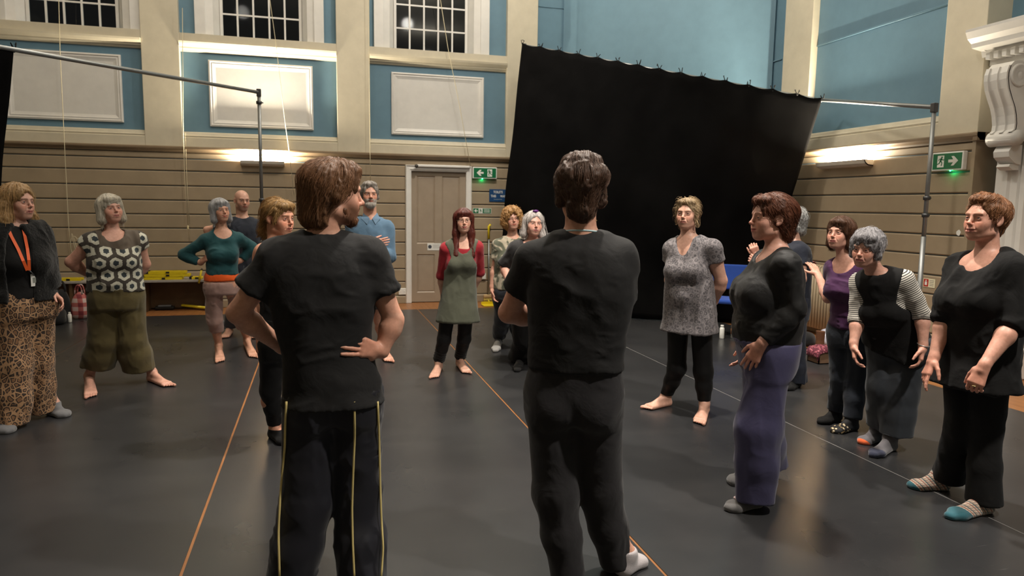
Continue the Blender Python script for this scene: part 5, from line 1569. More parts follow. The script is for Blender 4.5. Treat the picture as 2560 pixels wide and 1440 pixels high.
        for i, s in enumerate('RL'):
            if 'l' + s not in J: continue
            hip, kn, an = J['hip' + s], J['kn' + s], J['an' + s].copy()
            t = (an[2] - hem[i]) / max(1e-3, kn[2] - an[2]); hm = an + (an - kn) * t if hem[i] < kn[2] else kn + (hip - kn) * (hem[i] - kn[2]) / max(1e-3, hip[2] - kn[2])
            if hemc and s in hemc: hm = self.L(self.at(hemc[s][0], hemc[s][1], J['dan' + s]['d'] + (hemc[s][2] if len(hemc[s]) > 2 else 0))); hm[2] = hem[i]
            wall = max(0.013, 1.7 * F.h)
            if hem[i] < kn[2]:
                md = (r[1] + r[2]) / 2 if mid is None else mid; f2 = (kn + hm) / 2; dn = nrm(nrm(hm - kn) + np.array([0, 0, -1.5])); ex = nrm(hm - kn) * 0.06
                F.cone(hip, kn, r[0], r[1], k); F.cone(kn, f2, r[1], md, 0.03)
                F.cone(f2, hm + ex, md, r[2], 0.03, 'u', (hm, dn), (hm - dn * 0.05, hm + dn * 0.1, r[2] - wall, r[2] - wall) if hollow else None)
            else:
                dn = nrm(nrm(hm - hip) + np.array([0, 0, -1.5]))
                F.cone(hip, hm + nrm(hm - hip) * 0.06, r[0], r[2], k, 'u', (hm, dn), (hm - dn * 0.05, hm + dn * 0.1, r[2] - wall, r[2] - wall) if hollow else None)
            J['hm' + s] = hm
        if extra: extra(self, F, 'add')
        F.cut(J['pel'] + np.array([0, 0, waist]), (0, 0, 1))
        V, Q = F.mesh(); V = relax(V, Q, relaxn, 0.45)
        if fold: V = folds(V, Q, fold, fscale, seed)
        V[:, 2] = np.maximum(V[:, 2], 0.006)
        o = link(name, to_mesh(name, V, Q, None, attrs(self, V) if attrs else None), mat, self.e)
        if label: o['label'] = label
        self.lastF = F
        return o
    def sock(self, s, mat, height=0.12, r=1.10, name='sock', label=None):
        J, g = self.J, self.g
        he, to, an, kn = (J[k + s] for k in ('he', 'to', 'an', 'kn'))
        F = Field(np.minimum(he, to) - np.array((0.09, 0.09, 0.02)), np.maximum(np.maximum(he, to), an) + np.array((0.09, 0.09, height + 0.02)), 0.006 if self.near else 0.0075)
        foot_prims(F, he, to, g * J['l' + s].get('fs', 1.0), False, r)
        if height > 0.09: F.cone(an, an + (kn - an) * (height / max(0.1, kn[2] - an[2])), 0.040 * g * r, 0.044 * g * r, 0.02)
        F.cut(np.array([0, 0, height]), (0, 0, 1))
        V, Q = F.mesh(); V = relax(V, Q, 2, 0.4); V[:, 2] = np.maximum(V[:, 2], 0.001)
        # along-foot coordinate for patterned socks
        d = nrm((to - he) * np.array([1, 1, 0])); al = (V - he) @ d - V[:, 2] * 0.8
        o = link(name, to_mesh(name, V, Q, None, dict(along=al)), mat, self.e)
        if label: o['label'] = label
        return o
    def skirt(self, name, mat, keys, fold=0.006, fscale=(9, 9, 2), seed=0, label=None, hg=None):
        """lofted garment: keys = (centre, half width, half depth)"""
        K = [(c, self.plat, nrm(np.cross(self.plat, UPV)), a, b) for c, a, b in keys]
        pts = np.array([k[0] for k in keys]); m = max(max(k[1], k[2]) for k in keys) + 0.06
        F = Field(pts.min(0) - m, pts.max(0) + m, hg or self.hg); F.loft(K, 0.01, 'u', 2.2, 0.006)
        V, Q = F.mesh(); V = relax(V, Q, 2, 0.4)
        if fold: V = folds(V, Q, fold, fscale, seed)
        o = link(name, to_mesh(name, V, Q), mat, self.e)
        if label: o['label'] = label
        return o
    # ---- hair
    def hair(self, prims, col, n=1500, length=0.10, crown=(0, -0.02, 0.12), grav=0.6, sweep=(0, 0, 0), name='hair', amp=0.004, freq=(60, 60, 14), box=((-0.16, -0.19, -0.30), (0.16, 0.16, 0.19)), curl=0.0, dark=0.5, h=None, lift=0.002, wisps=0.003, rad=0.0008, roots=None, seed=1, strands=True, fringe=0.40, clear=0.042):
        """prims: list of ('e', c, r) / ('c', a, b, ra, rb) / ('-e', ...) / ('-c', ...) in head space"""
        T, s = self.T, self.T.s
        cs = np.array([T((a, b, c)) for a in (box[0][0], box[1][0]) for b in (box[0][1], box[1][1]) for c in (box[0][2], box[1][2])])
        F = Field(cs.min(0), cs.max(0), h or (0.0042 if self.near else 0.0055))
        for q in prims:
            op = 's' if q[0][0] == '-' else 'u'; ty = q[0][-1]
            if ty == 'e': F.ell(T(q[1]), np.array(q[2]) * s, T.R, (q[3] if len(q) > 3 else 0.015) * s, op)
            else: F.cone(T(q[1]), T(q[2]), q[3] * s, q[4] * s, (q[5] if len(q) > 5 else 0.012) * s, op)
        V, Q = F.mesh()
        V = relax(V, Q, 1, 0.4)
        H = T.inv(V)
        V0, N0 = V, vnormals(V, Q)
        # locks: noise that is stretched along the fall of the hair
        cr = np.array(crown); w = H - cr
        ang = np.arctan2(w[:, 0], w[:, 1] + 1e-6); rr = np.linalg.norm(w, axis=1)
        Pn = np.stack([np.cos(ang) * freq[0] / 10, np.sin(ang) * freq[1] / 10, rr * freq[2]], 1)
        dsp = amp * (1 - 2.0 * np.abs(vnoise(Pn + seed))) + amp * 0.6 * vnoise(Pn * 2.3 + 4) + amp * 0.35 * vnoise(H * 90)
        V = V + N0 * dsp[:, None]
        mat = hair_mat(col, dark)
        ho = link(name, to_mesh(name, V, Q), mat, self.e)
        if not strands or n <= 0 or len(V) == 0: return ho
        rg = np.random.default_rng(seed)
        idx = rg.integers(0, len(V), n * 2)
        if roots is not None: idx = idx[roots(H[idx])]
        idx = idx[:n]; n = len(idx)
        p = V0[idx] + N0[idx] * (dsp[idx] + lift * rg.uniform(-0.3, 1.0, n))[:, None]
        nseg = 9; step = length * s / nseg * rg.uniform(0.55, 1.2, n)
        step = step * np.where((H[idx][:, 1] > 0.035) & (H[idx][:, 2] > 0.02), fringe, 1.0)
        off = lift * rg.uniform(0.0, 1.2, n) + (rg.random(n) < 0.12) * wisps * rg.uniform(0, 2.5, n)
        down = self.T.R.T @ np.array([0, 0, -1.0])
        pts = [p]; ph = rg.uniform(0, 6.28, n); wob = rg.normal(0, 0.25, (n, 3))
        vel = None
        for i in range(nseg):
            q = T.inv(p); fl = (q - cr); fl /= np.linalg.norm(fl, axis=1, keepdims=True) + 1e-9
            dr = fl * (1 - grav) + down * grav + np.array(sweep) + wob * 0.35
            if curl: dr = dr + curl * np.stack([np.sin(ph + i * 1.3), np.cos(ph * 1.7 + i * 1.5), np.sin(ph * 2.1 + i * 1.1)], 1)
            dr = dr @ self.T.R.T
            gN = F.grad(p)
            dr = dr - gN * (dr * gN).sum(1, keepdims=True) * 0.9
            dr /= np.linalg.norm(dr, axis=1, keepdims=True) + 1e-9
            vel = dr if vel is None else vel * 0.45 + dr * 0.55
            p = p + vel * step[:, None]
            dist = F.sample(p); inside = dist < 0.2
            p = p + gN * (np.where(inside, np.clip(off - dist, -0.012, 0.03), 0))[:, None] * 0.7
            pts.append(p)
        A = np.stack(pts, 1); HA = T.inv(A.reshape(-1, 3)).reshape(A.shape)
        bad = ((HA[:, :, 1] > 0.055) & (HA[:, :, 2] < clear) & (np.abs(HA[:, :, 0]) < 0.056) & (HA[:, :, 2] > -0.12)).any(1)
        if name == 'hair': A = A[~bad]
        n = len(A); P = A.reshape(-1, 3)
        hc = bpy.data.hair_curves.new(name + '_strands'); hc.add_curves([nseg + 1] * n)
        hc.attributes['position'].data.foreach_set('vector', P.astype(np.float32).ravel())
        at = hc.attributes.get('radius') or hc.attributes.new('radius', 'FLOAT', 'POINT')
        pr = rad * np.array([1, 1, 1, 0.95, 0.9, 0.85, 0.75, 0.6, 0.45, 0.2]); at.data.foreach_set('value', np.tile(pr, n).astype(np.float32))
        so = bpy.data.objects.new('hair_strands', hc); coll.objects.link(so); so.parent = ho; hc.materials.append(mat)
        return ho
    def gear(self, name, mb, mat, label=None, head=False):
        if head: mb.v = [tuple(self.T(np.array(p))) for p in mb.v]
        o = mb.build(name, mat, self.e)
        if label: o['label'] = label
        return o
_eye = None
def eye_mesh():
    global _eye
    if _eye is None:
        bm = bmesh.new(); bmesh.ops.create_uvsphere(bm, u_segments=16, v_segments=10, radius=0.0124)
        _eye = bpy.data.meshes.new('eye'); bm.to_mesh(_eye); bm.free()
        _eye.polygons.foreach_set('use_smooth', [True] * len(_eye.polygons)); _eye.materials.append(M_eye)
    return _eye

# ================================================================= clothes materials
def jersey(name, col, rough=0.8, sheen=0.12, var=0.10): return cloth_mat(name, col, rough, var, 420.0, sheen, 0.18, 0.20)
C_black = jersey('black_jersey', (0.0125, 0.0122, 0.0126), 0.8, 0.04); C_black2 = jersey('soft_black_cotton', (0.0060, 0.0058, 0.0060), 0.85, 0.03); C_char = jersey('charcoal_fleece', (0.0205, 0.0192, 0.0212), 0.9, 0.10)
C_legging = jersey('black_legging', (0.0040, 0.0040, 0.0043), 0.6, 0.03)
def nylon(name, col):
    m = NT(name); m.set(color=tuple(col), rough=0.52, spec=0.35, sheen=0.1)
    b = m.bump(m.noise(7.0, 3.0, 0.5, m.map(None, (1.0, 1.0, 0.7)), 0.8), 0.18, 0.02); m.bump(m.noise(600.0, 1.0), 0.1, 0.001, b)
    return m.m
C_nylon = nylon('navy_nylon', (0.0085, 0.0085, 0.0135))
def hex_mat(zy):
    m = NT('brown_hexagon_print')
    x, y, z = m.xyz()
    S = 8.8
    def cell(ox, oz):
        a = m.math('SUBTRACT', m.math('FRACT', m.math('ADD', m.math('MULTIPLY', x, S), ox)), 0.5)
        b = m.math('SUBTRACT', m.math('FRACT', m.math('ADD', m.math('MULTIPLY', z, S / 1.732), oz)), 0.5)
        ax, az = m.math('ABSOLUTE', a), m.math('ABSOLUTE', m.math('MULTIPLY', b, 1.732))
        hx = m.math('MAXIMUM', ax, m.math('ADD', m.math('MULTIPLY', ax, 0.5), m.math('MULTIPLY', az, 0.866)))
        return hx
    h = m.math('MINIMUM', cell(0.0, 0.0), cell(0.5, 0.5))
    h = m.math('ADD', h, m.math('MULTIPLY', m.math('SUBTRACT', m.noise(60.0, 3.0, 0.7), 0.5), 0.16))
    c = m.ramp(h, [(0.0, (0.020, 0.030, 0.036)), (0.17, (0.50, 0.49, 0.40)), (0.375, (0.040, 0.032, 0.024))], 'CONSTANT')
    yoke = m.math('GREATER_THAN', m.math('SUBTRACT', z, m.math('MULTIPLY', m.math('ABSOLUTE', x), 0.25)), zy)
    c = m.mix(m.math('MULTIPLY', yoke, m.math('LESS_THAN', m.math('ABSOLUTE', x), 0.150)), c, (0.085, 0.064, 0.045))
    m.set(color=c, rough=0.85, sheen=0.1); m.bump(m.noise(400.0, 1.0), 0.2, 0.0015)
    return m.m
def leopard_mat():
    m = NT('leopard_print')
    v = m.map(None, (1, 1, 0.8)); w = m.noise(9.0, 2.0, 0.5)
    d = m.voronoi(33.0, 'DISTANCE_TO_EDGE', v, 0.95)
    c = m.ramp(d, [(0.0, (0.38, 0.225, 0.115)), (0.09, (0.36, 0.20, 0.10)), (0.10, (0.026, 0.016, 0.011)), (0.235, (0.026, 0.016, 0.011)), (0.26, (0.20, 0.10, 0.045))])
    br = m.smooth(m.noise(30.0, 2.0), 0.60, 0.64)
    c = m.mix(m.math('MULTIPLY', br, 0.8), c, (0.36, 0.20, 0.10))
    m.set(color=c, rough=0.75, sheen=0.1); m.bump(m.noise(300.0, 1.0), 0.15, 0.0015)
    return m.m
def ring_mat():
    m = NT('grey_ring_print')
    d = m.voronoi(30.0, 'F1', None, 0.75); n = m.noise(40.0, 4.0, 0.6)
    a = m.ramp(d, [(0.0, (0.16, 0.145, 0.15)), (0.22, (0.16, 0.145, 0.15)), (0.27, (0.032, 0.029, 0.034)), (0.44, (0.036, 0.032, 0.038)), (0.50, (0.235, 0.21, 0.215)), (0.72, (0.10, 0.092, 0.10))])
    a = m.mix(0.45, a, m.ramp(n, [(0.35, (0.05, 0.045, 0.05)), (0.65, (0.26, 0.235, 0.24))]))
    m.set(color=a, rough=0.8, sheen=0.1); m.bump(m.noise(400.0, 1.0), 0.2, 0.0015)
    return m.m
def stripe_mat():
    m = NT('black_white_stripe')
    t = m.attr('along').outputs['Fac']
    f = m.math('FRACT', m.math('MULTIPLY', t, 78.0))
    m.set(color=m.ramp(f, [(0.0, (0.62, 0.58, 0.52)), (0.62, (0.018, 0.017, 0.017))], 'CONSTANT'), rough=0.8, sheen=0.1); m.bump(m.noise(400.0, 1.0), 0.2, 0.0015)
    return m.m
def fairisle_mat():
    m = NT('patterned_sock_knit')
    t = m.attr('along').outputs['Fac']; x, y, z = m.xyz()
    b = m.math('FRACT', m.math('MULTIPLY', t, 21.0)); zz = m.math('FRACT', m.math('MULTIPLY', m.math('ADD', x, z), 55.0))
    dots = m.math('GREATER_THAN', zz, 0.5)
    c = m.ramp(b, [(0.0, (0.50, 0.33, 0.24)), (0.25, (0.055, 0.085, 0.095)), (0.40, (0.55, 0.42, 0.32)), (0.62, (0.36, 0.13, 0.085)), (0.80, (0.60, 0.50, 0.40))], 'CONSTANT')
    c = m.mix(m.math('MULTIPLY', dots, 0.45), c, (0.05, 0.10, 0.115))
    c = m.mix(m.math('GREATER_THAN', t, 0.188), c, (0.018, 0.105, 0.135))
    m.set(color=c, rough=0.9, sheen=0.3); m.bump(m.noise(350.0, 1.0), 0.4, 0.002)
    return m.m
def toe_mat(name, a, b, at):
    m = NT(name); t = m.attr('along').outputs['Fac']
    n = m.noise(220.0, 2.0)
    m.set(color=m.mix(m.math('GREATER_THAN', t, at), m.mix(m.math('MULTIPLY', n, 0.5), tuple(a), tuple(c * 1.8 for c in a)), tuple(b)), rough=0.9, sheen=0.3); m.bump(n, 0.4, 0.002)
    return m.m
def tie_dye():
    m = NT('olive_cream_print'); n = m.noise(6.5, 3.0, 0.55, None, 0.7)
    m.set(color=m.ramp(n, [(0.40, (0.085, 0.092, 0.062)), (0.50, (0.12, 0.125, 0.085)), (0.54, (0.46, 0.40, 0.30))]), rough=0.85, sheen=0.1)
    return m.m
def cable_knit(name, col):
    m = NT(name); m.set(color=tuple(col), rough=0.95, sheen=0.2, spec=0.15); b = m.bump(m.noise(55.0, 4.0, 0.7), 0.9, 0.012); return m.m

CAP = lambda t=0.0, dz=0.0: ('e', (0, -0.018, 0.040 + dz), (0.079 + t, 0.099 + t, 0.083 + t))
FACE = lambda w=0.060, top=0.055: ('-e', (0, 0.118, top - 0.105), (w, 0.078, 0.105), 0.012)
DOWN = -UPV
# ----------------------------------------------------------------- the two men with their backs to us
p = Person('man in black t-shirt and navy piped tracksuit trousers, hands on hips, back turned', (822, 1440), 165, D=2.79, g=1.05, near=True,
           hip=(0.165, 0.115), waist=(0.150, 0.105), chest=(0.178, 0.118), butt=0.72, arm=0.98, neck=0.056)
p.pose(pel=(832, 985), che=(806, 740), nek=(803, 598), shR=(918, 640), shL=(690, 648), head=(838, 484, 0.0), hyaw=105, hpitch=-4, hs=1.03,
       armR=dict(el=(984, 800, 0.0), wr=(954, 878, -0.03), hd=(905, 868, -0.09), n=FWD * 0.8 - RGT * 0.5, curl=(0.15, 0.2, 0.3, 0.35), thumb=0.2, spread=0.15),
       armL=dict(el=(594, 782, 0.02), wr=(706, 868, 0.16), hd=(752, 880, 0.26), n=RGT * 0.6 - FWD * 0.3, curl=0.3),
       legR=dict(kn=(897, 1250, 0.04), heel=(900, 1492), toe=(915, 1420)), legL=dict(kn=(765, 1260, 0.0), heel=(722, 1496), toe=(706, 1424)), hipw=0.09)
p.body('RL', '', dict(fem=0, jaw=1.05, nose=1.05, stubble=0.75, beardc=(0.16, 0.07, 0.032), brow=(0.10, 0.05, 0.025)), fh=0.0028)
p.top('t_shirt', C_black, 0.020, p.px((830, 1004))[2], (0.214, 0.158), (0.58, 0.60), (0.018, 0.034), ('crew', 0.0), 0.0070, (6, 6, 8), seed=1)
def piping(P, F):
    pass
tr = p.trousers('track_trousers', C_nylon, 0.008, (0.098, 0.098, 0.100), (0.03, 0.03), 0.03, 0.006, (9, 9, 5), seed=2, k=0.05, hemc=dict(R=(906, 1465), L=(724, 1465)), mid=0.099)
M_pipe_y = plain('cream_piping', (0.62, 0.50, 0.20), 0.6)
for nm, pl in (('R', [(886, 1004), (887, 1090), (883, 1180), (880, 1270), (882, 1360), (886, 1445)]), ('R', [(944, 1004), (948, 1100), (950, 1200), (953, 1290), (958, 1370), (953, 1445)]), ('L', [(716, 1004), (713, 1060), (712, 1120), (702, 1220), (696, 1330), (699, 1445)])):
    # follow the trouser surface: march each measured ray to the cloth
    pts = []
    for a in np.linspace(0, 1, 26):
        i = a * (len(pl) - 1); j = min(int(i), len(pl) - 2); q = np.array(pl[j]) * (1 - (i - j)) + np.array(pl[j + 1]) * (i - j)
        best = None
        for dd in np.linspace(-0.30, 0.20, 120):
            w = p.px((q[0], q[1], dd)); v = p.lastF.sample(w[None])[0]
            if v < 0.013: best = w; break
        if best is None:
            c = [(p.lastF.sample(p.px((q[0], q[1], dd))[None])[0], dd) for dd in np.linspace(-0.30, 0.20, 60)]
            best = p.px((q[0], q[1], min(c)[1]))
        pts.append(best)
    pts = np.array(pts); pts[1:-1] = (pts[:-2] + pts[1:-1] * 2 + pts[2:]) / 4
    p.gear('piping', MB().tube(pts, 0.0046, 6), M_pipe_y)
for s in 'RL': p.sock(s, C_black2, 0.10, 1.12, 'sock')
p.hair([CAP(0.008), ('c', (0, -0.075, 0.04), (0, -0.080, -0.085), 0.066, 0.050, 0.03), ('c', (0.050, -0.055, 0.02), (0.040, -0.060, -0.110), 0.032, 0.020, 0.03), ('c', (-0.050, -0.055, 0.02), (-0.040, -0.060, -0.110), 0.032, 0.020, 0.03),
        ('c', (0.062, 0.02, 0.06), (0.074, -0.015, -0.01), 0.026, 0.024, 0.02), ('c', (-0.062, 0.02, 0.06), (-0.074, -0.015, -0.01), 0.026, 0.024, 0.02), ('e', (0, 0.030, 0.090), (0.068, 0.058, 0.036)), FACE(0.068, 0.082), ('-e', (0, 0.085, -0.05), (0.085, 0.05, 0.085))],
       (0.24, 0.115, 0.055), 8320, 0.11, (0.0, -0.005, 0.125), 0.55, (0.0, -0.25, 0), amp=0.009, freq=(40, 40, 12), dark=0.40, wisps=0.0039, curl=0.30, rad=0.00055)
p.hair([('e', (0, 0.068, -0.100), (0.030, 0.022, 0.024)), ('c', (0.050, 0.020, -0.064), (0.018, 0.066, -0.100), 0.015, 0.017), ('c', (-0.050, 0.020, -0.064), (-0.018, 0.066, -0.100), 0.015, 0.017), ('c', (-0.022, 0.086, -0.050), (0.022, 0.086, -0.050), 0.0055, 0.0055)],
       (0.20, 0.085, 0.038), 900, 0.022, (0, 0.03, -0.02), 0.7, name='beard', amp=0.003, box=((-0.09, -0.03, -0.16), (0.09, 0.13, -0.02)), rad=0.0007)

p = Person('man in black t-shirt with folded arms and charcoal joggers, back turned', (1455, 1425), 182, D=2.89, g=1.05, near=True,
           hip=(0.172, 0.120), waist=(0.172, 0.118), chest=(0.195, 0.130), butt=0.85, arm=1.06, neck=0.058, leg=0.85)
p.pose(pel=(1434, 985), che=(1450, 730), nek=(1452, 588), shR=(1548, 645, 0.02), shL=(1334, 652, 0.0), head=(1450, 478, 0.02), hyaw=188, hpitch=-6, hs=1.04,
       armR=dict(el=(1545, 790, 0.13), wr=(1400, 785, 0.27), hd=(1340, 778, 0.18), n=-FWD, curl=0.35),
       armL=dict(el=(1272, 782, 0.11), wr=(1392, 800, 0.25), hd=(1460, 790, 0.28), n=-FWD, curl=0.4),
       legR=dict(kn=(1500, 1225, 0.02), heel=(1545, 1442), toe=(1606, 1400), fs=1.0), legL=dict(kn=(1388, 1235, 0.0), heel=(1420, 1472), toe=(1410, 1398)), hipw=0.095)
p.body('L', '', dict(fem=0, jaw=1.05), fh=0.0034)
p.top('t_shirt', C_black, 0.018, p.px((1430, 918))[2], (0.185, 0.135), (0.66, 0.56), (0.018, 0.028), ('crew', 0.004), 0.0040, (5, 5, 9), seed=4)
p.gear('collar_trim', MB().tube([p.J['nek'] + np.array([0.075 * math.cos(t), -0.002 + 0.068 * math.sin(t), 0.010 - 0.012 * math.sin(t)]) for t in np.linspace(math.pi, 2 * math.pi, 18)], 0.0045, 6), plain('pale_blue_trim', (0.45, 0.62, 0.66), 0.8))
p.gear('necklace', MB().tube([p.J['nek'] + np.array([0.0635 * math.cos(t), -0.001 + 0.0635 * math.sin(t), 0.062 - 0.006 * math.sin(t * 1.0) + 0.004 * math.sin(3 * t)]) for t in np.linspace(math.pi, 2 * math.pi, 22)], 0.0016, 5), plain('gold_chain', (0.55, 0.36, 0.10), 0.3, 0.8))
p.trousers('jogging_trousers', C_char, 0.010, (0.106, 0.094, 0.068), (0.03, 0.02), 0.165, 0.004, (9, 9, 5), seed=5, k=0.05, hemc=dict(R=(1540, 1445), L=(1420, 1460)))
M_greysock = toe_mat('pale_grey_sock', (0.36, 0.33, 0.34), (0.40, 0.36, 0.37), 9.0)
for s in 'RL': p.sock(s, M_greysock, 0.11, 1.12)
p.hair([CAP(0.014), ('c', (0, -0.080, 0.03), (0, -0.065, -0.075), 0.070, 0.050, 0.03), ('e', (0, -0.03, 0.105), (0.075, 0.085, 0.038)), ('e', (0.05, -0.085, 0.045), (0.048, 0.045, 0.045)), ('e', (-0.052, -0.085, 0.05), (0.045, 0.045, 0.045)),
        ('c', (0.070, -0.015, 0.03), (0.078, -0.025, -0.045), 0.024, 0.016, 0.02), ('c', (-0.070, -0.015, 0.03), (-0.078, -0.025, -0.045), 0.024, 0.016, 0.02), FACE(0.062, 0.075)],
       (0.105, 0.054, 0.033), 8960, 0.085, (0.01, -0.03, 0.14), 0.5, (0, -0.2, 0), amp=0.010, freq=(34, 34, 20), dark=0.45, curl=0.19, wisps=0.0033, rad=0.0007)

# ----------------------------------------------------------------- the ring of people, from the left of the picture
BLONDE = (0.46, 0.28, 0.12); GREY = (0.42, 0.40, 0.38); WHITE = (0.62, 0.60, 0.57)
p = Person('woman with orange lanyard, shaggy black cardigan and leopard-print wide trousers', (80, 1060), 20, g=1.04, near=True, skin=(0.58, 0.33, 0.25),
           hip=(0.175, 0.13), waist=(0.145, 0.11), chest=(0.160, 0.115), bust=0.75)
p.pose(pel=(64, 758), che=(48, 645), nek=(40, 565), shR=(-22, 588, -0.06), shL=(92, 583, 0.06), head=(45, 506, 0.0), hyaw=44, hpitch=2, hs=1.0,
       armR=dict(el=(-40, 690, 0.0), wr=(14, 748, -0.10), hd=(26, 790, -0.06), n=FWD, curl=0.4), armL=dict(el=(118, 690, 0.0), wr=(126, 728, 0.0), hd=(145, 745, -0.03), n=-RGT, curl=0.6),
       legR=dict(kn=(40, 910, -0.02), heel=(-2, 1068), toe=(26, 1086)), legL=dict(kn=(92, 900, 0.0), heel=(122, 1034), toe=(172, 1044)), hipw=0.09)
p.body('R', '', dict(brow=(0.14, 0.08, 0.04), lip=(0.42, 0.12, 0.11)))
p.top('jumper', C_black2, 0.010, p.px((64, 745))[2], None, (1.8, 1.8), (0.014, 0.016), ('crew', 0.0), 0.003, hg=0.010)
def cardi(P, F, ph):
    if ph == 'sub':
        c = P.px((50, 690, -0.20)); up = np.array([0, 0, 1.0])
        F.ell(c, (0.085, 0.215, 0.42), np.stack([P.rl(P.rv), P.rl(-P.v), up], 1), 0.015, 's')
p.top('cardigan', cable_knit('shaggy_black_knit', (0.007, 0.007, 0.007)), 0.030, p.px((70, 748))[2], (0.220, 0.170), (1.60, 1.80), (0.024, 0.036), extra=cardi, neck=('crew', 0.01), fold=0.010, fscale=(7, 7, 3), seed=3, sleeve_k=0.05)
p.trousers('leopard_trousers', leopard_mat(), 0.010, (0.100, 0.106, 0.100), (0.035, 0.045), 0.10, 0.010, (8, 8, 2), seed=7, hemc=dict(R=(30, 1066), L=(100, 1040)))
for s in 'RL': p.sock(s, toe_mat('grey_sock', (0.10, 0.10, 0.105), (0.12, 0.12, 0.125), 9), 0.10, 1.10)
p.hair([CAP(0.012), ('c', (0.066, -0.02, 0.05), (0.095, -0.02, -0.10), 0.036, 0.040, 0.03), ('c', (0.095, -0.02, -0.10), (0.12, 0.0, -0.20), 0.038, 0.022, 0.03), ('c', (-0.066, -0.02, 0.05), (-0.09, -0.01, -0.10), 0.036, 0.040, 0.03), ('c', (-0.09, -0.01, -0.10), (-0.115, 0.035, -0.22), 0.038, 0.020, 0.03),
        ('c', (0, -0.07, 0.02), (0, -0.09, -0.14), 0.07, 0.05, 0.03), FACE(0.066, 0.086)], BLONDE, 2600, 0.15, (0, 0.01, 0.125), 0.75, amp=0.008, freq=(36, 36, 9), curl=0.19, wisps=0.0066)
M_lan = plain('orange_lanyard', (0.72, 0.10, 0.012), 0.6)
def ribbon(P, pts, w, th=0.0015, nrmv=None):
    pts = [np.array(q, float) for q in pts]; mb = MB(); v = []
    for i, q in enumerate(pts):
        t = nrm(pts[min(i + 1, len(pts) - 1)] - pts[max(i - 1, 0)]); n_ = nrmv if nrmv is not None else P.F1; sd = nrm(np.cross(t, n_))
        for a, b in ((-w, 0), (w, 0), (w, th), (-w, th)): v.append(q + sd * a + nrm(n_) * b)
    f = []
    for i in range(len(pts) - 1):
        for j in range(4): k = (j + 1) % 4; f.append((i * 4 + j, i * 4 + k, i * 4 + 4 + k, i * 4 + 4 + j))
    f += [(0, 1, 2, 3), tuple(len(v) - 4 + j for j in (3, 2, 1, 0))]
    return mb.add(v, f)
def march(P, px, py, F, off=0.004, lo=-0.40, hi=0.25):
    for dd in np.linspace(lo, hi, 160):
        w = P.px((px, py, dd))
        if F.sample(w[None])[0] < off: return w
    return P.px((px, py, 0.0))
J = p.J
Fj = Field(J['pel'] - np.array([0.4, 0.4, 0.2]), J['nek'] + np.array([0.4, 0.4, 0.2]), 0.012); Fj.loft(p.torso(0.012), 0.03, 'u', 2.4); p.torso_extra(Fj, 0.012); p.shoulders(Fj, 0.012)
lan1 = [march(p, *q, Fj, 0.008) for q in ((16, 562), (28, 590), (45, 622), (58, 652), (68, 676))]; lan2 = [march(p, *q, Fj, 0.008) for q in ((56, 562), (62, 590), (68, 620), (72, 650), (73, 676))]
ob = p.gear('lanyard', ribbon(p, lan1, 0.010), M_lan, 'orange ribbon lanyard'); p.gear('lanyard', ribbon(p, lan2, 0.010), M_lan)
bd = march(p, 88, 700, Fj, 0.012); p.gear('badge_clip', MB().tube([lan2[-1], (lan2[-1] + bd) / 2 + np.array([0, 0.01, 0.01]), bd + np.array([0, 0, 0.03])], 0.005, 6), M_clamp)
bx_, bn = p.plat, nrm(p.F1); p.gear('name_badge', MB().obox(bd + bn * 0.004, bx_, np.array([0, 0, 1.0]), bn, 0.030, 0.042, 0.0015), M_sigwhite, 'white name badge'); p.gear('badge_photo', MB().obox(bd + bn * 0.0065 - bx_ * 0.008, bx_, np.array([0, 0, 1.0]), bn, 0.010, 0.018, 0.0006), plain('badge_print', (0.25, 0.27, 0.24)))

p = Person('woman with white bob, brown hexagon-print top and cropped olive trousers', (310, 968), 14, g=0.99, near=True, skin=(0.60, 0.33, 0.25),
           hip=(0.20, 0.145), waist=(0.185, 0.135), chest=(0.180, 0.130), bust=0.95, belly=0.9, arm=1.15)
p.pose(pel=(290, 742), che=(286, 642), nek=(283, 582), shR=(232, 606, 0.0), shL=(341, 602, 0.0), head=(276, 523, 0.0), hyaw=24, hpitch=8, hroll=4, hs=0.97,
       armR=dict(el=(178, 655, 0.06), wr=(228, 690, 0.18), hd=(262, 700, 0.20), n=-FWD, curl=0.4), armL=dict(el=(362, 660, 0.08), wr=(335, 700, 0.18), hd=(310, 705, 0.20), n=-FWD, curl=0.4),
       legR=dict(kn=(258, 850, -0.03), heel=(224, 958), toe=(228, 1000)), legL=dict(kn=(328, 848, 0.0), heel=(374, 950), toe=(430, 970)), hipw=0.10)
p.body('', 'RL', dict(fat=0.8, w=1.02, brow=(0.30, 0.22, 0.16), browk=0.4, lip=(0.46, 0.16, 0.14)))
p.top('hexagon_blouse', hex_mat(float(p.px((283, 622))[2])), 0.020, p.px((288, 726))[2], (0.245, 0.175), (0.26, 0.26), (0.016, 0.034), ('scoop', 0.055, 0.085), 0.008, (10, 10, 3), seed=2)
p.trousers('olive_culottes', cloth_mat('olive_linen', (0.088, 0.068, 0.026), 0.9, 0.15, 300.0, 0.15, 0.3, 0.15), 0.012, (0.112, 0.118, 0.128), (p.px((246, 930, -.05))[2], p.px((352, 930))[2]), 0.08, 0.008, (8, 8, 2), seed=4, hemc=dict(R=(246, 930, -0.03), L=(350, 930, 0.0)), mid=0.126)
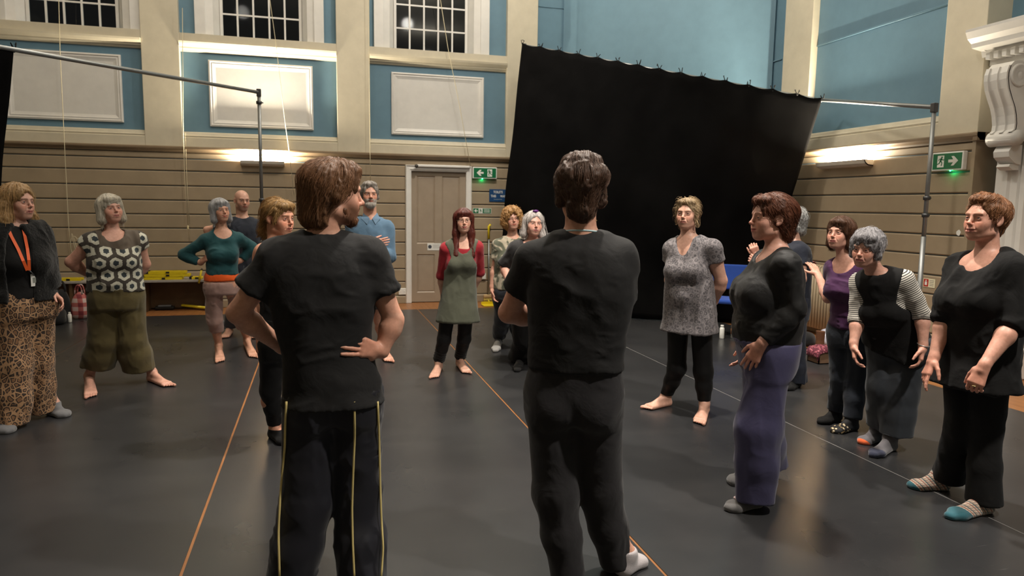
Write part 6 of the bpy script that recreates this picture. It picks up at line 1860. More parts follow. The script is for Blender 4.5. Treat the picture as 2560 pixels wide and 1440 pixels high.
p.hair([CAP(0.012), ('c', (0.068, -0.01, 0.05), (0.080, -0.01, -0.085), 0.034, 0.036, 0.03), ('c', (-0.068, -0.01, 0.05), (-0.080, -0.01, -0.085), 0.034, 0.036, 0.03), ('c', (0, -0.07, 0.02), (0, -0.07, -0.085), 0.075, 0.060, 0.03), ('e', (0.0, 0.062, 0.075), (0.066, 0.034, 0.030)), FACE(0.060, 0.046)],
       (0.60, 0.55, 0.45), 3520, 0.13, (0.02, 0.0, 0.125), 0.75, amp=0.005, freq=(44, 44, 6), dark=0.6)

p = Person('woman with grey bob, teal top, orange vest hem and dusty pink trousers', (578, 893), 14, g=0.97, skin=(0.60, 0.33, 0.23),
           hip=(0.165, 0.12), waist=(0.140, 0.105), chest=(0.150, 0.112), bust=0.8)
p.pose(pel=(556, 712), che=(556, 627), nek=(556, 577), shR=(515, 600, -0.02), shL=(596, 598, 0.02), head=(551, 527, -0.02), hyaw=24, hpitch=6, hroll=3, hs=0.96,
       armR=dict(el=(460, 637, 0.05), wr=(502, 657, 0.0), hd=(516, 645, -0.06), n=RGT, curl=0.5), armL=dict(el=(631, 618, 0.08), wr=(601, 652, 0.06), hd=(590, 655, 0.0), n=-RGT, curl=0.5),
       legR=dict(kn=(537, 800, -0.05), heel=(547, 878), toe=(551, 910)), legL=dict(kn=(602, 795, -0.05), heel=(617, 862), toe=(637, 900)), hipw=0.088)
p.body('R', 'RL', dict(smile=1.0, open=0.35, brow=(0.3, 0.25, 0.2), browk=0.3, eye=0.003))
p.top('teal_top', jersey('teal_jersey', (0.012, 0.062, 0.070)), 0.012, p.px((556, 686))[2], (0.175, 0.128), (1.86, 1.86), (0.012, 0.012), ('scoop', 0.055, 0.085), 0.005, (9, 9, 9), seed=5)
zz = p.px((556, 701))[2]; c0 = p.J['pel'].copy(); p.skirt('orange_vest', jersey('orange_cotton', (0.62, 0.085, 0.008)), [(np.array([c0[0], c0[1], zz]), 0.176, 0.132), (np.array([c0[0], c0[1], zz + 0.05]), 0.170, 0.126), (np.array([c0[0], c0[1], zz + 0.10]), 0.145, 0.105)], 0.002)
p.trousers('pink_trousers', cloth_mat('dusty_pink_cotton', (0.34, 0.215, 0.185), 0.8, 0.1, 400.0, 0.2, 0.2, 0.15), 0.006, (0.088, 0.074, 0.062), (p.px((540, 838, -.05))[2], p.px((612, 832))[2]), 0.03, 0.008, (10, 10, 6), seed=8)
p.hair([CAP(0.012), ('c', (0.066, -0.01, 0.05), (0.078, 0.0, -0.090), 0.034, 0.034, 0.03), ('c', (-0.066, -0.01, 0.05), (-0.078, 0.0, -0.090), 0.034, 0.034, 0.03), ('c', (0, -0.07, 0.02), (0, -0.07, -0.09), 0.075, 0.060, 0.03), ('e', (0.0, 0.062, 0.075), (0.064, 0.034, 0.030)), FACE(0.056, 0.048)],
       (0.44, 0.44, 0.45), 2400, 0.13, (0.0, 0.0, 0.125), 0.8, amp=0.005, freq=(44, 44, 6), dark=0.55)

p = Person('bald man in dark navy t-shirt behind the grey-bobbed woman', (597, 846), 12, g=1.03, skin=(0.60, 0.34, 0.25), hip=(0.165, 0.12), waist=(0.155, 0.115), chest=(0.175, 0.125), neck=0.058)
p.pose(pel=(606, 686), che=(606, 598), nek=(606, 546), shR=(566, 566, 0.0), shL=(645, 564, 0.0), head=(605, 501, -0.01), hyaw=18, hpitch=-4, hs=1.0,
       armR=dict(el=(518, 575, 0.10), wr=(540, 630, 0.05), hd=(560, 640, 0.0), n=RGT, curl=0.5), armL=dict(el=(672, 612, 0.05), wr=(652, 660, 0.0), hd=(645, 668, -0.05), n=-RGT, curl=0.5),
       legR=dict(kn=(592, 765, -0.03), heel=(576, 832), toe=(560, 848)), legL=dict(kn=(625, 765, 0.0), heel=(632, 832), toe=(640, 850)), hipw=0.088)
p.body('R', 'RL', dict(fem=0, w=1.03, jaw=1.08, brow=(0.12, 0.08, 0.06), stubble=0.3, beardc=(0.20, 0.15, 0.13), scalp=(0.25, (0.42, 0.26, 0.20))))
p.top('navy_t_shirt', jersey('navy_jersey', (0.020, 0.024, 0.036)), 0.016, p.px((606, 690))[2], None, (0.55, 0.55), (0.016, 0.026), ('crew', 0.0), 0.004, seed=6)
p.trousers('grey_trousers', jersey('slate_cotton', (0.045, 0.050, 0.062)), 0.010, (0.100, 0.085, 0.075), (0.10, 0.10), 0.12, 0.006, seed=3)
for s in 'RL':
    q = p.J['hm' + s]; p.gear('trouser_cuff', MB().lathe([(0.070, -0.03), (0.080, -0.02), (0.082, 0.05), (0.076, 0.06)], tuple(q), 16), jersey('pale_grey_cuff', (0.20, 0.20, 0.215)))

p = Person('woman with blonde ponytail, black vest and black leggings behind the navy tracksuit man', (705, 1112), 40, g=1.0, near=True, skin=(0.60, 0.30, 0.20),
           hip=(0.17, 0.12), waist=(0.145, 0.11), chest=(0.160, 0.118), bust=0.9, arm=1.1)
p.pose(pel=(712, 852), che=(703, 690), nek=(694, 606), shR=(660, 632, -0.07), shL=(744, 628, 0.09), head=(697, 545, 0.0), hyaw=48, hpitch=-3, hs=0.98,
       armR=dict(el=(636, 745, 0.0), wr=(652, 838, -0.06), hd=(655, 872, -0.07), n=RGT * 0.6 + FWD, curl=0.6), armL=dict(el=(770, 745, 0.1), wr=(770, 850, 0.05), hd=(772, 890, 0.04), n=-RGT, curl=0.4),
       legR=dict(kn=(676, 975, -0.03), heel=(680, 1090), toe=(722, 1116)), legL=dict(kn=(742, 970, 0.05), heel=(760, 1070), toe=(800, 1090)), hipw=0.085)
p.body('R', '', dict(fat=0.4, brow=(0.22, 0.13, 0.06), lip=(0.46, 0.15, 0.12)))
p.top('black_vest', C_black2, 0.008, p.px((708, 850))[2], None, (None, None), neck=('scoop', 0.11, 0.080), fold=0.004, seed=8)
p.trousers('black_leggings', C_legging, 0.006, (0.092, 0.064, 0.043), (0.10, 0.10), 0.16, 0.002, seed=3)
for s in 'RL': p.sock(s, C_black2, 0.075, 1.10, 'ankle_sock')
p.hair([CAP(0.006), ('c', (0, -0.11, 0.03), (0.0, -0.135, -0.10), 0.030, 0.026, 0.02), ('c', (0, -0.135, -0.10), (0.0, -0.10, -0.14), 0.024, 0.012, 0.02), ('e', (0.0, 0.058, 0.078), (0.068, 0.040, 0.032)), ('c', (0.066, 0.045, 0.05), (0.072, 0.035, -0.02), 0.014, 0.008), ('c', (-0.066, 0.045, 0.05), (-0.072, 0.035, -0.02), 0.014, 0.008), FACE(0.064, 0.066), ('-e', (-0.085, 0.0, -0.02), (0.03, 0.03, 0.04)), ('-e', (0.085, 0.0, -0.02), (0.03, 0.03, 0.04))],
       (0.44, 0.26, 0.10), 3840, 0.12, (0.01, 0.02, 0.125), 0.35, (0, -0.6, 0), amp=0.004, freq=(44, 44, 8), dark=0.4, wisps=0.0055)

p = Person('grey-bearded man in blue button shirt with folded arms', (950, 905), 4, g=1.06, skin=(0.58, 0.31, 0.22), hip=(0.165, 0.12), waist=(0.165, 0.125), chest=(0.178, 0.128), neck=0.058)
p.pose(pel=(925, 710), che=(926, 610), nek=(926, 546), shR=(884, 568, 0.0), shL=(967, 568, 0.0), head=(924, 487, -0.02), hyaw=8, hpitch=2, hs=1.0,
       armR=dict(el=(872, 640, -0.05), wr=(925, 612, -0.22), hd=(950, 607, -0.23), n=FWD, curl=0.3), armL=dict(el=(976, 640, -0.05), wr=(925, 632, -0.24), hd=(900, 625, -0.22), n=FWD, curl=0.4),
       legR=dict(kn=(905, 800, -0.03), heel=(895, 880), toe=(885, 902)), legL=dict(kn=(950, 800, -0.02), heel=(958, 880), toe=(975, 910)), hipw=0.09)
p.body('RL', 'RL', dict(fem=0, w=0.98, nose=1.15, brow=(0.35, 0.32, 0.28), stubble=0.9, beardc=(0.45, 0.42, 0.38)))
p.top('blue_shirt', cloth_mat('blue_chambray', (0.085, 0.155, 0.235), 0.85, 0.15, 400.0, 0.15, 0.25, 0.2), 0.016, p.px((925, 695))[2], (0.195, 0.15), (1.80, 1.72), (0.016, 0.018), ('crew', 0.02), 0.007, (8, 8, 6), seed=9)
for s in (-1, 1):
    q = [p.J['nek'] + np.array(t) for t in ((s * 0.066, 0.000, 0.050), (s * 0.012, 0.088, -0.005), (s * 0.040, 0.118, -0.062), (s * 0.090, 0.070, -0.010))]; o_ = np.array([0, 0.010, 0.008])
    p.gear('collar', MB().add([*q, *[t + o_ for t in q]], [(0, 1, 2, 3), (7, 6, 5, 4), (0, 4, 5, 1), (1, 5, 6, 2), (2, 6, 7, 3), (3, 7, 4, 0)]), cloth_mat('blue_chambray_collar', (0.10, 0.17, 0.25)))
for k in range(4): p.gear('button', MB().lathe([(0.006, 0), (0.006, 0.003)], (0, 0, 0), 8), M_sigwhite).location = tuple(march(p, 926, 578 + 12 * k, p.lastF, 0.004))
p.trousers('dark_shorts', jersey('grey_shorts', (0.045, 0.043, 0.045)), 0.012, (0.105, 0.09, 0.095), (p.px((905, 772))[2], p.px((950, 772))[2]), 0.12, 0.006, seed=3)
p.hair([CAP(0.008), ('c', (0.070, -0.01, 0.03), (0.076, -0.015, -0.025), 0.020, 0.016), ('c', (-0.070, -0.01, 0.03), (-0.076, -0.015, -0.025), 0.020, 0.016), ('c', (0, -0.075, 0.02), (0, -0.065, -0.06), 0.062, 0.045, 0.03), ('e', (0, 0.02, 0.098), (0.066, 0.062, 0.030)), FACE(0.072, 0.094)], (0.36, 0.32, 0.28), 1300, 0.06, (0.02, 0.02, 0.13), 0.4, (0, -0.2, 0), amp=0.007, freq=(34, 34, 14), curl=0.11)
p.hair([('e', (0, 0.068, -0.098), (0.042, 0.030, 0.036)), ('c', (0.054, 0.015, -0.050), (0.025, 0.066, -0.100), 0.014, 0.020), ('c', (-0.054, 0.015, -0.050), (-0.025, 0.066, -0.100), 0.014, 0.020), ('c', (-0.022, 0.088, -0.052), (0.022, 0.088, -0.052), 0.007, 0.007), ('-e', (0, 0.105, -0.066), (0.020, 0.025, 0.006))],
       (0.50, 0.46, 0.41), 900, 0.03, (0, 0.03, -0.02), 0.7, name='beard', amp=0.004, box=((-0.10, -0.03, -0.16), (0.10, 0.14, -0.02)))

p = Person('red-haired woman in glasses with olive pinafore dress over a red top', (1128, 930), 2, g=0.95, skin=(0.60, 0.35, 0.26), hip=(0.155, 0.115), waist=(0.135, 0.10), chest=(0.145, 0.108), bust=0.55)
p.pose(pel=(1146, 745), che=(1152, 652), nek=(1157, 602), shR=(1116, 622, 0.0), shL=(1193, 618, 0.0), head=(1159, 553, -0.02), hyaw=4, hpitch=4, hs=0.94,
       armR=dict(el=(1104, 690, 0.06), wr=(1108, 740, 0.12), hd=(1125, 760, 0.14), n=-FWD, curl=0.5), armL=dict(el=(1199, 682, 0.08), wr=(1180, 730, 0.15), hd=(1165, 745, 0.16), n=-FWD, curl=0.5),
       legR=dict(kn=(1110, 850, -0.02), heel=(1098, 920), toe=(1083, 950)), legL=dict(kn=(1160, 848, 0.0), heel=(1147, 912), toe=(1170, 938)), hipw=0.080)
p.body('', 'RL', dict(smile=0.4, open=0.3, brow=(0.16, 0.06, 0.03), lip=(0.45, 0.13, 0.11), fat=-0.3))
p.top('red_top', jersey('crimson_jersey', (0.26, 0.012, 0.020)), 0.008, p.px((1150, 700))[2], None, (1.05, 1.05), (0.010, 0.012), ('scoop', 0.05, 0.085), 0.003, seed=5)
p.top('pinafore_dress', cloth_mat('olive_jersey', (0.082, 0.086, 0.060), 0.85, 0.12, 400.0, 0.15, 0.2, 0.15), 0.016, p.px((1146, 803))[2], (0.215, 0.155), (None, None), neck=('scoop', 0.11, 0.078), fold=0.008, fscale=(7, 7, 2), seed=3)
p.trousers('black_leggings', C_legging, 0.006, (0.080, 0.062, 0.046), (0.14, 0.14), 0.06, 0.003, seed=3)
for s in 'RL':
    an, kn = p.J['an' + s], p.J['kn' + s]; mb = MB(); pts = [an + (kn - an) * t for t in np.linspace(0.02, 0.55, 14)]; mb.tube(pts, [0.052 + 0.005 * ((i * 7) % 3) for i in range(14)], 12); p.gear('leg_warmer', mb, cable_knit('black_knit', (0.007, 0.007, 0.007)))
p.hair([CAP(0.010), ('c', (0.064, -0.01, 0.05), (0.074, -0.005, -0.12), 0.032, 0.030, 0.03), ('c', (0.074, -0.005, -0.12), (0.080, 0.05, -0.34), 0.030, 0.026, 0.03), ('c', (-0.064, -0.01, 0.05), (-0.074, -0.005, -0.12), 0.032, 0.030, 0.03), ('c', (-0.074, -0.005, -0.12), (-0.082, 0.05, -0.34), 0.030, 0.026, 0.03), ('c', (0, -0.07, 0.02), (0, -0.09, -0.26), 0.07, 0.05, 0.03), ('e', (0.0, 0.066, 0.074), (0.060, 0.030, 0.026)), FACE(0.054, 0.046)],
       (0.13, 0.022, 0.012), 2720, 0.20, (0.0, 0.0, 0.125), 0.85, amp=0.005, freq=(44, 44, 4), dark=0.35, box=((-0.16, -0.19, -0.42), (0.16, 0.16, 0.19)))
def glasses(P):
    mb = MB()
    for q in (-1, 1):
        mb.tube([(q * 0.033 + 0.024 * math.cos(t), 0.098, -0.002 + 0.019 * math.sin(t)) for t in np.linspace(0, 2 * math.pi, 16)[:-1]], 0.0014, 5, closed=True); mb.tube([(q * 0.057, 0.096, 0.004), (q * 0.076, 0.05, 0.004), (q * 0.080, -0.01, 0.0)], 0.0014, 5)
    mb.tube([(-0.010, 0.103, 0.002), (0.010, 0.103, 0.002)], 0.0014, 5); P.gear('glasses', mb, plain('thin_metal_frame', (0.25, 0.20, 0.15), 0.3, 0.7), None, True)
glasses(p)

p = Person('woman with curly blonde hair and olive and cream printed top', (1262, 880), 6, g=0.98, skin=(0.62, 0.34, 0.25), hip=(0.175, 0.13), waist=(0.165, 0.125), chest=(0.165, 0.12), bust=0.8, arm=1.05)
p.pose(pel=(1272, 728), che=(1278, 645), nek=(1282, 594), shR=(1247, 614, 0.0), shL=(1318, 612, 0.0), head=(1281, 549, -0.02), hyaw=10, hpitch=8, hroll=3, hs=0.95,
       armR=dict(el=(1238, 670, 0.0), wr=(1230, 718, -0.06), hd=(1233, 735, -0.07), n=RGT * 0.7 - FWD * 0.4, curl=0.4), armL=dict(el=(1328, 670, 0.02), wr=(1325, 715, -0.05), hd=(1322, 735, -0.05), n=-RGT, curl=0.4),
       legR=dict(kn=(1256, 800, -0.02), heel=(1247, 858), toe=(1238, 882)), legL=dict(kn=(1290, 800, 0.0), heel=(1298, 858), toe=(1305, 880)), hipw=0.085)
p.body('R', '', dict(smile=1.0, open=0.2, eye=0.003, brow=(0.35, 0.22, 0.12), browk=0.4))
p.top('printed_top', tie_dye(), 0.018, p.px((1275, 722))[2], (0.205, 0.155), (0.62, 0.62), (0.018, 0.028), ('crew', 0.015), 0.006, seed=7)
p.trousers('slate_trousers', jersey('slate_jersey', (0.028, 0.031, 0.040)), 0.012, (0.100, 0.085, 0.075), (0.09, 0.09), 0.12, 0.006, seed=5)
for s in 'RL': p.sock(s, toe_mat('black_pale_shoe', (0.010, 0.010, 0.011), (0.35, 0.34, 0.33), 0.17), 0.09, 1.14, 'slipper')
p.hair([CAP(0.030), ('e', (0.075, -0.01, -0.02), (0.050, 0.055, 0.075)), ('e', (-0.075, -0.01, -0.02), (0.050, 0.055, 0.075)), ('e', (0, -0.06, -0.02), (0.09, 0.07, 0.10)), ('e', (0.0, 0.050, 0.088), (0.075, 0.045, 0.038)), FACE(0.062, 0.078)],
       (0.50, 0.27, 0.095), 3200, 0.07, (0.0, 0.0, 0.12), 0.4, amp=0.014, freq=(50, 50, 40), curl=0.72, wisps=0.0077, lift=0.008)
glasses(p)

p = Person('woman with long white hair, purple hair flash and off-shoulder black top', (1312, 928), 20, g=0.94, skin=(0.62, 0.35, 0.27), hip=(0.19, 0.145), waist=(0.18, 0.14), chest=(0.172, 0.13), bust=1.0, belly=0.9, arm=1.12)
p.pose(pel=(1324, 750), che=(1326, 655), nek=(1330, 606), shR=(1290, 625, -0.03), shL=(1372, 606, 0.03), head=(1334, 561, -0.02), hyaw=16, hpitch=6, hroll=-4, hs=0.96,
       armR=dict(el=(1262, 668, 0.02), wr=(1272, 708, -0.18), hd=(1290, 718, -0.22), n=RGT * 0.5 + FWD, curl=0.4), armL=dict(el=(1385, 680, 0.04), wr=(1370, 730, -0.1), hd=(1360, 740, -0.14), n=-RGT, curl=0.4),
       legR=dict(kn=(1312, 845, -0.03), heel=(1302, 905), toe=(1292, 932)), legL=dict(kn=(1345, 845, 0.0), heel=(1350, 905), toe=(1360, 930)), hipw=0.088)
p.body('R', '', dict(fat=0.9, w=1.03, brow=(0.2, 0.15, 0.12), browk=0.6, lip=(0.45, 0.15, 0.14)))
p.top('red_vest', jersey('red_cotton', (0.50, 0.015, 0.015)), 0.008, p.px((1326, 690))[2], None, (None, None), neck=('scoop', 0.10, 0.082), fold=0.002)
def offsh(P, F, ph):
    if ph == 'sub':
        F.ell(P.J['nek'] + P.plat * 0.075 + P.F0 * 0.02, (0.13, 0.14, 0.085), None, 0.01, 's')
p.top('black_slouch_top', jersey('washed_black_cotton', (0.020, 0.019, 0.0195)), 0.022, p.px((1326, 770))[2], (0.225, 0.175), (0.95, 0.7), (0.024, 0.034), ('scoop', 0.06, 0.10), 0.008, (8, 8, 5), extra=offsh, seed=4)
p.trousers('wide_black_trousers', C_black2, 0.012, (0.11, 0.112, 0.118), (0.04, 0.04), 0.10, 0.008, (8, 8, 2), seed=2)
for s in 'RL': p.sock(s, C_black2, 0.09, 1.12, 'slipper')
p.hair([CAP(0.010), ('c', (0.066, -0.02, 0.03), (0.092, -0.02, -0.10), 0.030, 0.028, 0.03), ('c', (-0.066, -0.02, 0.03), (-0.10, -0.02, -0.10), 0.034, 0.032, 0.03), ('c', (-0.10, -0.02, -0.10), (-0.12, -0.01, -0.20), 0.030, 0.012, 0.03), ('c', (0, -0.07, 0.02), (0, -0.09, -0.16), 0.07, 0.05, 0.03), FACE(0.067, 0.088)],
       (0.60, 0.55, 0.52), 2880, 0.15, (0.0, 0.02, 0.125), 0.75, amp=0.008, freq=(40, 40, 9), curl=0.28, wisps=0.0088)
p.gear('hair_flash', MB().tube([(-0.03, 0.03, 0.131), (0.0, 0.055, 0.126), (0.03, 0.05, 0.124)], [0.008, 0.014, 0.008], 8), hair_mat((0.16, 0.02, 0.24)), 'purple flash of hair', True)

# ----------------------------------------------------------------- right half of the ring
p = Person('fair-haired woman in grey ring-print tunic with hands behind her back', (1702, 1030), -26, g=1.01, near=True, skin=(0.62, 0.36, 0.27), hip=(0.185, 0.14), waist=(0.175, 0.135), chest=(0.152, 0.118), bust=0.92, belly=0.85, arm=1.12)
p.pose(pel=(1724, 785), che=(1722, 668), nek=(1721, 594), shR=(1684, 622, 0.05), shL=(1780, 620, -0.06), head=(1718, 536, -0.02), hyaw=-18, hpitch=4, hs=0.97,
       armR=dict(el=(1676, 700, 0.08), wr=(1730, 760, 0.22), hd=(1750, 770, 0.22), n=FWD, curl=0.4), armL=dict(el=(1803, 702, -0.01), wr=(1786, 755, 0.08), hd=(1764, 768, 0.17), n=FWD, curl=0.4),
       legR=dict(kn=(1692, 920, -0.02), heel=(1676, 1012), toe=(1608, 1026)), legL=dict(kn=(1758, 930, 0.0), heel=(1762, 1028), toe=(1745, 1066)), hipw=0.09)
p.body('', 'RL', dict(brow=(0.30, 0.18, 0.10), browk=0.45, lip=(0.48, 0.18, 0.15)))
p.top('ring_print_tunic', ring_mat(), 0.010, p.px((1724, 828))[2], (0.218, 0.170), (0.40, 0.40), (0.008, 0.020), ('v', 0.16), 0.008, (9, 9, 3), seed=6)
p.trousers('black_leggings', C_legging, -0.006, (0.084, 0.070, 0.046), (0.10, 0.10), -0.02, 0.003, seed=3)
p.hair([CAP(0.006), ('e', (0, -0.105, 0.01), (0.045, 0.035, 0.045)), ('c', (0.070, 0.015, 0.04), (0.080, 0.01, -0.06), 0.014, 0.007, 0.02), ('c', (-0.070, 0.02, 0.04), (-0.085, 0.015, -0.07), 0.014, 0.007, 0.02), ('e', (0, 0.035, 0.090), (0.068, 0.052, 0.030)), ('c', (0.03, -0.10, 0.0), (0.075, -0.09, -0.10), 0.02, 0.008, 0.02), FACE(0.070, 0.090)],
       (0.46, 0.33, 0.19), 3840, 0.09, (0.015, 0.03, 0.125), 0.3, (0, -0.5, 0), amp=0.005, freq=(40, 40, 10), curl=0.17, wisps=0.0099, dark=0.45)

p = Person('auburn-haired woman in profile in tight black long-sleeved top and violet blue trousers', (1880, 1252), -72, g=1.0, near=True, skin=(0.62, 0.34, 0.26), hip=(0.18, 0.138), waist=(0.165, 0.145), chest=(0.155, 0.132), bust=1.22, belly=1.12, butt=0.62, arm=1.08)
p.pose(pel=(1920, 880), che=(1935, 725), nek=(1944, 626), shR=(1915, 652, 0.15), shL=(1966, 662, -0.14), head=(1926, 546, 0.0), hyaw=-64, hpitch=2, hs=1.0,
       armR=dict(el=(1915, 780, 0.20), wr=(1870, 850, 0.18), hd=(1858, 885, 0.17), n=-RGT, curl=0.4), armL=dict(el=(1988, 772, -0.16), wr=(1906, 856, -0.20), hd=(1884, 892, -0.19), n=FWD + RGT * 0.3, curl=(0.25, 0.3, 0.3, 0.35), thumb=0.3, spread=0.12),
       legR=dict(kn=(1905, 1060, 0.10), heel=(1885, 1212), toe=(1824, 1208)), legL=dict(kn=(1895, 1070, -0.08), heel=(1902, 1262), toe=(1812, 1280)), hipw=0.085)
p.body('RL', '', dict(fat=0.6, smile=0.5, open=0.4, brow=(0.16, 0.07, 0.04), lip=(0.48, 0.13, 0.12)), fh=0.0028)
p.top('black_long_sleeved_top', jersey('black_stretch_jersey', (0.0095, 0.0093, 0.0096), 0.6, 0.05), 0.010, p.px((1920, 866))[2], None, (1.93, 1.93), (0.009, 0.008), ('scoop', 0.055, 0.085), 0.004, (10, 10, 10), seed=4)
p.trousers('violet_blue_trousers', cloth_mat('violet_blue_jersey', (0.050, 0.046, 0.104), 0.62, 0.08, 420.0, 0.15, 0.12, 0.12), 0.010, (0.105, 0.112, 0.098), (0.095, 0.055), 0.075, 0.009, (7, 7, 2), seed=9, k=0.06, hemc=dict(R=(1922, 1196, 0.10), L=(1886, 1240, -0.04)), mid=0.105)
M_mel = toe_mat('grey_melange_sock', (0.075, 0.072, 0.072), (0.075, 0.072, 0.072), 9)
for s in 'RL': p.sock(s, M_mel, 0.10, 1.12)
dv = nrm((p.J['toL'] - p.J['heL']) * np.array([1, 1, 0])); sv = np.array([dv[1], -dv[0], 0])
p.gear('sock_panel', MB().prism([(-1, 0), (1, 0), (1, 1), (-1, 1)], lambda u, v, d: tuple(p.J['heL'] + dv * (0.095 + 0.075 * v) + sv * u * 0.026 + np.array([0, 0, 0.098 - 0.036 * v - 0.008 * abs(u) + d])), 0.0, 0.006), plain('pale_pink_panel', (0.55, 0.42, 0.42), 0.9))
p.hair([CAP(0.008), ('c', (0, -0.08, 0.03), (0, -0.085, -0.075), 0.066, 0.045, 0.03), ('c', (0.055, -0.05, 0.0), (0.045, -0.065, -0.085), 0.030, 0.022, 0.03), ('c', (-0.055, -0.05, 0.0), (-0.045, -0.065, -0.085), 0.030, 0.022, 0.03), ('e', (0, 0.045, 0.090), (0.066, 0.050, 0.030)), ('c', (0.068, 0.035, 0.06), (0.074, 0.030, -0.02), 0.012, 0.006), ('-e', (0.09, -0.005, -0.005), (0.03, 0.028, 0.034)), ('-e', (-0.09, -0.005, -0.005), (0.03, 0.028, 0.034)), FACE(0.068, 0.084)],
       (0.17, 0.058, 0.028), 6080, 0.10, (0.01, 0.02, 0.125), 0.45, (0, -0.45, 0), amp=0.007, freq=(40, 40, 12), curl=0.19, wisps=0.0044, dark=0.4)

p = Person('grey-haired person in navy t-shirt, mostly hidden, hands raised to the chin', (1992, 972), -62, g=1.0, skin=(0.58, 0.33, 0.25), hip=(0.175, 0.14), waist=(0.165, 0.13), chest=(0.17, 0.13), bust=0.6)
p.pose(pel=(1975, 770), che=(1980, 665), nek=(1984, 605), shR=(1962, 625, 0.10), shL=(2000, 628, -0.10), head=(1976, 552, 0.0), hyaw=-70, hpitch=0, hs=0.97,
       armR=dict(el=(1920, 690, 0.05), wr=(1895, 645, 0.0), hd=(1884, 618, -0.02), n=FWD, curl=0.9), armL=dict(el=(2004, 698, -0.18), wr=(1905, 660, -0.14), hd=(1882, 648, -0.12), n=FWD, curl=0.9),
       legR=dict(kn=(1975, 870, 0.06), heel=(1985, 950), toe=(1955, 960)), legL=dict(kn=(1985, 875, -0.04), heel=(1995, 965), toe=(1962, 978)), hipw=0.08)
p.body('RL', '', dict())
p.top('navy_t_shirt', jersey('dark_navy_jersey', (0.012, 0.015, 0.026)), 0.014, p.px((1975, 765))[2], None, (0.55, 0.55), (0.018, 0.028), ('crew', 0.0), 0.004, seed=2)
p.trousers('navy_trousers', jersey('navy_cotton', (0.020, 0.024, 0.040)), 0.012, (0.100, 0.09, 0.095), (0.05, 0.05), 0.12, 0.006, seed=3)
for s in 'RL': p.sock(s, C_black2, 0.09, 1.12)
p.hair([CAP(0.016), ('c', (0, -0.08, 0.03), (0, -0.085, -0.085), 0.070, 0.050, 0.03), ('e', (0, 0.04, 0.09), (0.066, 0.050, 0.032)), ('c', (0.07, -0.02, 0.03), (0.08, -0.03, -0.07), 0.026, 0.022), ('c', (-0.07, -0.02, 0.03), (-0.08, -0.03, -0.07), 0.026, 0.022), FACE(0.062, 0.066)], (0.42, 0.42, 0.41), 1500, 0.08, (0, 0, 0.125), 0.5, (0, -0.2, 0), amp=0.010, freq=(40, 40, 20), curl=0.33, wisps=0.0066)

p = Person('brown-haired woman in purple scoop top and dark jeans by the radiator', (2100, 1068), -30, g=0.95, near=True, skin=(0.60, 0.33, 0.25), hip=(0.155, 0.118), waist=(0.128, 0.102), chest=(0.138, 0.108), bust=0.75)
p.pose(pel=(2128, 832), che=(2125, 715), nek=(2118, 645), shR=(2086, 668, 0.05), shL=(2160, 672, -0.05), head=(2100, 584, -0.03), hyaw=-28, hpitch=6, hs=0.95,
       armR=dict(el=(2070, 745, 0.15), wr=(2046, 690, 0.45), hd=(2036, 672, 0.50), n=DOWN, curl=0.2), armL=dict(el=(2178, 750, 0.10), wr=(2180, 830, 0.06), hd=(2178, 855, 0.05), n=-RGT, curl=0.4),
       legR=dict(kn=(2102, 945, -0.03), heel=(2098, 1048), toe=(2046, 1062)), legL=dict(kn=(2140, 950, 0.02), heel=(2140, 1072), toe=(2078, 1084)), hipw=0.08)
p.body('R', '', dict(brow=(0.10, 0.05, 0.03), lip=(0.45, 0.14, 0.13), smile=0.3))
p.top('purple_top', jersey('plum_jersey', (0.048, 0.012, 0.052)), 0.012, p.px((2120, 818))[2], (0.170, 0.128), (0.35, 0.35), (0.012, 0.020), ('scoop', 0.085, 0.095), 0.006, (9, 9, 10), seed=7)
p.trousers('dark_jeans', cloth_mat('slate_denim', (0.022, 0.027, 0.038), 0.8, 0.25, 300.0, 0.1, 0.3, 0.2), 0.008, (0.090, 0.070, 0.060), (0.09, 0.09), 0.10, 0.006, seed=6)
p.sock('R', C_black2, 0.10, 1.12); fl = NT('floral_slipper'); fl.set(color=fl.mix(fl.math('GREATER_THAN', fl.attr('along').outputs['Fac'], 0.10), (0.008, 0.008, 0.009), fl.ramp(fl.voronoi(48.0), [(0.0, (0.62, 0.60, 0.50)), (0.26, (0.50, 0.34, 0.14)), (0.40, (0.008, 0.008, 0.009))], 'CONSTANT')), rough=0.8); p.sock('L', fl.m, 0.10, 1.12, 'slipper')
p.hair([CAP(0.012), ('c', (0.066, -0.02, 0.04), (0.074, -0.02, -0.080), 0.034, 0.030, 0.03), ('c', (-0.066, -0.02, 0.04), (-0.074, -0.02, -0.080), 0.034, 0.030, 0.03), ('c', (0, -0.07, 0.02), (0, -0.07, -0.085), 0.072, 0.055, 0.03), ('e', (-0.01, 0.058, 0.080), (0.064, 0.040, 0.030)), ('c', (-0.05, 0.06, 0.07), (-0.068, 0.045, 0.0), 0.02, 0.012), FACE(0.058, 0.052)],
       (0.105, 0.045, 0.022), 3840, 0.12, (0.02, 0.02, 0.125), 0.7, amp=0.005, freq=(42, 42, 7), dark=0.4)

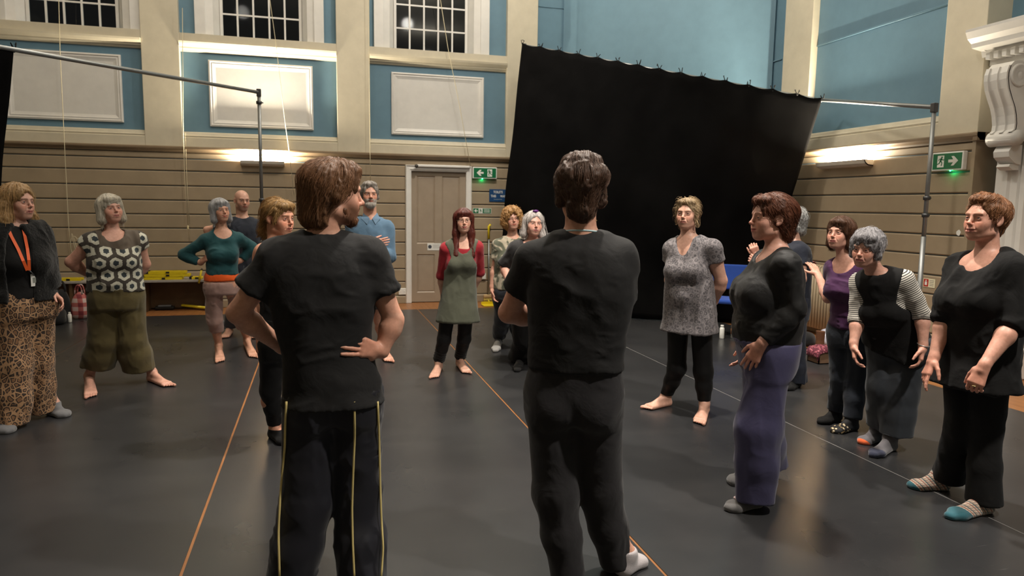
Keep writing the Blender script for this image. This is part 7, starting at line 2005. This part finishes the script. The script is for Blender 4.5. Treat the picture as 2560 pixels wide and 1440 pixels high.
p = Person('woman with short silver hair leaning forward in black waistcoat over striped sleeves', (2205, 1115), -24, g=0.98, near=True, skin=(0.60, 0.33, 0.25), hip=(0.180, 0.135), waist=(0.165, 0.125), chest=(0.162, 0.122), bust=0.7)
p.pose(pel=(2246, 862, 0.06), che=(2212, 752, -0.06), nek=(2196, 682, -0.16), shR=(2150, 706, -0.09), shL=(2260, 700, -0.17), head=(2166, 622, -0.26), hyaw=-20, hpitch=-4, hroll=-4, hs=0.98,
       armR=dict(el=(2144, 800, -0.12), wr=(2134, 858, -0.20), hd=(2136, 885, -0.22), n=RGT, curl=0.5), armL=dict(el=(2306, 788, -0.12), wr=(2308, 862, -0.18), hd=(2304, 888, -0.20), n=-RGT, curl=0.5),
       legR=dict(kn=(2208, 970, -0.06), heel=(2202, 1098), toe=(2148, 1112)), legL=dict(kn=(2250, 985, -0.02), heel=(2232, 1120), toe=(2178, 1146)), hipw=0.088)
p.body('RL', '', dict(brow=(0.22, 0.17, 0.14), lip=(0.44, 0.15, 0.14), fat=-0.2, nose=1.1))
def arm_along(P, V):
    out = np.zeros(len(V)); best = np.full(len(V), 9.0)
    for s in 'RL':
        sh, el, wr = P.arm_path(s); L1 = np.linalg.norm(el - sh)
        for a, b, o0 in ((sh, el, 0.0), (el, wr, L1)):
            d = nrm(b - a); t = np.clip((V - a) @ d, 0, np.linalg.norm(b - a)); dist = np.linalg.norm(V - a - t[:, None] * d, axis=1)
            m = dist < best; best[m] = dist[m]; out[m] = (V[m] - a) @ d + o0
    return dict(along=out)
p.top('striped_top', stripe_mat(), 0.006, p.px((2246, 850))[2], None, (1.12, 1.12), (0.013, 0.012), ('crew', 0.01), 0.004, (11, 11, 11), attrs=arm_along, seed=3)
def waist_drape(P, F, ph):
    if ph == 'add': F.cone(P.J['pel'] - P.plat * 0.07 + P.F0 * 0.06, P.J['pel'] - P.plat * 0.10 + P.F0 * 0.10 - np.array([0, 0, 0.16]), 0.11, 0.06, 0.06)
p.top('black_waistcoat', C_black2, 0.020, p.px((2246, 888))[2], (0.215, 0.165), (None, None), neck=('crew', 0.004), fold=0.008, fscale=(7, 7, 3), seed=5, extra=waist_drape, hemtilt=(0.35, 0.0))
p.trousers('slate_wide_trousers', cloth_mat('slate_viscose', (0.026, 0.030, 0.037), 0.6, 0.08, 420.0, 0.12, 0.12, 0.12), 0.014, (0.105, 0.100, 0.096), (p.px((2200, 1075))[2], p.px((2240, 1082))[2]), 0.06, 0.008, (7, 7, 2), seed=8, hollow=False, hemc=dict(R=(2206, 1075), L=(2240, 1082)))
for s, c in (('R', (0.62, 0.10, 0.02)), ('L', (0.03, 0.035, 0.07))): p.sock(s, toe_mat('grey_sock_tipped', (0.075, 0.070, 0.078), c, 0.205 if s == 'L' else 0.19), 0.13, 1.12)
p.gear('bangle', MB().tube([p.J['wrL'] + np.array([0.034 * math.cos(t), 0.034 * math.sin(t), 0.008 * math.cos(t)]) for t in np.linspace(0, 6.283, 18)[:-1]], 0.0035, 6, closed=True), plain('silver', (0.7, 0.68, 0.65), 0.25, 0.9))
p.hair([CAP(0.014), ('c', (0, -0.08, 0.03), (0, -0.075, -0.055), 0.068, 0.048, 0.03), ('e', (-0.01, 0.058, 0.080), (0.066, 0.040, 0.034)), ('c', (0.070, 0.01, 0.04), (0.078, 0.0, -0.045), 0.024, 0.018), ('c', (-0.070, 0.01, 0.04), (-0.078, 0.0, -0.045), 0.024, 0.018), FACE(0.060, 0.050)],
       (0.36, 0.345, 0.36), 4480, 0.06, (0.02, -0.02, 0.13), 0.45, amp=0.009, freq=(40, 40, 22), curl=0.33, wisps=0.0055, dark=0.4)
p.gear('earring', MB().lathe([(0.001, -0.006), (0.006, 0), (0.001, 0.006)], (0.082, -0.004, -0.042), 10), plain('pearl', (0.75, 0.72, 0.68), 0.2), None, True)

p = Person('woman with cropped ginger hair, black loose top, flared trousers and patterned socks', (2395, 1262), -42, g=1.0, near=True, skin=(0.62, 0.33, 0.245), hip=(0.175, 0.135), waist=(0.165, 0.132), chest=(0.168, 0.128), bust=0.85, belly=0.7, arm=1.05)
p.pose(pel=(2442, 905), che=(2456, 738), nek=(2470, 636), shR=(2410, 668, 0.08), shL=(2526, 668, -0.09), head=(2462, 548, -0.02), hyaw=-40, hpitch=4, hs=0.985,
       armR=dict(el=(2365, 790, -0.02), wr=(2336, 892, -0.12), hd=(2318, 930, -0.15), n=RGT * 0.9 + FWD * 0.5, curl=(0.1, 0.25, 0.35, 0.4), thumb=0.4), armL=dict(el=(2532, 812, -0.16), wr=(2462, 912, -0.31), hd=(2444, 948, -0.33), n=RGT * 0.3 + FWD, curl=(0.7, 0.8, 0.8, 0.8), thumb=0.6),
       legR=dict(kn=(2404, 1065, -0.06), heel=(2372, 1222), toe=(2266, 1220)), legL=dict(kn=(2462, 1075, 0.02), heel=(2474, 1276), toe=(2366, 1300)), hipw=0.085)
p.body('RL', '', dict(brow=(0.30, 0.15, 0.08), browk=0.5, lip=(0.46, 0.16, 0.14), eye=0.0034, open=0.35), fh=0.0028)
p.top('loose_black_top', C_black2, 0.022, p.px((2440, 962))[2], (0.235, 0.185), (1.12, 1.10), (0.016, 0.022), ('scoop', 0.085, 0.105), 0.009, (7, 7, 5), seed=8)
p.trousers('black_flared_trousers', C_black2, 0.012, (0.096, 0.078, 0.088), (0.070, 0.055), 0.06, 0.006, (8, 8, 2), seed=5, mid=0.078, hemc=dict(R=(2368, 1220), L=(2460, 1252)))
for s in 'RL': p.sock(s, fairisle_mat(), 0.11, 1.12, 'patterned_sock', 'sock with knitted bands and teal toe')
p.hair([CAP(0.004), ('e', (0, 0.015, 0.100), (0.062, 0.066, 0.034)), ('e', (0.0, -0.06, 0.075), (0.062, 0.050, 0.040)), ('c', (0, -0.08, 0.03), (0, -0.070, -0.050), 0.060, 0.040, 0.03), ('c', (0.070, -0.002, 0.05), (0.076, 0.012, 0.0), 0.016, 0.007), ('c', (-0.070, -0.002, 0.05), (-0.076, 0.012, 0.0), 0.016, 0.007), ('-e', (0.09, -0.008, -0.012), (0.032, 0.030, 0.038)), ('-e', (-0.09, -0.008, -0.012), (0.032, 0.030, 0.038)), FACE(0.074, 0.094), ('-e', (0, 0.10, 0.03), (0.055, 0.05, 0.055), 0.02)],
       (0.30, 0.13, 0.055), 5760, 0.07, (0.02, -0.05, 0.125), 0.2, (0.1, 0.1, 0.1), amp=0.008, freq=(36, 36, 18), curl=0.22, wisps=0.0044, dark=0.4)
p.gear('ring', MB().tube([p.J['wrL'] + nrm(p.J['hdL'] - p.J['wrL']) * 0.115 + np.array([0.011 * math.cos(t), 0.011 * math.sin(t), 0]) for t in np.linspace(0, 6.283, 12)[:-1]], 0.002, 5, closed=True), plain('gold_ring', (0.7, 0.55, 0.25), 0.25, 0.9))
